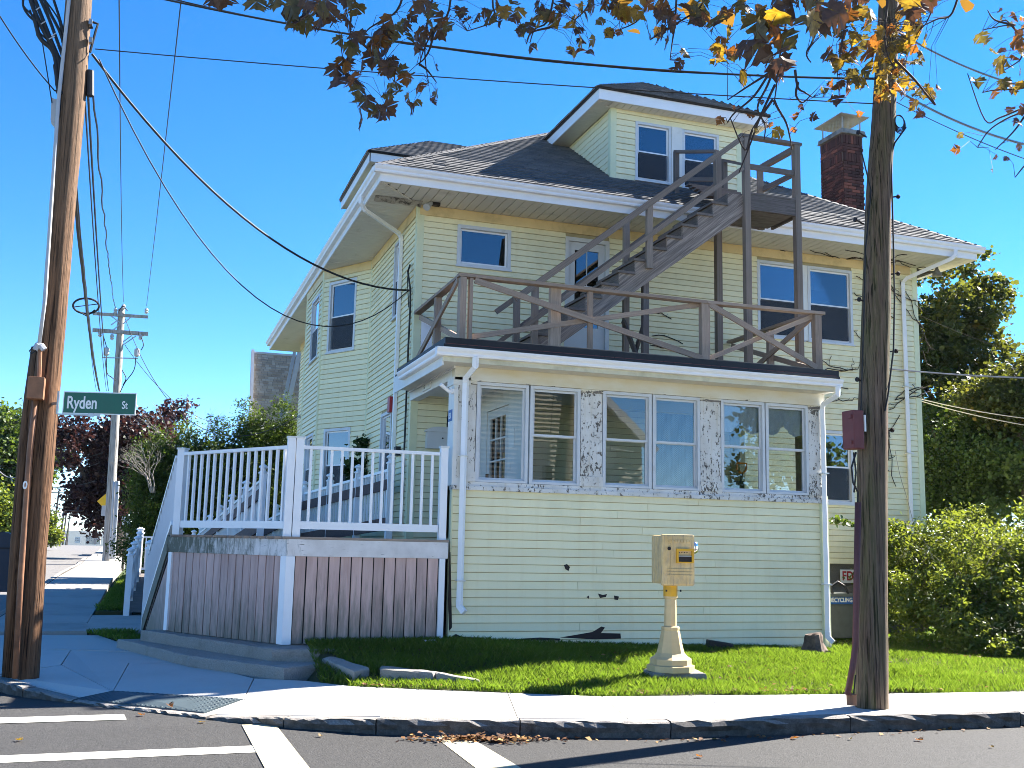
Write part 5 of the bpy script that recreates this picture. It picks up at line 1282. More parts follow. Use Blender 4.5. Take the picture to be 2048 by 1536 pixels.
rough_block('edging_stone', [(3.22, 12.16), (3.75, 11.86), (3.70, 11.78), (3.23, 11.91)], lambda x, y: -1.455-(x-3.2)*.14, -1.65, M['step'], label='low kerb piece sinking into the sunlit grass', cat='edging stone')
pc = thing('plastic_fitting', 'small white plastic cap lying in the grass by the deck', 'pipe cap', (3.6, 13.5, -1.3))
MB().box(3.50, 3.66, 13.55, 13.63, -1.30, -1.24).build('cap_body', M['white'], pc, bevel=.006); MB().box(3.52, 3.60, 13.545, 13.5495, -1.29, -1.25).build('opening', M['iron'], pc)

# ------------------------------------------------------------------ fire-telegraph box on its pedestal
bx = thing('call_box', 'ochre painted cast iron call box on a fluted pedestal standing in the lawn', 'call box', (6.05, 11.6, -1.5))
rough_block('footing', [(5.72, 11.42), (6.36, 11.30), (6.46, 11.75), (5.80, 11.85)], -1.445, -1.62, M['step'], bx)
def oct_(prof, n=8, ang=math.pi/8): return MB().lathe((6.03, 11.58, 0), prof, n, ang)
oct_([(.285, -1.444), (.285, -1.375), (.25, -1.365), (.25, -1.30), (.20, -1.27), (.165, -1.23), (.14, -1.13), (.115, -1.0), (.105, -.97), (.11, -.955), (.11, -.93), (.085, -.92)]).build('pedestal_base', M['cast'], bx)
oct_([(.078, -.92), (.07, -.62), (.07, -.60), (.085, -.585), (.085, -.57)]).build('pedestal_shaft', M['cast'], bx)
MB().lathe((6.03, 11.58, 0), [(.085, -.57), (.085, -.42)], 8, math.pi/8).build('pedestal_collar', M['ochrey'], bx)
for x in (5.935, 6.125): MB().lathe((x, 11.5, -.50), [(.012, -.012), (.012, .012)], 6).build('bolt', M['iron'], bx)
th_ = .0
MB().box(5.88, 6.27, 11.52, 11.80, -.42, .155).build('case', M['ochre'], bx, bevel=.025)
bd = MB().box(5.86, 6.30, 11.46, 11.515, -.44, .17).build('case_door', M['ochre'], bx, bevel=.022)
ins = MB(); ins.box(6.045, 6.275, 11.440, 11.462, -.17, -.155); ins.box(6.045, 6.275, 11.440, 11.462, -.025, .0); ins.box(6.045, 6.07, 11.440, 11.462, -.155, -.025); ins.box(6.25, 6.275, 11.440, 11.462, -.155, -.025); ins.build('inspection_frame', M['ochrey'], bd)
MB().box(6.07, 6.25, 11.4535, 11.459, -.155, -.085).build('slot', M['iron'], bd); MB().box(6.07, 6.25, 11.447, 11.4545, -.095, -.083).build('lever', M['steel'], bd)
for k in range(4): MB().lathe((6.085+k*.035, 11.455, -.045), [(.006, -.006), (.006, .006)], 6).build('rivet', M['iron'], bd)
MB().tube([(5.95, 11.447, 0.0), (5.95, 11.462, .0)], .022, 10).build('lock', M['iron'], bd)
for k in range(3): MB().box(5.93, 6.27, 11.452, 11.461, -.25-k*.035, -.24-k*.035).build('raised_rib', M['ochre'], bd)
for k in range(8): MB().box(5.945+k*.04, 5.97+k*.04, 11.453, 11.461, .075, .105).build('worn_relief', M['ochre'], bd)
MB().box(5.965, 5.972, 11.453, 11.461, -.30, .06).build('raised_rib', M['ochre'], bd)
lp = MB().tube([(6.27, 11.6, .0), (6.33, 11.6, .03), (6.36, 11.6, .03)], [.02, .03, .05], 10).build('lamp_arm', M['chrome'], bx, smooth=True)
lq = MB().lathe((6.345, 11.58, .0), [(.02, .09), (.055, .07), (.065, .03), (.06, .01), (.065, -.01), (.05, -.04), (.02, -.06)], 14).build('lamp_guard', M['chrome'], bx, smooth=True)

# ------------------------------------------------------------------ right-hand utility pole
def poly_pole(name, label, pts, rad, mat, loc, n=18, cat='utility pole'):
    root = thing(name, label, cat, loc); m = MB(); V = []; N = len(pts)
    P2 = []; R2 = []
    for i in range(N-1):
        s = max(2, int((Vector(pts[i+1])-Vector(pts[i])).length/.25))
        for k in range(s): P2.append(Vector(pts[i]).lerp(Vector(pts[i+1]), k/s)); R2.append(rad[i]+(rad[i+1]-rad[i])*k/s)
    P2.append(Vector(pts[-1])); R2.append(rad[-1])
    for i, p in enumerate(P2):
        for k in range(n):
            a = 2*math.pi*k/n; r = R2[i]*(1+.035*math.sin(k*2.7+1.3)+.03*math.sin(k*5.1+i*.05)+random.uniform(-.012, .012)); V.append((p.x+r*math.cos(a), p.y+r*math.sin(a), p.z))
    F = [(i*n+k, i*n+(k+1) % n, (i+1)*n+(k+1) % n, (i+1)*n+k) for i in range(len(P2)-1) for k in range(n)]+[tuple(range((len(P2)-1)*n, len(P2)*n))]
    m.add(V, F); m.build('shaft', mat, root, smooth=True); return root
PYR = 9.5
def ctr(py, l, r_): a = at(l, py, PYR); b = at(r_, py, PYR); return ((a.x+b.x)/2, PYR, (a.z+b.z)/2), (b.x-a.x)/2
keys = [(1417, 1717, 1770), (1200, 1718, 1768), (950, 1720, 1768), (820, 1722, 1769), (625, 1729, 1774.5), (500, 1733, 1775), (407, 1736, 1776), (330, 1741, 1779), (271, 1746, 1784), (134, 1755, 1789), (0, 1762, 1793), (-160, 1770, 1797)]
pts, rad = [], []
for py, l, r_ in keys: c, r0 = ctr(py, l, r_); pts.append(c); rad.append(r0)
pts.insert(0, (pts[0][0], pts[0][1], -1.9)); rad.insert(0, rad[0])
rp = poly_pole('utility_pole', 'old grey green wooden utility pole with step bolts on the pavement at the right', pts, rad, M['poleR'], (pts[0][0], PYR, -1.6))
for px, py, sx in ((1720, 145, 0), (1718, 265, -1), (1795, 393, 1), (1712, 440, -1), (1795, 547, 1), (1720, 599, -1), (1791, 702, 1), (1716, 759, -1), (1783, 860, 1), (1800, 100, 0)):
    if sx == 0: continue
    p = at(px, py, PYR-.02); 
    MB().tube([p+Vector((-sx*.13, .04, -.02*1)), p], .009, 6).tube([p, p+Vector((sx*.02, 0, .0))], .026, 8).build('step_bolt', M['iron'], rp)
b0 = at(1690, 822, PYR-.02); b1 = at(1713, 900, PYR-.02)
kb = MB().box(b0.x, b1.x, PYR-.16, PYR+.04, b1.z, b0.z).build('red_box', M['redbox'], rp, bevel=.012)
for z in (b0.z-.07, b1.z+.07): MB().box(b0.x-.02, b0.x+.001, PYR-.14, PYR-.10, z-.02, z+.02).build('hinge', M['redbox'], kb)
MB().box(b1.x+.0005, b1.x+.02, PYR-.17, PYR-.13, (b0.z+b1.z)/2-.02, b0.z-.05).build('bracket', M['signwhite'], kb)
c0 = at(1712, 905, PYR-.1); 
MB().tube([c0, at(1703, 935, PYR-.13), at(1706, 965, PYR-.14), at(1716, 985, PYR-.12), at(1715, 1010, PYR-.1)], .011, 6).build('loop_cable', M['wire'], rp)
MB().tube([c0+Vector((-.03, 0, 0)), at(1712, 945, PYR-.12), at(1708, 985, PYR-.1)], .009, 6).build('loop_cable', M['wire'], rp)
MB().tube([at(1716, 1005, PYR-.12), at(1713, 1180, PYR-.13), at(1711, 1290, PYR-.14), at(1706, 1330, PYR-.15), at(1695, 1390, PYR-.17)], .034, 10).build('steel_conduit', M['rustd'], rp, smooth=True)
MB().lathe(tuple(at(1703, 1402, PYR-.14)), [(.05, -.04), (.05, .05), (.055, .06), (.055, .07)], 10).build('conduit_stub', M['rust'], rp)
MB().tube([at(1709, 1340, PYR-.12), at(1700, 1385, PYR-.13)], .008, 6).tube([at(1711, 1350, PYR-.1), at(1707, 1390, PYR-.12)], .008, 6).build('stub_cables', M['wire'], rp)
MB().tube([at(1722, 300, PYR-.1), at(1742, 380, PYR-.12), at(1731, 500, PYR-.16), at(1727, 650, PYR-.16), at(1722, 820, PYR-.16)], .008, 5).build('ground_wire', M['wire'], rp)
for py in (540, 640, 700, 480): 
    p = at(1745 if py != 640 else 1752, py, PYR-rad[5]-.0); 
coil = thing('cable_coil', 'black coiled cable hanging from the old pole beside the chimney', 'cable coil', tuple(at(1800, 243, PYR-.1)))
for k in range(5):
    c = at(1799+k*1.0, 243+k*.8, PYR-.1); rr_ = .062+.006*k; MB().tube([c+Vector((rr_*math.cos(a), .01*k, 1.25*rr_*math.sin(a))) for a in np.linspace(0, 2*math.pi, 25)], .006, 5).build('loop', M['wire'], coil)
MB().tube([at(1812, 255, PYR-.1), at(1790, 285, PYR-.1), at(1782, 310, PYR-.1), at(1786, 450, PYR-.12), at(1789, 600, PYR-.14), at(1787, 700, PYR-.15), at(1776, 790, PYR-.16), at(1770, 822, PYR-.17)], .0095, 6).build('hanging_tail', M['wire'], coil)

# ------------------------------------------------------------------ left-hand utility pole, conduit and street sign
PL = 13.45
def ctrl_(py, l, r_): a = at(l, py, PL); b = at(r_, py, PL); return ((a.x+b.x)/2, PL, (a.z+b.z)/2), (b.x-a.x)/2
keys = [(1354, 44, 78), (1100, 55, 93), (850, 67, 113), (625, 86, 133), (400, 102, 151), (200, 116, 170), (0, 133, 183), (-200, 148, 196)]
pts, rad = [], []
for py, l, r_ in keys: c, r0 = ctrl_(py, l-10 if py > 800 else l-2, r_); pts.append(c); rad.append(r0)
pts.insert(0, (pts[0][0], pts[0][1], -1.9)); rad.insert(0, rad[0])
lpz = poly_pole('utility_pole', 'tall brown creosoted utility pole at the corner carrying the street name sign', pts, rad, M['poleL'], (pts[0][0], PL, -1.6))
MB().tube([at(30, 1357, PL-.14), at(42, 1150, PL-.15), at(60, 900, PL-.15), at(72, 797, PL-.15)], .035, 10).build('steel_conduit', M['rust'], lpz, smooth=True)
# a second, older pole standing right behind the first at its left
V0 = [at(22, 1356, PL+.12), at(37, 1100, PL+.12), at(52, 900, PL+.12), at(63, 790, PL+.12), at(75, 695, PL+.12)]
MB().tube(V0, [.10, .095, .088, .08, .07], 14).build('conduit_timber', M['poleL'], lpz, smooth=True)
cb0, cb1 = at(60, 757, PL-.12), at(87, 802, PL-.12)
jb = MB().box(cb0.x, cb1.x+.01, PL-.32, PL-.14, cb1.z, cb0.z).build('junction_box', M['rust'], lpz, bevel=.01)
MB().tube([at(78, 757, PL-.2), at(80, 700, PL-.2)], .025, 8).build('conduit_riser', M['rust'], lpz)
MB().tube([at(70, 700, PL-.2), at(76, 690, PL-.2), at(82, 692, PL-.2), at(88, 700, PL-.2)], .04, 8).build('weather_head', M['pvc'], lpz)
MB().tube([at(76, 694, PL-.2), at(66, 694, PL-.22), at(59, 702, PL-.24), at(62, 708, PL-.24), at(70, 703, PL-.22), at(76, 697, PL-.2)], .008, 5).build('loop_cable', M['wire'], lpz)
MB().tube([at(78, 690, PL-.2), at(90, 600, PL-.19), at(103, 400, PL-.18), at(117, 200, PL-.17), at(138, 0, PL-.16), at(150, -200, PL-.16)], .022, 8).build('white_conduit', M['pvc'], lpz, smooth=True)
cbx = [at(x, y, PL-.1) for x, y in ((103, 195), (116, 200), (114, 255), (101, 240))]
bm_ = MB(); bm_.add([tuple(v) for v in cbx]+[(v.x, v.y+.14, v.z) for v in cbx], [(0, 1, 2, 3), (7, 6, 5, 4)]+[(i, (i+1) % 4, 4+(i+1) % 4, 4+i) for i in range(4)]); bm_.build('terminal_box', M['grey'], lpz)
sl_b = MB(); a = at(181, 170, PL-.0); sl_b.tube([at(180, 142, PL), at(180, 192, PL)], .05, 10).build('splice_case', M['black'], lpz)
MB().tube([at(180, 105, PL-.05), at(192, 60, PL-.06), at(196, 48, PL-.06), at(185, 44, PL-.06)], .016, 6).tube([at(186, 55, PL-.05), at(178, 56, PL-.05)], .014, 6).build('elbow_cable', M['wire'], lpz)
for py in (44, 80): p = at(181, py, PL-.1); MB().box(p.x-.02, p.x+.02, p.y-.02, p.y+.06, p.z-.035, p.z+.035).build('bracket', M['steel'], lpz)
F0 = Fr((0, PL-.2), (1, PL-.2)); p = at(47, 972, PL-.26)
text('0', .125, Fr((p.x, PL-.235), (p.x+1, PL-.235)), -.01, p.z-.03, M['signwhite'], 'number_tag', lpz, sx=.75, bold=.004)
# cables clustered at the top left
mess = thing('cable_bundle', 'thick tangle of black telephone cables strapped to the top of the corner pole', 'cable bundle', tuple(at(110, 100, PL)))
def px_tube(root, pp_, Y, r, mat='wire', n=6, nm='cable'):
    ps = [at(x, y, Y) for x, y in pp_]; out = []
    for i in range(len(ps)-1):
        p0 = ps[max(i-1, 0)]; p1 = ps[i]; p2 = ps[i+1]; p3 = ps[min(i+2, len(ps)-1)]
        for k in range(4):
            t_ = k/4; out.append(.5*((2*p1)+(-p0+p2)*t_+(2*p0-5*p1+4*p2-p3)*t_*t_+(-p0+3*p1-3*p2+p3)*t_**3))
    out.append(ps[-1]); MB().tube(out, r, n).build(nm, M[mat], root, smooth=True)
for q, r in (([(55, -20), (72, 30), (92, 70), (115, 115), (122, 150)], .030), ([(62, -20), (84, 35), (104, 85), (122, 130), (124, 170)], .026), ([(72, -20), (95, 30), (112, 75), (126, 115)], .022), ([(80, -20), (100, 25), (118, 60), (128, 90)], .02),
             ([(50, -20), (46, 10), (58, 32), (75, 45)], .015), ([(60, 20), (75, 60), (100, 85), (115, 110)], .012), ([(68, 30), (80, 75), (103, 98), (112, 125), (115, 170), (124, 190)], .03), ([(48, -10), (47, 12), (70, 38), (74, 70), (85, 80)], .012),
             ([(110, 130), (113, 150), (120, 175)], .028), ([(90, 0), (112, 30), (120, 50), (124, 85)], .010), ([(104, -10), (114, 20), (123, 50), (127, 70)], .018), ([(112, 180), (120, 200), (118, 235)], .016)):
    px_tube(mess, q, PL-.12, r)
for a_, b_ in (((72, 20), (80, 14)), ((82, 48), (92, 42)), ((98, 78), (110, 72)), ((103, 72), (112, 66))): px_tube(mess, [a_, b_], PL-.17, .007, 'pvc', nm='tie')
# street name sign
ss = thing('street_name_sign', 'green street name sign reading Ryden St on the corner pole', 'street sign', tuple(at(125, 805, PL-.2)))
pa, pb = at(126, 804, 13.2), at(272, 811, 12.9); 
SG = Fr((pa.x, pa.y), (pb.x, pb.y)); H = .262; L = SG.L
z0 = at(126, 827, 13.2).z
tl = (at(272, 831, 12.9).z-z0)/L
def sgp(F, a, n_, z): v = F.p(a, n_, z0+z+tl*a); return v
def splate(a0, a1, zl, zh, n0, n1, mat, nm, parent):
    m = MB(); m.hexa([sgp(SG, a0, n1, zl), sgp(SG, a1, n1, zl), sgp(SG, a1, n0, zl), sgp(SG, a0, n0, zl), sgp(SG, a0, n1, zh), sgp(SG, a1, n1, zh), sgp(SG, a1, n0, zh), sgp(SG, a0, n0, zh)]); return m.build(nm, mat, parent, bevel=.0)
pl2 = splate(0, L, 0, H, -.004, .001, M['signwhite'], 'plate', ss); splate(.012, L-.012, .012, H-.012, .0015, .0035, M['signgreen'], 'green_face', pl2)
class SF:
    def __init__(s): s.p = lambda a, n_, z: sgp(SG, a, n_, z)
text('Ryden', .205, SF(), .045, .065, M['signwhite'], 'lettering', pl2, .0045, .70, bold=.004)
text('St', .125, SF(), L-.165, .075, M['signwhite'], 'lettering', pl2, .0045, .70, bold=.002)
splate(-.05, L*.52, -.018, -.001, -.02, .012, M['steel'], 'bracket_arm', ss); splate(L*.36, L*.44, -.03, .012, .004, .014, M['steel'], 'bracket_clip', ss)
q0 = sgp(SG, -.05, 0, .12); bar('wall_bracket', (q0[0]-.01, q0[1], q0[2]-.13), (q0[0]-.01, q0[1], q0[2]+.14), .02, .05, M['steel'], ss, up=(0, 1, 0))
MB().bar((q0[0]-.01, q0[1], q0[2]), (q0[0]-.12, PL-.05, q0[2]), .02, .03).build('pole_strap', M['steel'], ss)
# ------------------------------------------------------------------ wires and far poles
def wire(label, P, Q, sag, r, mat='wire', name='overhead_wire', cat='wire', group=None, n=22, wob=0, extra=None):
    P = Vector(P); Q = Vector(Q); pts = []
    for i in range(n+1):
        t_ = i/n; p = P.lerp(Q, t_); p.z -= 4*sag*t_*(1-t_)
        if wob: p.x += random.uniform(-wob, wob); p.z += random.uniform(-wob, wob)
        pts.append(p)
    m = MB(); c = (P+Q)/2; m.tube(pts, r, 5); o = m.build(name, M[mat], loc=tuple(P)); tag(o, label, cat, group); return o
FY = 46
wire('thick black service cable sagging from the corner pole to the house corner', at(184, 108, PL), (X0-.03, 17.0, at(806, 578, 16.95).z), .75, .017, name='service_cable')
wire('thin black cable sagging from the corner pole across the bay window to the house corner', at(198, 118, PL), (X0-.03, 17.05, at(806, 574, 16.95).z-.02), 1.75, .009, name='service_cable')
wire('taut thin wire running from the corner pole past the dormer to the old pole', at(190, 98, PL), at(1757, 208, PYR), .05, .007)
wire('twisted pair of dark wires crossing the top of the picture to the old pole', at(280, -12, 12.8), at(1764, 158, PYR), .25, .013)
wire('second strand of the twisted dark wires crossing the top of the picture', at(300, -12, 12.8), at(1764, 156, PYR), .28, .008, wob=.004)
wire('sunlit pale cable leaving the old pole to the upper right, the upper of the two', at(1790, 60, PYR), at(2100, 186, 8.2), .10, .011, 'wirel')
wire('sunlit pale cable leaving the old pole to the upper right, the lower of the two', at(1790, 178, PYR), at(2100, 300, 8.2), .10, .013, 'wirel')
wire('thin dark wire leaving the old pole below the pale cables', at(1785, 200, PYR), at(2100, 335, 8.6), .05, .005)
wire('pale cable running level to the right from half way up the old pole', at(1772, 737, PYR), at(2100, 757, 8.8), .02, .009, 'wirel')
wire('thin dark wire crossing the maple tree beyond the house', at(1835, 628, 17.5), at(2100, 728, 14), .05, .007)
wire('upper of two grey cables crossing the dark trees at the right', at(1842, 798, 18), at(2100, 842, 15), .05, .010, 'wirel')
wire('lower of two grey cables crossing the dark trees at the right', at(1842, 802, 18), at(2100, 858, 15), .05, .010, 'wirel')
wire('near vertical wire running away to the top of the grey pole, the left one', at(238, -25, 15), at(247, 604, FY), .25, .010)
wire('near vertical wire running away to the top of the grey pole, the right one', at(365, -25, 15), at(293, 612, FY), .25, .010)
wire('wavy black cable running away to the top of the grey pole', at(183, 140, PL), at(231, 616, FY), .35, .014, wob=.02, n=40)
wire('thin cable running away down the left side of the street, leftmost', at(150, 330, 14), at(193, 782, FY+6), .3, .010)
wire('thick lashed telephone cable running away down the street through the ring', at(138, 270, PL+.1), at(199, 782, FY+4), .35, .036, wob=.006, n=40)
wire('black cable running away between the lashed cable and the grey pole', at(176, 190, PL), at(217, 782, FY+4), .3, .015)
wire('second black cable running away between the lashed cable and the grey pole', at(170, 205, PL), at(213, 782, FY+6), .3, .011)
wire('thin wire reaching the corner pole from the upper left', at(-20, 0, 12.5), at(110, 182, PL-.1), .05, .008)
wire('short wire dropping from the cable tangle to the grey terminal box', at(84, 80, PL-.12), at(104, 206, PL-.12), .0, .007)
wire('sagging wire from the grey pole to the service mast on the house side', at(245, 622, FY), (X0-.28, 28.85, 3.35), 2.3, .013, name='service_cable')
wire('long thin wire sagging from the grey pole behind the bare branches', at(250, 690, FY), at(470, 850, 52), .9, .012)
ring = tag(MB().tube([at(172+26*math.cos(a), 612+11*math.sin(a), 27)+Vector((0, .25*math.sin(a), 0)) for a in np.linspace(0, 2*math.pi, 25)], .025, 6).tube([at(148, 614, 27), at(196, 608, 27)], .012, 5).tube([at(155, 622, 27), at(174, 632, 27), at(190, 620, 27)], .02, 5).build('cable_storage_ring', M['wire'], loc=tuple(at(172, 612, 27))), 'black oval cable storage ring hung on the lashed telephone cable', 'cable ring')
fb, ft = at(214, 1122, FY), at(243, 618, FY); 
fp = poly_pole('utility_pole', 'weathered grey utility pole with two crossarms, farther down the pavement', [(fb.x, FY, -1.4), tuple(fb), tuple(ft)], [.20, .20, .13], M['poleF'], tuple(fb), 12)
bar('crossarm', at(186, 627, FY-.15), at(296, 634, FY-.15), .10, .12, M['poleF'], fp); bar('crossarm', at(185, 660, FY-.15), at(296, 668, FY-.15), .10, .15, M['poleF'], fp); bar('crossarm', at(200, 662, FY+.15), at(288, 669, FY+.15), .08, .12, M['poleF'], fp)
for a, b in (((222, 632), (240, 645)), ((262, 634), (246, 648)), ((222, 650), (236, 640)), ((272, 672), (246, 690)), ((262, 672), (246, 684)), ((221, 665), (238, 650))): bar('brace', at(*a, FY-.16), at(*b, FY-.16), .03, .04, M['steel'], fp)
for px, py in ((247, 614), (293, 622), (231, 622), (200, 668), (224, 674), (281, 674)): MB().lathe(tuple(at(px, py, FY-.15)), [(.03, -.12), (.09, -.06), (.05, -.02), (.09, .03), (.04, .12)], 8).build('insulator', M['grey'], fp)
for px, py in ((274, 704), (213, 702)): MB().lathe(tuple(at(px, py, FY-.3)), [(.05, -.2), (.11, -.15), (.11, .1), (.05, .16)], 8).build('arrester', M['grey'], fp)
bar('equipment_arm', at(204, 715, FY-.2), at(276, 717, FY-.2), .04, .04, M['steel'], fp)
for q in ([(272, 712), (268, 740), (250, 765), (240, 785)], [(244, 740), (252, 756), (246, 770)], [(213, 712), (214, 745), (224, 755), (232, 762)], [(283, 675), (287, 690), (282, 700)], [(206, 670), (212, 690), (214, 702)], [(238, 622), (246, 612), (255, 622)]): px_tube(fp, q, FY-.3, .02, nm='jumper_cable')
for dx_ in (6, 11, 15): px_tube(fp, [(213+dx_, 1118), (217+dx_, 1050), (222+dx_, 962)], FY-.35, .05, 'pvc', nm='conduit')
far = [((104, 1088), (118, 981)), ((118, 1084), (133, 988)), ((125, 1083), (136, 998)), ((131, 1083), (141.6, 1017)), ((134.5, 1083), (139.5, 1032))]
descr = ['nearest and tallest', 'second nearest', 'middle', 'fourth', 'farthest']
tops = []
for i, (b, t_) in enumerate(far):
    Yq = 9.5*2098/(b[1]-t_[1]); bb = at(*b, Yq); tt = at(*t_, Yq); tops.append((tt, Yq))
    r0 = thing('utility_pole', f'dark utility pole beyond the crest of the street, the {descr[i]} of the row', 'utility pole', tuple(bb), 'row of distant utility poles')
    MB().tube([bb-Vector((0, 0, 3)), tt], [.20, .13], 8).build('shaft', M['bark'], r0); w2 = 1.3
    bar('crossarm', tt+Vector((-w2, 0, -.35)), tt+Vector((w2, 0, -.35)), .12, .12, M['bark'], r0)
for k in range(len(tops)-1):
    for dx_ in (-1.0, 0, 1.0): wire('thin wire strung between the distant poles', tops[k][0]+Vector((dx_, 0, -.25)), tops[k+1][0]+Vector((dx_, 0, -.25)), .5, .03, group='wires between the distant poles', n=6)
for k, (y0, y1, x0, x1) in enumerate(((928, 905, 100, 206), (975, 962, 100, 190), (1010, 1022, 100, 165), (1018, 1028, 98, 160), (947, 925, 105, 200))):
    wire('thin wire crossing above the far end of the street', at(x0, y0, 62), at(x1, y1, 50), .1, .018, group='wires crossing above the street', n=8)
for (x0, y0, x1, y1) in ((-5, 938, 40, 952), (-5, 997, 45, 1000), (-5, 1010, 40, 985), (-5, 1030, 42, 1010), (20, 950, 40, 968)):
    wire('pale thin wire at the far left behind the corner pole', at(x0, y0, 50), at(x1, y1, 50), .2, .022, 'wirel', group='wires at the far left', n=8)
lpole = thing('utility_pole', 'thin pole at the far left edge among the trees, half hidden by the corner pole', 'utility pole', tuple(at(33, 1060, 50)))
MB().tube([at(30, 1085, 50), at(42, 935, 50)], .09, 8).build('shaft', M['bark'], lpole)

# ------------------------------------------------------------------ foliage
def leaves(centers, radii, n, size, aspect=1.0, clump=.0, shell=.55, seed=1, clumps=60, sq=(1, 1, 1)):
    g = np.random.default_rng(seed); C_ = np.array(centers, float); Rd = np.array(radii, float)
    if Rd.ndim == 1: Rd = np.repeat(Rd[:, None], 3, 1)
    vol = Rd.prod(1); pick = g.choice(len(C_), clumps, p=vol/vol.sum()); d = g.normal(size=(clumps, 3)); d /= np.linalg.norm(d, axis=1)[:, None]
    rad = shell+(1-shell)*g.random(clumps)**.6; cc = C_[pick]+d*rad[:, None]*Rd[pick]
    csz = g.uniform(.6, 1.4, clumps); tone = g.random(clumps)
    w_ = csz**2; which = g.choice(clumps, n, p=w_/w_.sum()); P = cc[which]+g.normal(size=(n, 3))*(clump*csz[which])[:, None]*np.array([1, 1, .75])
    nrm = g.normal(size=(n, 3)); nrm[:, 2] = np.abs(nrm[:, 2])+.3; nrm /= np.linalg.norm(nrm, axis=1)[:, None]
    a = np.cross(nrm, g.normal(size=(n, 3))); a /= np.linalg.norm(a, axis=1)[:, None]; b = np.cross(nrm, a)
    s = size*g.uniform(.6, 1.3, n)[:, None]; a = a*s*.5; b = b*s*.5*aspect
    V = np.empty((n, 6, 3)); fold = nrm*s*.12
    V[:, 0] = P-a; V[:, 1] = P-a*.25-b+fold; V[:, 2] = P+a*.45-b*.75+fold; V[:, 3] = P+a; V[:, 4] = P+a*.45+b*.75+fold; V[:, 5] = P-a*.25+b+fold
    base = np.arange(n)[:, None]*6; F = np.concatenate([base+np.array([[0, 1, 2, 3]]), base+np.array([[0, 3, 4, 5]])])
    r = np.clip(tone[which]*.55+g.random(n)*.45, 0, 1); return V.reshape(-1, 3), F, np.concatenate([r, r]), cc
def tree(name, label, cat, base, tips, trunk_r, centers, radii, n, size, mat, clump=.3, clumps=60, seed=1, bark='bark', group=None, limbs=8, aspect=1.0, shell=.55, th=None, stuff=False):
    root = thing(name, label, cat, base, group); V, F, r, cc = leaves(centers, radii, n, size, aspect, clump, shell, seed, clumps)
    o = npmesh('crown' if cat != 'shrub' else 'foliage', V, F, M[mat], root, rnd=r)
    m = MB(); g = random.Random(seed); top = Vector(th or centers[0]); b = Vector(base)
    pts = [b, b.lerp(top, .3)+Vector((g.uniform(-.1, .1), g.uniform(-.1, .1), 0)), b.lerp(top, .65)+Vector((g.uniform(-.1, .1),)*2+(0,)), top]
    m.tube(pts, [trunk_r, trunk_r*.8, trunk_r*.6, trunk_r*.3], 8); m.build('trunk' if cat != 'shrub' else 'stems', M[bark], root)
    for k in range(limbs):
        c = Vector(cc[g.randrange(len(cc))]); s = b.lerp(top, g.uniform(.3, .9)); mid = s.lerp(c, .5)+Vector((g.uniform(-.2, .2), g.uniform(-.2, .2), g.uniform(0, .3)))
        MB().tube([s, mid, c], [trunk_r*.35, trunk_r*.22, trunk_r*.08], 5).build('limb', M[bark], root)
    return root
A3 = lambda x, y, Y: tuple(at(x, y, Y))
# evergreen row beside the ramp
hg = 'evergreens in the row beyond the ramp'
for (x, zt_, r_, n_, lb, sd) in ((.15, 3.0, .9, 9000, 'dark evergreen nearest the grey pole, leftmost of the row beyond the ramp', 1), (1.0, 3.2, .95, 9000, 'yellow green evergreen second from left in the row beyond the ramp', 2),
        (2.0, 3.4, .95, 9000, 'evergreen in the middle of the row under the bare twigs', 3), (3.0, 4.0, .85, 9000, 'tall evergreen in front of the tan roof', 4), (3.95, 4.2, .8, 8000, 'dark evergreen touching the house corner, rightmost of the row', 5)):
    h = zt_+1.25; cs = [(x, 33.6, -1.2+h*.25), (x+.05, 33.6, -1.2+h*.5), (x, 33.6, -1.2+h*.72), (x-.05, 33.6, -1.2+h*.9)]
    tree('evergreen_tree', lb, 'tree', (x, 33.6, -1.25), None, .09, cs, [(r_, r_, h*.26), (r_, r_, h*.26), (r_*.85, r_*.8, h*.24), (r_*.6, r_*.45, h*.16)], n_*3, .085, 'hedge_leaf', shell=.25, clump=.15, clumps=420, seed=sd, limbs=4, th=cs[-1], aspect=.55, group=hg)
def twigs(name, label, base, top, spread, n, mat, seed, r0=.03, depth=4, cat='tree'):
    g = random.Random(seed); root = thing(name, label, cat, base); m = MB()
    def grow(p, d, L, r, k):
        q = p+d*L; mid = (p+q)/2+Vector([g.uniform(-.08, .08)*L for _ in range(3)]); m.tube([p, mid, q], [r, r*.8, r*.6], 4, False)
        if k:
            for _ in range(g.choice((2, 3))):
                nd = (d+Vector([g.uniform(-spread, spread) for _ in range(3)])).normalized(); nd.z = abs(nd.z)*.8+.1; grow(q, nd.normalized(), L*g.uniform(.6, .85), r*.6, k-1)
    b = Vector(base); t_ = Vector(top)
    for k in range(n): grow(b+Vector((g.uniform(-.15, .15), g.uniform(-.15, .15), 0)), ((t_-b).normalized()+Vector((g.uniform(-.25, .25), 0, 0))).normalized(), (t_-b).length*.32, r0, depth)
    m.build('branches', M[mat], root); return root
twigs('bare_tree', 'bare grey branched young tree above the evergreens, against the sky', A3(385, 1000, 36), A3(395, 800, 36), .5, 3, 'twigl', 3, .035, 4)
twigs('bare_shrub', 'bare pale twiggy shrub at the left of the evergreens', A3(300, 985, 32.5), A3(268, 880, 32.5), .55, 8, 'twigl', 5, .016, 4, cat='shrub')
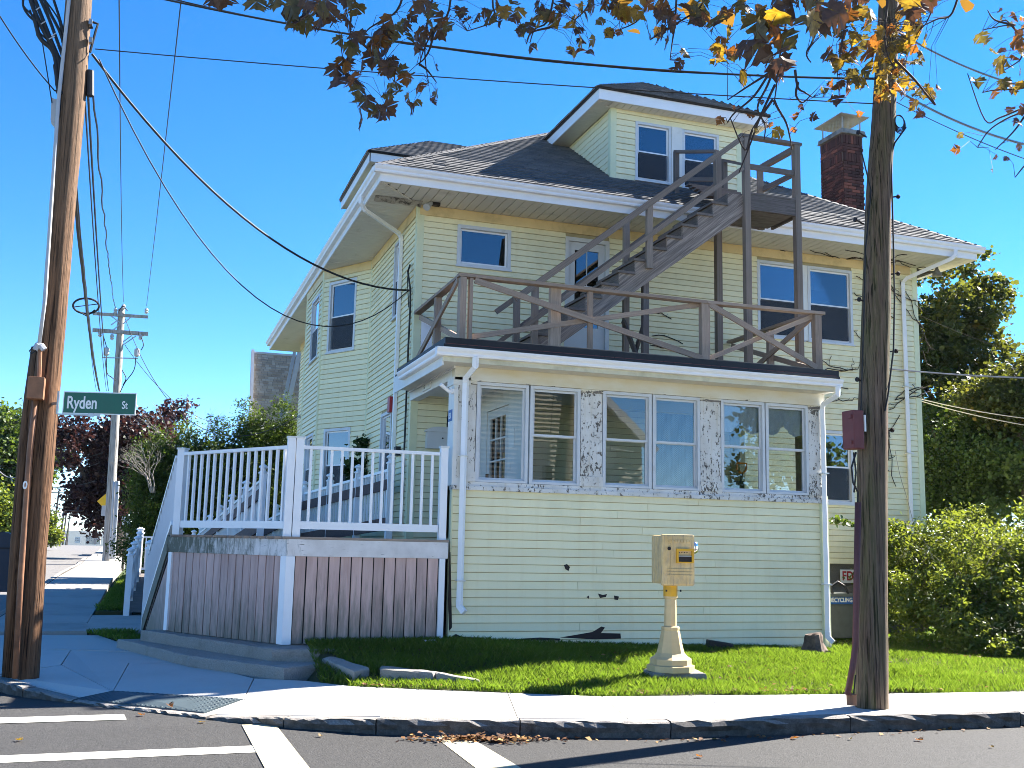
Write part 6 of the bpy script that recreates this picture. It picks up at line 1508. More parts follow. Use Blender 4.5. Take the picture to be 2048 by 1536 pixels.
# purple maple, green trees
tree('purple_maple', 'dark purple leaved maple behind the grey pole, one branch arching over the street', 'tree', A3(233, 1113, 55), None, .32,
     [A3(262, 900, 55), A3(190, 990, 55), A3(330, 850, 56), A3(140, 895, 53), A3(215, 1020, 54), A3(240, 960, 55), A3(355, 820, 57), A3(110, 870, 54), A3(165, 860, 54)], [1.9, 1.3, 1.0, .95, 1.0, 1.6, .65, .9, .6], 30000, .17, 'purple_leaf', clump=.28, clumps=260, seed=8, limbs=8, th=A3(258, 930, 55))
br = MB().tube([A3(228, 1010, 55), A3(205, 985, 55), A3(170, 955, 54), A3(150, 915, 53.5), A3(145, 880, 53)], [.2, .16, .12, .09, .05], 7)
br.build('limb', M['bark'], bpy.data.objects['purple_maple'])
tree('green_tree', 'green broadleaf tree at the far left edge beyond the corner pole', 'tree', A3(10, 1075, 66), None, .3, [A3(20, 915, 66), A3(-40, 900, 66), A3(50, 930, 66), A3(10, 975, 66), A3(75, 900, 66)], [2.4, 3, 1.6, 2.0, 1.4], 22000, .20, 'green_leaf', clump=.35, clumps=160, seed=11, th=A3(20, 930, 66))
tree('green_shrub', 'yellowish green bushy shrub low at the far left by the side road', 'shrub', A3(15, 1085, 50), None, .1, [A3(10, 1040, 50), A3(30, 1060, 50), A3(-20, 1030, 50)], [1.0, .8, 1.3], 9000, .12, 'shrub_leaf', clump=.25, clumps=90, seed=12, limbs=3)
tree('green_shrub', 'small bright green tree between the corner pole and the distant poles', 'shrub', A3(98, 1086, 75), None, .1, [A3(98, 1050, 75), A3(92, 1020, 75), A3(96, 1072, 75)], [.55, .45, .6], 5000, .14, 'shrub_leaf', clump=.2, clumps=50, seed=13, limbs=3)
tree('red_shrub', 'small dark red shrub at the crest beside the distant poles', 'shrub', A3(112, 1086, 110), None, .1, [A3(112, 1074, 110)], [.5], 1500, .14, 'purple_leaf', clump=.2, clumps=20, seed=14, limbs=2)
# maple and dark trees right of the house
tree('maple_tree', 'tall maple turning yellow beyond the right corner of the house', 'tree', (24.2, 27, -1.4), None, .3,
     [A3(1890, 660, 26), A3(1950, 610, 26), A3(1890, 560, 26), A3(1880, 800, 26), A3(1985, 690, 26), A3(1940, 730, 26), A3(1985, 520, 26), A3(1840, 700, 27), A3(1840, 900, 27), A3(2000, 600, 26), A3(1965, 560, 26)],
     [1.5, 1.15, .9, 1.7, .75, 1.3, .35, 1.6, 1.7, .6, .5], 30000, .14, 'maple_leaf_far', clump=.17, clumps=330, seed=15, limbs=14, th=A3(1910, 680, 26))
tree('maple_tree', 'lower yellow green maple at the right edge in front of the dark conifers', 'tree', A3(2060, 1000, 22), None, .2, [A3(2000, 790, 22), A3(2045, 810, 22), A3(1960, 800, 22.5), A3(2090, 800, 22)], [.65, .9, .6, 1.2], 18000, .105, 'maple_leaf_far', clump=.2, clumps=160, seed=16, th=A3(2040, 830, 22))
tree('dark_tree', 'dark green dense tree beyond the bush at the right edge', 'tree', (22.5, 24.5, -1.4), None, .3, [A3(1900, 930, 24), A3(1990, 900, 23), A3(2060, 900, 23), A3(1940, 860, 24.5), A3(2010, 980, 22), A3(1880, 1000, 24)], [1.6, 1.3, 1.6, 1.1, 1.2, 1.4], 42000, .10, 'green_leaf', clump=.25, clumps=260, seed=17, limbs=12, th=A3(1960, 860, 24))
# big bush at the right
sh = tree('forsythia_bush', 'large green arching bush at the right edge of the lawn', 'shrub', (13.2, 14.6, -1.5), None, .05,
     [(12.2, 14.2, -.75), (13.3, 14.2, -.45), (14.3, 14.3, -.3), (12.9, 15.6, -.3), (14.2, 15.8, .0), (12.4, 13.7, -1.1), (13.6, 13.3, -1.0), (15.3, 14.8, .05), (13.2, 13.0, -1.1), (15, 13.2, -.7), (11.9, 14.6, -.9), (12.6, 13.1, -1.25), (13.0, 14.4, .1), (14.4, 13.0, -1.0)],
     [(.65, .7, .65), (.9, .8, .75), (.9, .8, .85), (.9, .8, .85), (1.0, .9, .9), (.45, .5, .4), (.8, .6, .55), (.9, .9, .9), (.7, .5, .4), (1, .8, .8), (.5, .5, .6), (.5, .4, .3), (.6, .6, .45), (.8, .5, .5)], 62000, .078, 'shrub_leaf', clump=.10, clumps=520, seed=18, limbs=10, aspect=.5, shell=.35)
g = random.Random(4); V_ = []; F_ = []; r_ = []
for k in range(34):
    bx_ = g.uniform(12.0, 15.2); by_ = g.uniform(13.4, 15.2); L = g.uniform(.5, 1.0); an = g.uniform(0, 6.28); hz = g.uniform(-.2, .45)
    p = Vector((bx_, by_, hz-.4)); d = Vector((math.cos(an)*.5, math.sin(an)*.3, 1)).normalized(); pts = [p]
    for s in range(7): d = (d+Vector((math.cos(an)*.12, math.sin(an)*.06, -.10))).normalized(); pts.append(pts[-1]+d*L/6)
    MB().tube(pts, [.006-.0006*i for i in range(8)], 4).build('shoot', M['twigl'] if k % 3 else M['twig'], sh)
    for s in range(1, 8):
        for sd in (-1, 1, .3):
            q = pts[s]; ld = Vector((sd*g.uniform(.5, 1), g.uniform(-.6, .6), g.uniform(-.3, .5))).normalized()*g.uniform(.04, .08); w_ = ld.cross(Vector((0, 0, 1))).normalized()*.014
            n0 = len(V_); V_ += [tuple(q), tuple(q+ld*.5+w_), tuple(q+ld), tuple(q+ld*.5-w_)]; F_.append((n0, n0+1, n0+2, n0+3)); r_.append(min(1, g.random()*.4+.5))
npmesh('shoot_leaves', np.array(V_), np.array(F_), M['shrub_leaf'], sh, rnd=np.array(r_))['kind'] = 'stuff'
# long pale shoot in front of the wall, left of the bush
px_tube(sh, [(1830, 1060), (1815, 1000), (1800, 950), (1790, 900)], 15.8, .006, 'twigl', 4, 'shoot')
# bare vines on the wall and soffit
vn = thing('bare_vine', 'bare brown vine stems creeping over the right part of the front wall', 'vine', (13, YF, 0)); g = random.Random(12); vm = MB()
def creep(px, py, dx, dy, n, Yp=YF-.035, r=.009, br_=.25):
    pts = [at(px, py, Yp)]
    for k in range(n):
        px += dx+g.uniform(-5, 5); py += dy+g.uniform(-4, 4); pts.append(at(px, py, Yp))
        if g.random() < br_ and n > 4: creep(px, py, dx*.6+g.uniform(-5, 5), g.uniform(-7, 7), max(3, n//3), Yp, r*.7, 0)
        if g.random() < .5: q = pts[-1]; vm.tube([q, q+Vector((g.uniform(-.04, .04), -.01, g.uniform(.01, .05)))], .003, 3, False)
    vm.tube(pts, r, 4, False)
for a in ((1712, 552, 9, 3, 8), (1708, 585, 9, 5, 9), (1710, 600, 9, 2, 6), (1708, 662, 6, 6, 5), (1640, 715, 9, 3, 7), (1650, 740, 8, 0, 7), (1655, 775, 8, 1, 6), (1650, 800, 7, 1, 6), (1775, 560, 8, 10, 9), (1800, 560, 6, 14, 10), (1780, 575, 7, 4, 8), (1790, 800, 10, -4, 6), (1860, 770, -9, 6, 9),
          (1800, 830, -3, 12, 12), (1790, 800, 12, -2, 7), (1845, 700, 5, 8, 4), (1310, 625, 8, 3, 4), (1305, 672, 10, 2, 6), (1300, 690, 8, 3, 5), (1775, 850, 1, 14, 9), (1310, 540, -9, 3, 4)): creep(*a)
for a in ((1600, 520, 14, 3, 14), (1650, 505, 12, 5, 14), (1680, 520, 14, 1, 12), (1700, 545, 12, 2, 12), (1620, 500, 13, 4, 15), (1660, 530, 11, -1, 14), (1690, 500, 9, 5, 12), (1720, 515, 10, 4, 12), (1790, 520, 9, 3, 12), (1560, 500, 12, 4, 12), (1800, 560, 9, -2, 9)):
    px, py, dx, dy, n = a; pts = []
    for k in range(n): pts.append(atz(px, py, ZE-.01)); px += dx+g.uniform(-4, 4); py += dy+g.uniform(-6, 5)
    vm.tube(pts, .008, 4, False)
vm.build('stems', M['twig'], vn)
iv = thing('ivy', 'green leafy vine climbing beside the ground floor bay window', 'vine', (3.8, 20.4, 0)); V, F, r, cc = leaves([A3(722, 935, 20.2), A3(725, 895, 20.2), A3(702, 950, 20.3), A3(715, 975, 20.2), A3(760, 965, 19.3)], [(.12, .1, .45), (.06, .06, .35), (.15, .1, .3), (.2, .1, .3), (.4, .1, .08)], 900, .10, 1, .07, .2, 30, 40); npmesh('leaves', V, F, M['ivy'], iv, rnd=r)
iv2 = thing('ivy', 'short leafy vine sprig reaching from the bush side to the porch corner', 'vine', A3(1690, 1045, 13)); V, F, r, cc = leaves([A3(1676, 1040, 14.6), A3(1690, 1046, 14.6), A3(1705, 1048, 14.6)], [(.09, .05, .04)]*3, 60, .075, 1, .03, .2, 31, 16); npmesh('leaves', V, F, M['green_leaf'], iv2, rnd=r)

# ------------------------------------------------------------------ things in the distance
nb = thing('neighbour_house', 'neighbour house with a steep tan shingle roof and grey rake boards behind the evergreens', 'house', (5.5, 37, -1.3))
zr_, ze_ = at(507, 702, 36.5).z, 1.5
MB().box(3.0, 9.0, 35.3, 41, -1.3, 2.2).build('wall', M['brownh'], nb)
ds_ = math.hypot(36.9-34.6, zr_-ze_); S_ = (0, (36.9-34.6)/ds_, (zr_-ze_)/ds_); xl_ = at(507, 702, 36.9).x
roof_plane(nb, (xl_-.0, 34.6, ze_), (1, 0, 0), S_, [(-.05, 0), (3.9, 0), (3.9, ds_), (0, ds_)], expo=.10, tab=.18, seed=33, mat='shinglen')
MB().bar((xl_-.1, 34.5, ze_), (xl_-.02, 36.95, zr_+.05), .10, .28).build('rake_board', M['grey'], nb)
MB().bar(at(602, 690, 34.4), at(566, 858, 34.4), .30, .12).bar(at(590, 700, 34.5), at(556, 858, 34.5), .07, .10).build('rake_board', M['grey'], nb)
MB().box(xl_-.05, xl_+3.9, 36.85, 37.0, zr_-.02, zr_+.05).build('ridge_cap', M['grey'], nb)
lh = thing('distant_house', 'small grey roofed house at the far left edge behind the trees', 'house', A3(-5, 1060, 75))
a, b = at(-30, 1060, 75), at(28, 985, 75); MB().box(a.x, b.x-.2, 75, 79, -1, at(0, 1000, 75).z).build('wall', M['grey'], lh)
MB().add([(a.x, 74.8, b.z-.1), (b.x+.3, 74.8, b.z-.4), ((a.x+b.x)/2, 74.8, at(0, 968, 75).z), (a.x, 79, b.z-.1), (b.x+.3, 79, b.z-.4), ((a.x+b.x)/2, 79, at(0, 968, 75).z)], [(0, 1, 2), (3, 5, 4), (1, 4, 5, 2), (0, 2, 5, 3)]).build('roof', M['brownh'], lh)
cy = [('low brick tower block on the hazy hill beyond the street crest', 187, 200, 1064, 1083), ('pale industrial shed in the valley beyond the street crest', 150, 160, 1074, 1080), ('thin chimney stack on the hazy horizon beyond the street', 190.5, 191.6, 1051, 1084), ('wide low block beside the brick tower beyond the crest', 172, 186, 1071, 1083)]
for lb, a, b, t0, t1 in cy:
    o = thing('distant_building', lb, 'building', A3((a+b)/2, t1, 1500)); p, q = at(a, t0, 1500), at(b, t1+6, 1500)
    MB().box(p.x, q.x, 1500, 1515, q.z, p.z).build('wall', M['brownh'] if 'brick' in lb else M['grey'], o)
    if b-a > 5:
        for k in range(3): 
            for j in range(2): u = p.x+(q.x-p.x)*(.12+.28*k); MB().box(u, u+(q.x-p.x)*.14, 1499.5, 1499.9, q.z+(p.z-q.z)*(.35+.3*j), q.z+(p.z-q.z)*(.5+.3*j)).build('window', M['room'], o)
# parked vehicle, signs, post box
vh = thing('parked_truck', 'white pickup truck parked in the shade behind the grey pole', 'truck', A3(245, 1112, 60)); v0 = at(243, 1112, 60)
x, z = v0.x, v0.z+.25
MB().box(x-.85, x+.85, 60, 62, z+.3, z+.95).add([(x-.85, 62, z+.95), (x+.85, 62, z+.95), (x+.85, 65, z+.95), (x-.85, 65, z+.95), (x-.85, 62, z+.3), (x+.85, 62, z+.3), (x+.85, 65, z+.3), (x-.85, 65, z+.3)], [(0, 1, 2, 3), (0, 4, 5, 1)]).build('body', M['truck'], vh, bevel=.0)
MB().add([(x-.8, 62, z+.95), (x+.8, 62, z+.95), (x+.8, 64, z+.95), (x-.8, 64, z+.95), (x-.65, 62.2, z+1.55), (x+.65, 62.2, z+1.55), (x+.65, 63.6, z+1.55), (x-.65, 63.6, z+1.55)], [(0, 1, 5, 4), (1, 2, 6, 5), (2, 3, 7, 6), (3, 0, 4, 7), (4, 5, 6, 7)]).build('cab', M['truck'], vh)
MB().add([(x-.68, 61.99, z+1.02), (x+.68, 61.99, z+1.02), (x+.58, 62.13, z+1.48), (x-.58, 62.13, z+1.48)], [(0, 1, 2, 3)]).build('rear_window', M['black'], vh)
for sx in (-1, 1):
    for yy in (60.5, 64): MB().tube([(x+sx*.72, yy, z+.18), (x+sx*.9, yy, z+.18)], .34, 14).build('wheel', M['black'], vh)
    MB().box(x+sx*.78-.06, x+sx*.78+.06, 59.97, 59.995, z+.6, z+.85).build('tail_light', M['red'], vh)
MB().box(x-.85, x+.85, 59.9, 59.96, z+.25, z+.4).build('bumper', M['steel'], vh); MB().box(x-.16, x+.16, 59.94, 59.965, z+.42, z+.54).build('number_plate', M['signwhite'], vh)
ys = thing('warning_sign', 'yellow diamond warning sign half hidden behind the grey pole', 'road sign', A3(216, 1100, 50)); c = at(217, 1003, 49.5); d = .47
MB().add([(c.x-d, c.y, c.z), (c.x, c.y, c.z-d), (c.x+d, c.y, c.z), (c.x, c.y, c.z+d), (c.x-d, c.y+.02, c.z), (c.x, c.y+.02, c.z-d), (c.x+d, c.y+.02, c.z), (c.x, c.y+.02, c.z+d)], [(0, 1, 2, 3), (7, 6, 5, 4), (0, 4, 5, 1), (1, 5, 6, 2), (2, 6, 7, 3), (3, 7, 4, 0)]).build('plate', M['signyellow'], ys)
c2_ = at(226, 1035, 49.5); MB().box(c2_.x-.12, c2_.x+.12, 49.5, 49.52, c2_.z-.12, c2_.z+.12).build('lower_plate', M['signyellow'], ys); MB().tube([(c.x, c.y+.05, c.z+d), (c.x, c.y+.05, -1)], .03, 6).build('post', M['steel'], ys)
gs = thing('small_sign', 'small pale sign fixed to the left side of the grey pole', 'road sign', A3(206, 1020, 45.5)); c = at(206, 1021, 45.4); MB().box(c.x-.06, c.x+.09, 45.4, 45.42, c.z-.22, c.z+.2).build('plate', M['grey'], gs)
ps = thing('parking_sign', 'small white parking sign on a wooden post in the shade of the evergreens', 'road sign', A3(252, 1110, 40)); c = at(252, 1042, 40); MB().box(c.x-.13, c.x+.13, 40, 40.015, c.z-.17, c.z+.17).build('plate', M['signwhite'], ps); MB().tube([(c.x, 40.05, c.z+.17), (c.x, 40.05, -1.2)], .05, 6).build('post', M['bark'], ps)
text('P', .2, Fr((c.x, 39.998), (c.x+1, 39.998)), -.07, c.z-.07, M['black'], 'letter', ps, 0.004)
mbx = thing('post_box', 'dark navy street post box cut off by the left edge of the picture', 'post box', (-2.72, 23, -1.5)); 
prof = [(0, 0), (0, .85)]+[(.275-.275*math.cos(math.pi*k/8)*1.0, .85+.30*math.sin(math.pi*k/8)) for k in range(1, 8)]+[(.55, .85), (.55, 0)]
zz = at(20, 1195, 23).z+.12
m = MB(); n = len(prof); x0 = at(36, 1100, 22.7).x
m.add([(x0-a*1.1, 22.7, zz+b) for a, b in prof]+[(x0-a*1.1, 23.25, zz+b) for a, b in prof], [tuple(range(n)), tuple(range(2*n-1, n-1, -1))]+[(i, (i+1) % n, n+(i+1) % n, n+i) for i in range(n)]); m.build('body', M['navy'], mbx)
MB().box(x0-.60, x0+.01, 22.685, 22.699, zz+.82, zz+.85).build('seam', M['iron'], mbx)
for dx_ in (-.55, -.07):
    for yy in (22.75, 23.2): MB().box(x0+dx_-.03, x0+dx_+.03, yy-.02, yy+.02, zz-.14, zz).build('leg', M['iron'], mbx)

# ------------------------------------------------------------------ small things round the porch
fs = thing('fdc_sign', 'white sign with red letters FDC on the foundation behind the old pole', 'sign', (12.6, 16.6, -.45))
a, b = at(1681, 1139, 16.6), at(1722, 1166, 16.6); MB().box(a.x, a.x+.46, 16.60, 16.62, b.z, a.z).build('plate', M['signwhite'], fs)
text('FDC', (a.z-b.z)*.95, Fr((a.x, 16.6), (a.x+1, 16.6)), .03, b.z+.05, M['red'], 'lettering', fs, .002, .9, bold=.006)
rc = thing('recycling_bin', 'grey recycling bin with a blue label standing against the foundation by the porch', 'bin', (11.7, 15.6, -1.5))
a, b = at(1664, 1210, 15.4), at(1706, 1268, 15.4); x0_, x1_ = a.x-.1, a.x+.58
MB().prism([(x0_+.05, 15.45), (x1_-.05, 15.45), (x1_-.05, 15.95), (x0_+.05, 15.95)], -1.45, -.75).build('body', M['bin'], rc, bevel=.02)
MB().box(x0_, x1_, 15.38, 16.0, -.75, -.70).build('rim', M['bin'], rc); lab = at(1681, 1200, 15.42)
MB().box(x0_+.10, x1_-.04, 15.425, 15.448, lab.z-.07, lab.z+.07).build('label', M['blue'], rc); text('RECYCLING', .105, Fr((x0_, 15.425), (x0_+1, 15.425)), .07, lab.z-.035, M['signwhite'], 'lettering', rc, .003, .82, bold=.003)
MB().tube([(x0_+.12, 15.40, -.70), (x0_+.1, 15.42, -.58), (x0_+.25, 15.44, -.50), (x0_+.40, 15.44, -.58), (x0_+.45, 15.42, -.70)], .022, 6).build('handle', M['black'], rc)
rl = thing('rubbish_lid', 'dark cluttered junk heap between the recycling bin and the foundation', 'junk', (11.9, 16.2, -1.0)); MB().prism([(11.3, 16.1), (12.6, 16.05), (12.6, 16.5), (11.3, 16.5)], -1.5, [-.75, -.62, -.55, -.7]).build('heap', M['found'], rl, bevel=.05)
stp = thing('tree_stump', 'weathered little tree stump in the grass under the right downspout', 'stump', (9.45, 13.35, -1.5)); m = MB(); V = []; n = 12; g = random.Random(3); c = at(1629, 1310, 13.4)
for (r0, z) in ((.24, -.04), (.18, .05), (.13, .16), (.12, .25), (.10, .30), (.01, .29)):
    for k in range(n): a_ = 2*math.pi*k/n; rr_ = r0*(1+.25*math.sin(3*a_+1)+g.uniform(-.12, .12)); V.append((c.x+rr_*math.cos(a_), c.y+rr_*math.sin(a_), c.z+z+.02*math.cos(a_)))
m.add(V, [(i*n+k, i*n+(k+1) % n, (i+1)*n+(k+1) % n, (i+1)*n+k) for i in range(5) for k in range(n)]+[tuple(range(5*n, 6*n))]); m.build('wood', M['stump'], stp)
for k in range(7): a_ = g.uniform(0, 6.28); MB().tube([(c.x+.1*math.cos(a_), c.y+.1*math.sin(a_), c.z+.05), (c.x+.22*math.cos(a_), c.y+.22*math.sin(a_), c.z+g.uniform(0, .06)), (c.x+.3*math.cos(a_), c.y+.3*math.sin(a_), c.z-.03)], [.025, .018, .008], 5).build('root', M['stump'], stp)
sb = at(1440, 1300, 13.5); sbo = thing('black_block', 'black plastic splash block lying in the grass at the foot of the porch wall', 'splash block', tuple(sb))
MB().prism([(sb.x-.17, 13.5), (sb.x+.18, 13.42), (sb.x+.2, 13.6), (sb.x-.14, 13.66)], sb.z-.05, [sb.z+.14, sb.z+.09, sb.z+.09, sb.z+.14]).build('block', M['black'], sbo, bevel=.02)
# across the street: mirrored in the porch windows
oh = thing('house_across_street', 'white clapboard gabled house reflected in the left porch windows', 'house', (14, -14, -1.5))
fo = Fr((20.5, -14), (6.5, -14)); V = []; F = []
MB().add([(6.5, -14, -1.6), (20.5, -14, -1.6), (20.5, -14, 4.6), (13.5, -14, 10.8), (6.5, -14, 4.6), (6.5, -24, -1.6), (20.5, -24, -1.6), (20.5, -24, 4.6), (13.5, -24, 10.8), (6.5, -24, 4.6)], [(0, 1, 2, 3, 4), (5, 9, 8, 7, 6), (0, 5, 6, 1), (1, 6, 7, 2), (2, 7, 8, 3), (3, 8, 9, 4), (4, 9, 5, 0)]).build('wall', M['brownh'], oh)
mb = MB(); z = -1.6
while z < 10.6:
    hw_ = 7 if z < 4.6 else 7*(10.8-z)/6.2; mb.add([(13.5-hw_, -13.9, z), (13.5+hw_, -13.9, z), (13.5+hw_, -13.99, z+.2), (13.5-hw_, -13.99, z+.2), (13.5-hw_, -14, z), (13.5+hw_, -14, z)], [(0, 1, 2, 3), (4, 5, 1, 0)]); z += .2
tag(mb.build('siding_boards', M['brownh'], oh), kind='stuff')
for sx in (-1, 1): MB().bar((13.5, -13.8, 10.9), (13.5+sx*7.6, -13.8, 4.2), .35, .35).build('rake_board', M['grey'], oh)
for x in (15.0, 18.2, 9): MB().box(x, x+1.1, -13.88, -13.8, 2.6, 4.4).build('window', M['room'], oh)
tree('maple_tree', 'leafy tree across the street reflected in the right porch windows', 'tree', (26, -10, -1.5), None, .4, [(26, -10, 6), (28, -9, 4.5), (24.5, -11, 4.5), (26, -10, 8)], [2.6, 2, 1.6, 1.8], 9000, .25, 'green_leaf', clump=.5, clumps=80, seed=40)
# ------------------------------------------------------------------ street maple overhead: twigs and leaves against the sky
mt = thing('street_maple', 'autumn maple whose twigs and yellow brown leaves hang into the top of the picture', 'tree', (8.2, -1.2, -1.6))
MB().tube([(8.2, -1.2, -1.7), (8.15, -1.1, .6), (8.0, -.9, 2.6), (7.9, -.5, 4.3)], [.30, .24, .22, .19], 12).build('trunk', M['bark'], mt, smooth=True)
def cat(pts):
    ps = [Vector(p) for p in pts]; out = []
    for i in range(len(ps)-1):
        p0 = ps[max(i-1, 0)]; p1 = ps[i]; p2 = ps[i+1]; p3 = ps[min(i+2, len(ps)-1)]
        for k in range(5): t_ = k/5; out.append(.5*((2*p1)+(-p0+p2)*t_+(2*p0-5*p1+4*p2-p3)*t_*t_+(-p0+3*p1-3*p2+p3)*t_**3))
    out.append(ps[-1]); return out
BP = []
def branch(pts, r0, r1, n=6, nm='branch', mat='twig'):
    c = cat(pts); BP.extend(c); m = len(c); MB().tube(c, [r0+(r1-r0)*i/(m-1) for i in range(m)], n).build(nm, M[mat], mt, smooth=True)
B = lambda x, y, Y: at(x, y, Y)
branch([(7.9, -.5, 4.3), (7.2, 2, 4.9), B(1850, -230, 5), B(1600, -170, 5.6), B(1300, -130, 6.2), B(1000, -120, 6.8), B(700, -100, 7.2), B(480, -70, 7.4)], .10, .012, 8, 'bough', 'bark')
branch([(7.9, -.5, 4.3), (8.2, 2.5, 4.6), B(2200, -60, 5.5), B(2150, 60, 6), B(2110, 160, 6.2)], .07, .02, 8, 'bough', 'bark')
Yc = 6.3
tw = [([(880, -110), (868, -20), (852, 60), (850, 115), (857, 165)], 7), ([(830, -110), (800, 10), (765, 40), (735, 60), (722, 85)], 7), ([(722, 85), (738, 100), (752, 115), (768, 124)], 7), ([(905, -100), (898, 20), (868, 60), (848, 98), (838, 132)], 7),
      ([(868, 62), (860, 96), (848, 118), (833, 130)], 7), ([(838, 128), (852, 138), (862, 150), (873, 165)], 7), ([(640, -90), (655, 0), (672, 28), (660, 55)], 7.2), ([(560, -80), (545, 0), (540, 20)], 7), ([(700, -95), (702, 20), (700, 60), (705, 100), (690, 150)], 7),
      ([(1000, -120), (985, 0), (990, 40), (935, 62)], 6.8), ([(1120, -120), (1100, 30), (1070, 58), (1060, 85)], 6.8), ([(1100, 55), (1063, 65), (1053, 88)], 6.8), ([(1200, -120), (1180, 0), (1150, 40)], 6.5), ([(1300, -120), (1290, 20), (1240, 60)], 6.5), ([(1360, -120), (1350, 40), (1345, 80), (1340, 120)], 6.3),
      ([(1420, -120), (1410, 0), (1330, 60), (1300, 80)], 6.2), ([(1570, -130), (1572, 0), (1570, 60), (1558, 120), (1552, 180), (1547, 210)], 5.6), ([(1548, 200), (1555, 215), (1572, 245), (1580, 275), (1584, 300)], 5.6), ([(1550, 170), (1520, 235), (1500, 290), (1478, 345)], 5.6),
      ([(1548, 130), (1510, 190), (1470, 225), (1455, 245)], 5.6), ([(1555, 120), (1535, 170), (1515, 215), (1530, 250), (1528, 280)], 5.6), ([(1590, 140), (1596, 175), (1610, 185), (1625, 195)], 5.6), ([(1596, 165), (1592, 190), (1605, 205), (1622, 190)], 5.6), ([(1540, 145), (1500, 170), (1455, 200)], 5.6), ([(1545, 200), (1505, 260), (1490, 300), (1460, 235)], 5.6),
      ([(1640, -110), (1630, 60), (1613, 105), (1622, 125)], 5.4), ([(1780, -140), (1775, 0), (1770, 60), (1775, 110), (1800, 150)], 5.2), ([(1900, -120), (1870, -10), (1862, 25), (1850, 50)], 5.4), ([(1930, -60), (1905, 25), (1875, 38), (1845, 52)], 5.4), ([(1790, 120), (1830, 160), (1870, 210), (1860, 190)], 5.2), ([(1700, -120), (1690, 40), (1680, 110), (1675, 150)], 5.4),
      ([(2110, 20), (2040, 60), (2020, 50), (1965, 60)], 6), ([(2030, 50), (1990, 40), (1975, 20)], 6), ([(2110, 100), (2050, 80), (2030, 60), (2010, 40), (1985, 55)], 6), ([(2110, 200), (2050, 215), (2000, 235), (1970, 240), (1935, 147)], 6.1), ([(2060, 215), (2030, 260), (1990, 300)], 6.1), ([(2110, 240), (2048, 225), (1985, 255), (1955, 295)], 6.1),
      ([(2110, 120), (2050, 95), (2040, 120), (2000, 145)], 6), ([(2110, 280), (2060, 320), (2030, 355)], 6), ([(2100, 150), (2050, 175), (1990, 180), (1965, 185)], 6)]
for q, Y_ in tw: branch([B(x, y, Y_) for x, y in q], .010, .0035, 5, 'twig')
# leaf blade: five-lobed maple leaf, slightly cupped
def leaf_mesh(seed, mat):
    g = random.Random(seed); half = [(0, .0), (.16, -.07), (.30, -.10), (.33, .02), (.52, .06), (.46, .20), (.66, .42), (.46, .43), (.40, .54), (.27, .50), (.24, .64), (.10, .70), (0, .94)]
    half = [(x*(1+g.uniform(-.08, .08)), y+g.uniform(-.02, .02)) for x, y in half]; half[0] = (0, -.02); half[-1] = (0, .9)
    cup = g.uniform(.15, .75); cy = g.uniform(-.3, .6); tw_ = g.uniform(-.3, .3); V = []
    pts = half+[(-x, y) for x, y in reversed(half[1:-1])]
    def w3(x, y): return (x*(1-.25*cup), y-.4, cup*abs(x)**1.2*.9+cy*(y-.3)**2*.8+tw_*x*y+g.uniform(-.03, .03))
    V = [w3(x, y) for x, y in pts]+[w3(0, .2), w3(0, .5)]; n = len(pts); c1, c2 = n, n+1; F = []
    for i in range(n):
        a, b = i, (i+1) % n; ym = (pts[a][1]+pts[b][1])/2; F.append((c1 if ym < .36 else c2, a, b))
    k1 = [i for i in range(n-1) if (pts[i][1]+pts[i+1][1])/2 < .36 <= (pts[(i+1)][1]+pts[(i+2) % n][1])/2]
    me = bpy.data.meshes.new('maple_leaf'); me.from_pydata(V, [], F+[(c1, c2, 7), (c1, n-7, c2)]); me.materials.append(mat); me.update(); return me
LM = [[leaf_mesh(10*i+j, MAPLE[j]) for i in range(5)] for j in range(4)]
g = random.Random(21); cnt = 0
ALL = []
def leaf(x, y, Y_, size_px, kind, drop=None, flat=0):
    global cnt
    p = B(x, y, Y_); s = size_px*Y_/FPX*1.12
    # blade hangs: tip down, face roughly upright, random yaw
    e = Matrix.Rotation(g.uniform(0, 6.28), 3, 'Z') @ Matrix.Rotation(R(g.gauss(-100, 32)), 3, 'X') @ Matrix.Rotation(R(g.gauss(0, 30)), 3, 'Y') @ Matrix.Rotation(R(g.gauss(0, 35)), 3, 'Z')
    ALL.append((size_px, p, s, e, kind, g.randrange(5)))
    cnt += 1
def cluster(cx, cy, rx, ry, n, Y_, sz, kinds):
    for _ in range(n):
        a = g.uniform(0, 6.28); r_ = math.sqrt(g.random()); leaf(cx+rx*r_*math.cos(a), cy+ry*r_*math.sin(a), Y_+g.uniform(-.35, .35), sz*g.uniform(.7, 1.25), g.choices((0, 1, 2, 3), kinds)[0])
bro = (0, 1, 3, 6); mixd = (4, 3, 3, 3); yel = (6, 3, 2, 1)
cluster(560, 5, 60, 22, 5, 5.2, 54, bro); cluster(432, 0, 22, 12, 2, 5.2, 44, bro); cluster(595, 40, 34, 26, 4, 5.2, 52, bro)
cluster(640, 28, 28, 34, 8, 6.0, 44, bro); cluster(700, 20, 24, 26, 6, 6.6, 40, bro); cluster(700, 80, 24, 24, 6, 6.8, 38, bro); cluster(695, 150, 32, 34, 8, 6.8, 38, bro); cluster(735, 205, 32, 26, 6, 6.8, 36, bro)
cluster(780, 90, 45, 55, 14, 6.9, 38, (0, 1, 4, 4)); cluster(790, 160, 38, 36, 12, 6.9, 36, (1, 2, 5, 3)); cluster(760, 225, 30, 12, 4, 6.9, 34, bro); cluster(850, 50, 55, 45, 14, 6.8, 36, (0, 1, 4, 4)); cluster(830, 190, 14, 26, 4, 6.9, 28, bro)
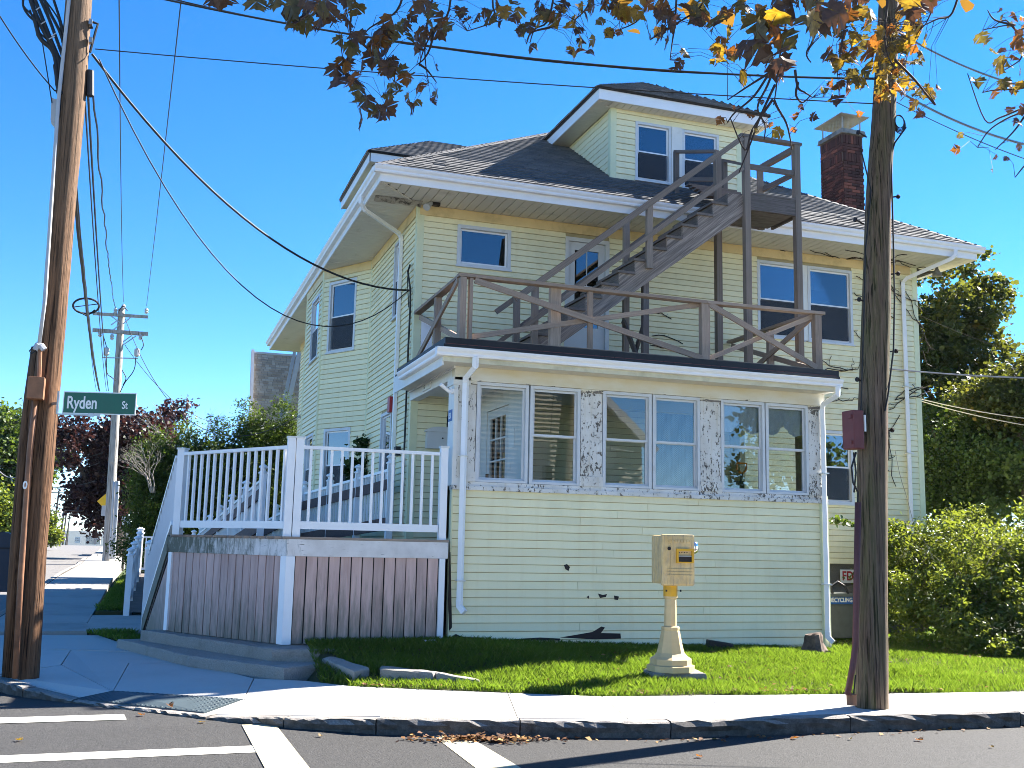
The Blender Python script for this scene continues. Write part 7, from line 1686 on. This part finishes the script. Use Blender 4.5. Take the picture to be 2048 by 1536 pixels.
cluster(720, 240, 8, 6, 1, 6.9, 34, (0, 0, 0, 1)); cluster(862, 185, 12, 26, 3, 6.9, 24, bro); cluster(868, 140, 6, 6, 1, 6.9, 24, bro)
cluster(905, 30, 30, 30, 6, 6.8, 30, bro); cluster(960, 30, 60, 22, 7, 6.8, 28, bro); cluster(1015, 20, 25, 22, 6, 6.6, 34, mixd); cluster(1050, 50, 30, 22, 4, 6.8, 26, bro); cluster(1110, 35, 50, 26, 12, 6.8, 32, mixd); cluster(1160, 80, 30, 28, 9, 6.8, 28, yel)
cluster(1105, 22, 30, 20, 6, 6.6, 32, bro); cluster(1065, 100, 12, 6, 2, 6.8, 22, bro); cluster(1142, 108, 4, 4, 1, 6.8, 20, bro); cluster(1210, 25, 60, 22, 14, 6.6, 30, mixd); cluster(1225, 70, 20, 14, 4, 6.7, 22, yel)
cluster(1330, 60, 26, 45, 10, 6.2, 38, bro); cluster(1345, 130, 14, 20, 2, 6.2, 34, bro); cluster(1290, 20, 50, 22, 10, 6.4, 34, mixd); cluster(1405, 40, 34, 30, 8, 6.0, 42, bro); cluster(1375, 110, 8, 6, 1, 6.2, 28, (0, 0, 1, 0)); cluster(1450, 95, 32, 26, 11, 6.0, 34, yel); cluster(1470, 30, 34, 24, 8, 5.8, 40, mixd)
cluster(1480, 155, 10, 8, 2, 5.8, 30, (1, 0, 1, 0)); cluster(1525, 85, 26, 50, 7, 4.2, 78, (0, 1, 3, 5)); cluster(1560, 60, 40, 36, 6, 4.4, 66, (1, 2, 4, 3)); cluster(1568, 135, 16, 16, 3, 4.2, 66, (0, 2, 1, 4)); cluster(1590, 15, 50, 18, 7, 4.6, 56, (1, 2, 3, 3)); cluster(1645, 30, 36, 32, 5, 4.2, 72, (1, 1, 5, 2))
cluster(1700, 15, 50, 26, 9, 4.6, 60, (1, 2, 3, 3)); cluster(1820, 5, 50, 18, 6, 4.4, 66, (1, 1, 2, 4)); cluster(1720, 80, 40, 36, 16, 5.6, 34, yel); cluster(1675, 110, 30, 26, 12, 5.6, 34, mixd); cluster(1700, 160, 40, 26, 14, 5.6, 34, mixd); cluster(1670, 190, 22, 16, 5, 5.6, 32, bro)
cluster(1770, 100, 40, 60, 18, 5.4, 34, yel); cluster(1780, 180, 46, 26, 16, 5.4, 32, yel); cluster(1830, 110, 44, 50, 18, 5.5, 32, yel); cluster(1820, 60, 40, 24, 12, 5.6, 34, yel); cluster(1850, 185, 24, 16, 6, 5.5, 30, yel); cluster(1828, 222, 12, 14, 3, 5.4, 34, yel); cluster(1883, 170, 6, 10, 1, 5.5, 30, bro); cluster(1815, 210, 12, 8, 2, 5.5, 22, yel)
cluster(1505, 225, 6, 6, 1, 5.6, 26, (1, 1, 0, 0)); cluster(1465, 215, 4, 4, 1, 5.6, 18, bro); cluster(1435, 242, 4, 4, 1, 5.6, 26, (0, 3, 0, 0)); cluster(1525, 205, 14, 6, 2, 5.6, 16, bro); cluster(1555, 262, 6, 6, 1, 5.5, 32, (1, 0, 0, 0)); cluster(1540, 245, 8, 8, 2, 5.6, 22, bro); cluster(1598, 233, 4, 4, 1, 5.6, 30, (1, 1, 1, 0)); cluster(1628, 232, 4, 5, 1, 5.6, 28, (0, 0, 0, 1)); cluster(1588, 257, 4, 4, 1, 5.6, 20, bro); cluster(1606, 212, 5, 4, 1, 5.6, 18, bro); cluster(1581, 198, 3, 3, 1, 5.6, 18, bro); cluster(1723, 224, 3, 3, 1, 5.6, 20, bro); cluster(1505, 262, 14, 4, 2, 5.6, 14, bro)
cluster(2000, 25, 16, 8, 2, 6, 24, bro); cluster(1962, 80, 14, 8, 2, 6, 32, bro); cluster(1995, 100, 14, 8, 2, 6, 28, bro); cluster(2012, 130, 18, 14, 4, 6, 30, mixd); cluster(1953, 172, 6, 5, 1, 6, 32, (0, 2, 1, 0)); cluster(2010, 185, 26, 18, 6, 6, 32, mixd); cluster(2035, 230, 16, 18, 4, 6, 32, bro); cluster(1918, 275, 6, 4, 1, 6, 20, bro); cluster(1907, 303, 5, 5, 1, 6, 32, bro); cluster(2000, 318, 14, 8, 2, 6, 20, bro); cluster(1986, 343, 3, 3, 1, 6, 14, bro); cluster(2040, 300, 10, 10, 2, 6, 24, bro); cluster(2040, 100, 14, 30, 6, 6, 30, mixd); cluster(2035, 40, 16, 20, 4, 6, 28, bro); cluster(2040, 160, 10, 16, 3, 6, 30, mixd)
tws = MB()
for (_, p, s, e, kind, vr) in ALL:
    q = p+e @ Vector((0, -.4*s, 0)); b = min(BP, key=lambda v: (v-q).length_squared)
    d = (b-q).length
    if .03 < d < .9: mid = q.lerp(b, .5)+Vector((g.uniform(-.1, .1)*d, g.uniform(-.1, .1)*d, .12*d)); tws.tube([q, mid, b], [.0014, .0018, .0028], 3, False)
tws.build('leaf_stalks', M['twig'], mt)['kind'] = 'stuff'
ALL.sort(key=lambda q: -q[0])
rest = {}
for i, (_, p, s, e, kind, vr) in enumerate(ALL):
    if i < 295:
        o = bpy.data.objects.new('leaf', LM[kind][vr]); C.objects.link(o); o.parent = mt; o.location = p-org(mt); o.scale = (s, s, s); o.rotation_euler = e.to_euler()
    else:
        m = rest.setdefault(kind, MB()); me = LM[kind][vr]; m.add([p+e @ (v.co*s) for v in me.vertices], [tuple(f.vertices) for f in me.polygons])
mm = MB(); mats = []; sl_idx = []
for kind, m in sorted(rest.items()):
    n0 = len(mm.v); mm.v += m.v; mm.f += [[n0+k for k in f] for f in m.f]; mm.uv += m.uv; sl_idx += [kind]*len(m.f)
o0 = org(mt); me = bpy.data.meshes.new('leaves'); me.from_pydata([(x-o0.x, y-o0.y, z-o0.z) for x, y, z in mm.v], [], mm.f)
for k in MAPLE: me.materials.append(k)
me.polygons.foreach_set('material_index', sl_idx); me.update(); o = bpy.data.objects.new('leaves', me); C.objects.link(o); o.parent = mt; o['kind'] = 'stuff'

V, F, r, cc = leaves([(3.6, 7.6, 6.4), (4.6, 7.2, 7.2), (2.6, 7.6, 5.6), (5.2, 6.2, 6.0), (3.2, 6.0, 6.0)], [1.5, 1.6, 1.1, 1.2, 1.3], 7000, .17, 1.0, .3, .2, 77, 110)  # crown leaves out of view, shaped to shade the left leaf clusters
MAT['crown'] = attr_mat('maple_crown', [(0, (.05, .03, .015)), (.5, (.12, .08, .02)), (1, (.25, .14, .03))], .6, .3, (.5, .25, .03))
npmesh('crown', V, F, MAT['crown'], mt, rnd=r)['kind'] = 'stuff'
branch([(7.9, -.5, 4.3), (7.4, 2.5, 5.6), (6, 5, 6.2), (4, 7, 6.4)], .12, .03, 8, 'bough', 'bark')
# ------------------------------------------------------------------ fallen leaves
fallen = 'fallen leaves on the road and pavement'
def fallen_leaf(x, y, z, sz, kind, label):
    o = bpy.data.objects.new('fallen_leaf', LM[kind][g.randrange(5)]); C.objects.link(o); p = atz(x, y, z); o.location = p+Vector((0, 0, .012)); s = sz*p.length/FPX
    o.scale = (s, s, s); o.rotation_euler = (R(g.uniform(-18, 18)), R(g.uniform(-18, 18)), g.uniform(0, 6.28)); tag(o, label, 'leaf', fallen)
for (x, y, z, s, k, lb) in ((341, 1414, -1.70, 16, 1, 'curled orange brown leaf lying on the tactile pad'), (281, 1432, -1.75, 14, 1, 'rust coloured leaf on the asphalt just below the tactile pad'), (405, 1446, -1.75, 13, 0, 'pale yellow leaf on the asphalt below the kerb end'), (40, 1483, -1.75, 15, 0, 'yellow brown leaf on the asphalt between the two left lines'), (556, 1450, -1.74, 14, 0, 'yellow leaf on the end of the wide cream bar'),
        (640, 1475, -1.75, 12, 0, 'small yellow leaf on the asphalt between the two cream bars'), (878, 1488, -1.74, 9, 1, 'small leaf on the second cream bar'), (1448, 1486, -1.75, 13, 1, 'brown leaf on the asphalt right of centre'), (1590, 1479, -1.75, 17, 1, 'flat brown leaf on the asphalt below the old pole'), (1841, 1483, -1.75, 17, 1, 'orange brown leaf on the asphalt at the right'), (1400, 1516, -1.75, 14, 1, 'folded tan leaf low on the asphalt'),
        (1432, 1405, -1.6, 8, 3, 'tiny brown leaf on the sunlit pavement'), (1170, 1403, -1.6, 6, 3, 'tiny leaf on the pavement near the second joint'), (1716, 1463, -1.75, 13, 2, 'greenish leaf in the gutter below the old pole'), (1700, 1481, -1.75, 8, 2, 'pale small leaf on the asphalt near the pole'), (430, 1340, -1.6, 7, 3, 'dark leaf on the shaded pavement by the step'), (1985, 1497, -1.75, 9, 0, 'small yellow leaf at the right edge of the asphalt')): fallen_leaf(x, y, z, s, k, lb)
lp = MB(); Vv = []; Ff = []; rn = []
def litter(nm, pts, sz, label, mat):
    V = []; F = []; r = []
    for (x, y, z) in pts:
        s = sz*g.uniform(.5, 1.3); a = g.uniform(0, 6.28); u = Vector((math.cos(a), math.sin(a), g.uniform(-.4, .4)))*s; v = Vector((-math.sin(a), math.cos(a), g.uniform(-.4, .4)))*s*.7; p = Vector((x, y, z+s*.3)); k = len(V)
        V += [tuple(p-u), tuple(p-v*.9+u*.2), tuple(p+u), tuple(p+v+Vector((0, 0, s*.3)))]; F.append((k, k+1, k+2, k+3)); r.append(g.random())
    return tag(npmesh(nm, np.array(V), np.array(F), mat, rnd=np.array(r)), kind='stuff')
MAT['litter'] = attr_mat('leaf_litter', [(0, (.05, .025, .015)), (.5, (.16, .07, .03)), (.8, (.30, .15, .05)), (1, (.45, .28, .10))], .7, .2, None)
P = []
for _ in range(420):
    x = g.gauss(3.0, .28); y = 9.62-.28*(x-2.2)+abs(g.gauss(0, .09))*-1+.05; P.append((x, min(y, 9.9-.27*(x-2.1)), -1.75+abs(g.gauss(0, .02))))
for _ in range(260): x = g.uniform(2.2, 18); P.append((x, (9.4-.22*(x-3.4) if x < 4.7 else 9.05)-abs(g.gauss(0, .12)), -1.75))
litter('leaf_litter', P, .028, None, MAT['litter'])
P = []
for _ in range(900):
    x = g.uniform(2.4, 15); y = g.uniform(10.4, 14 if x < 10 else 17)
    if lawn_in(x, y): P.append((x, y, lawn_h(x, y)+.03))
for _ in range(420):
    x = g.uniform(2.4, 9); y = 11.9-.0*(x)-(x-2.4)*.33 if x < 4.8 else 10.85-(x-4.8)*.12
    P.append((x, y+abs(g.gauss(0, .12)), -1.575))
for _ in range(900):
    x = g.uniform(11.6, 15.5); y = 13.3-(x-12)*.15+g.gauss(0, .35); P.append((x, y, lawn_h(x, y)+.02))
litter('lawn_litter', P, .028, None, MAT['litter'])
# ------------------------------------------------------------------ haze
hz = tag(MB().box(-2400, 2300, -60, 3700, -45, 40).build('haze', None), kind='stuff')
hm = bpy.data.materials.new('air'); hm.use_nodes = True; nn = hm.node_tree.nodes; nn.remove(nn['Principled BSDF'])
pv = nn.new('ShaderNodeVolumePrincipled'); pv.inputs['Density'].default_value = .00008; pv.inputs['Color'].default_value = (.75, .85, 1, 1); pv.inputs['Anisotropy'].default_value = .2
hm.node_tree.links.new(pv.outputs[0], nn['Material Output'].inputs['Volume']); hz.data.materials.append(hm)
USE_HAZE = True
if not USE_HAZE: bpy.data.objects.remove(hz)
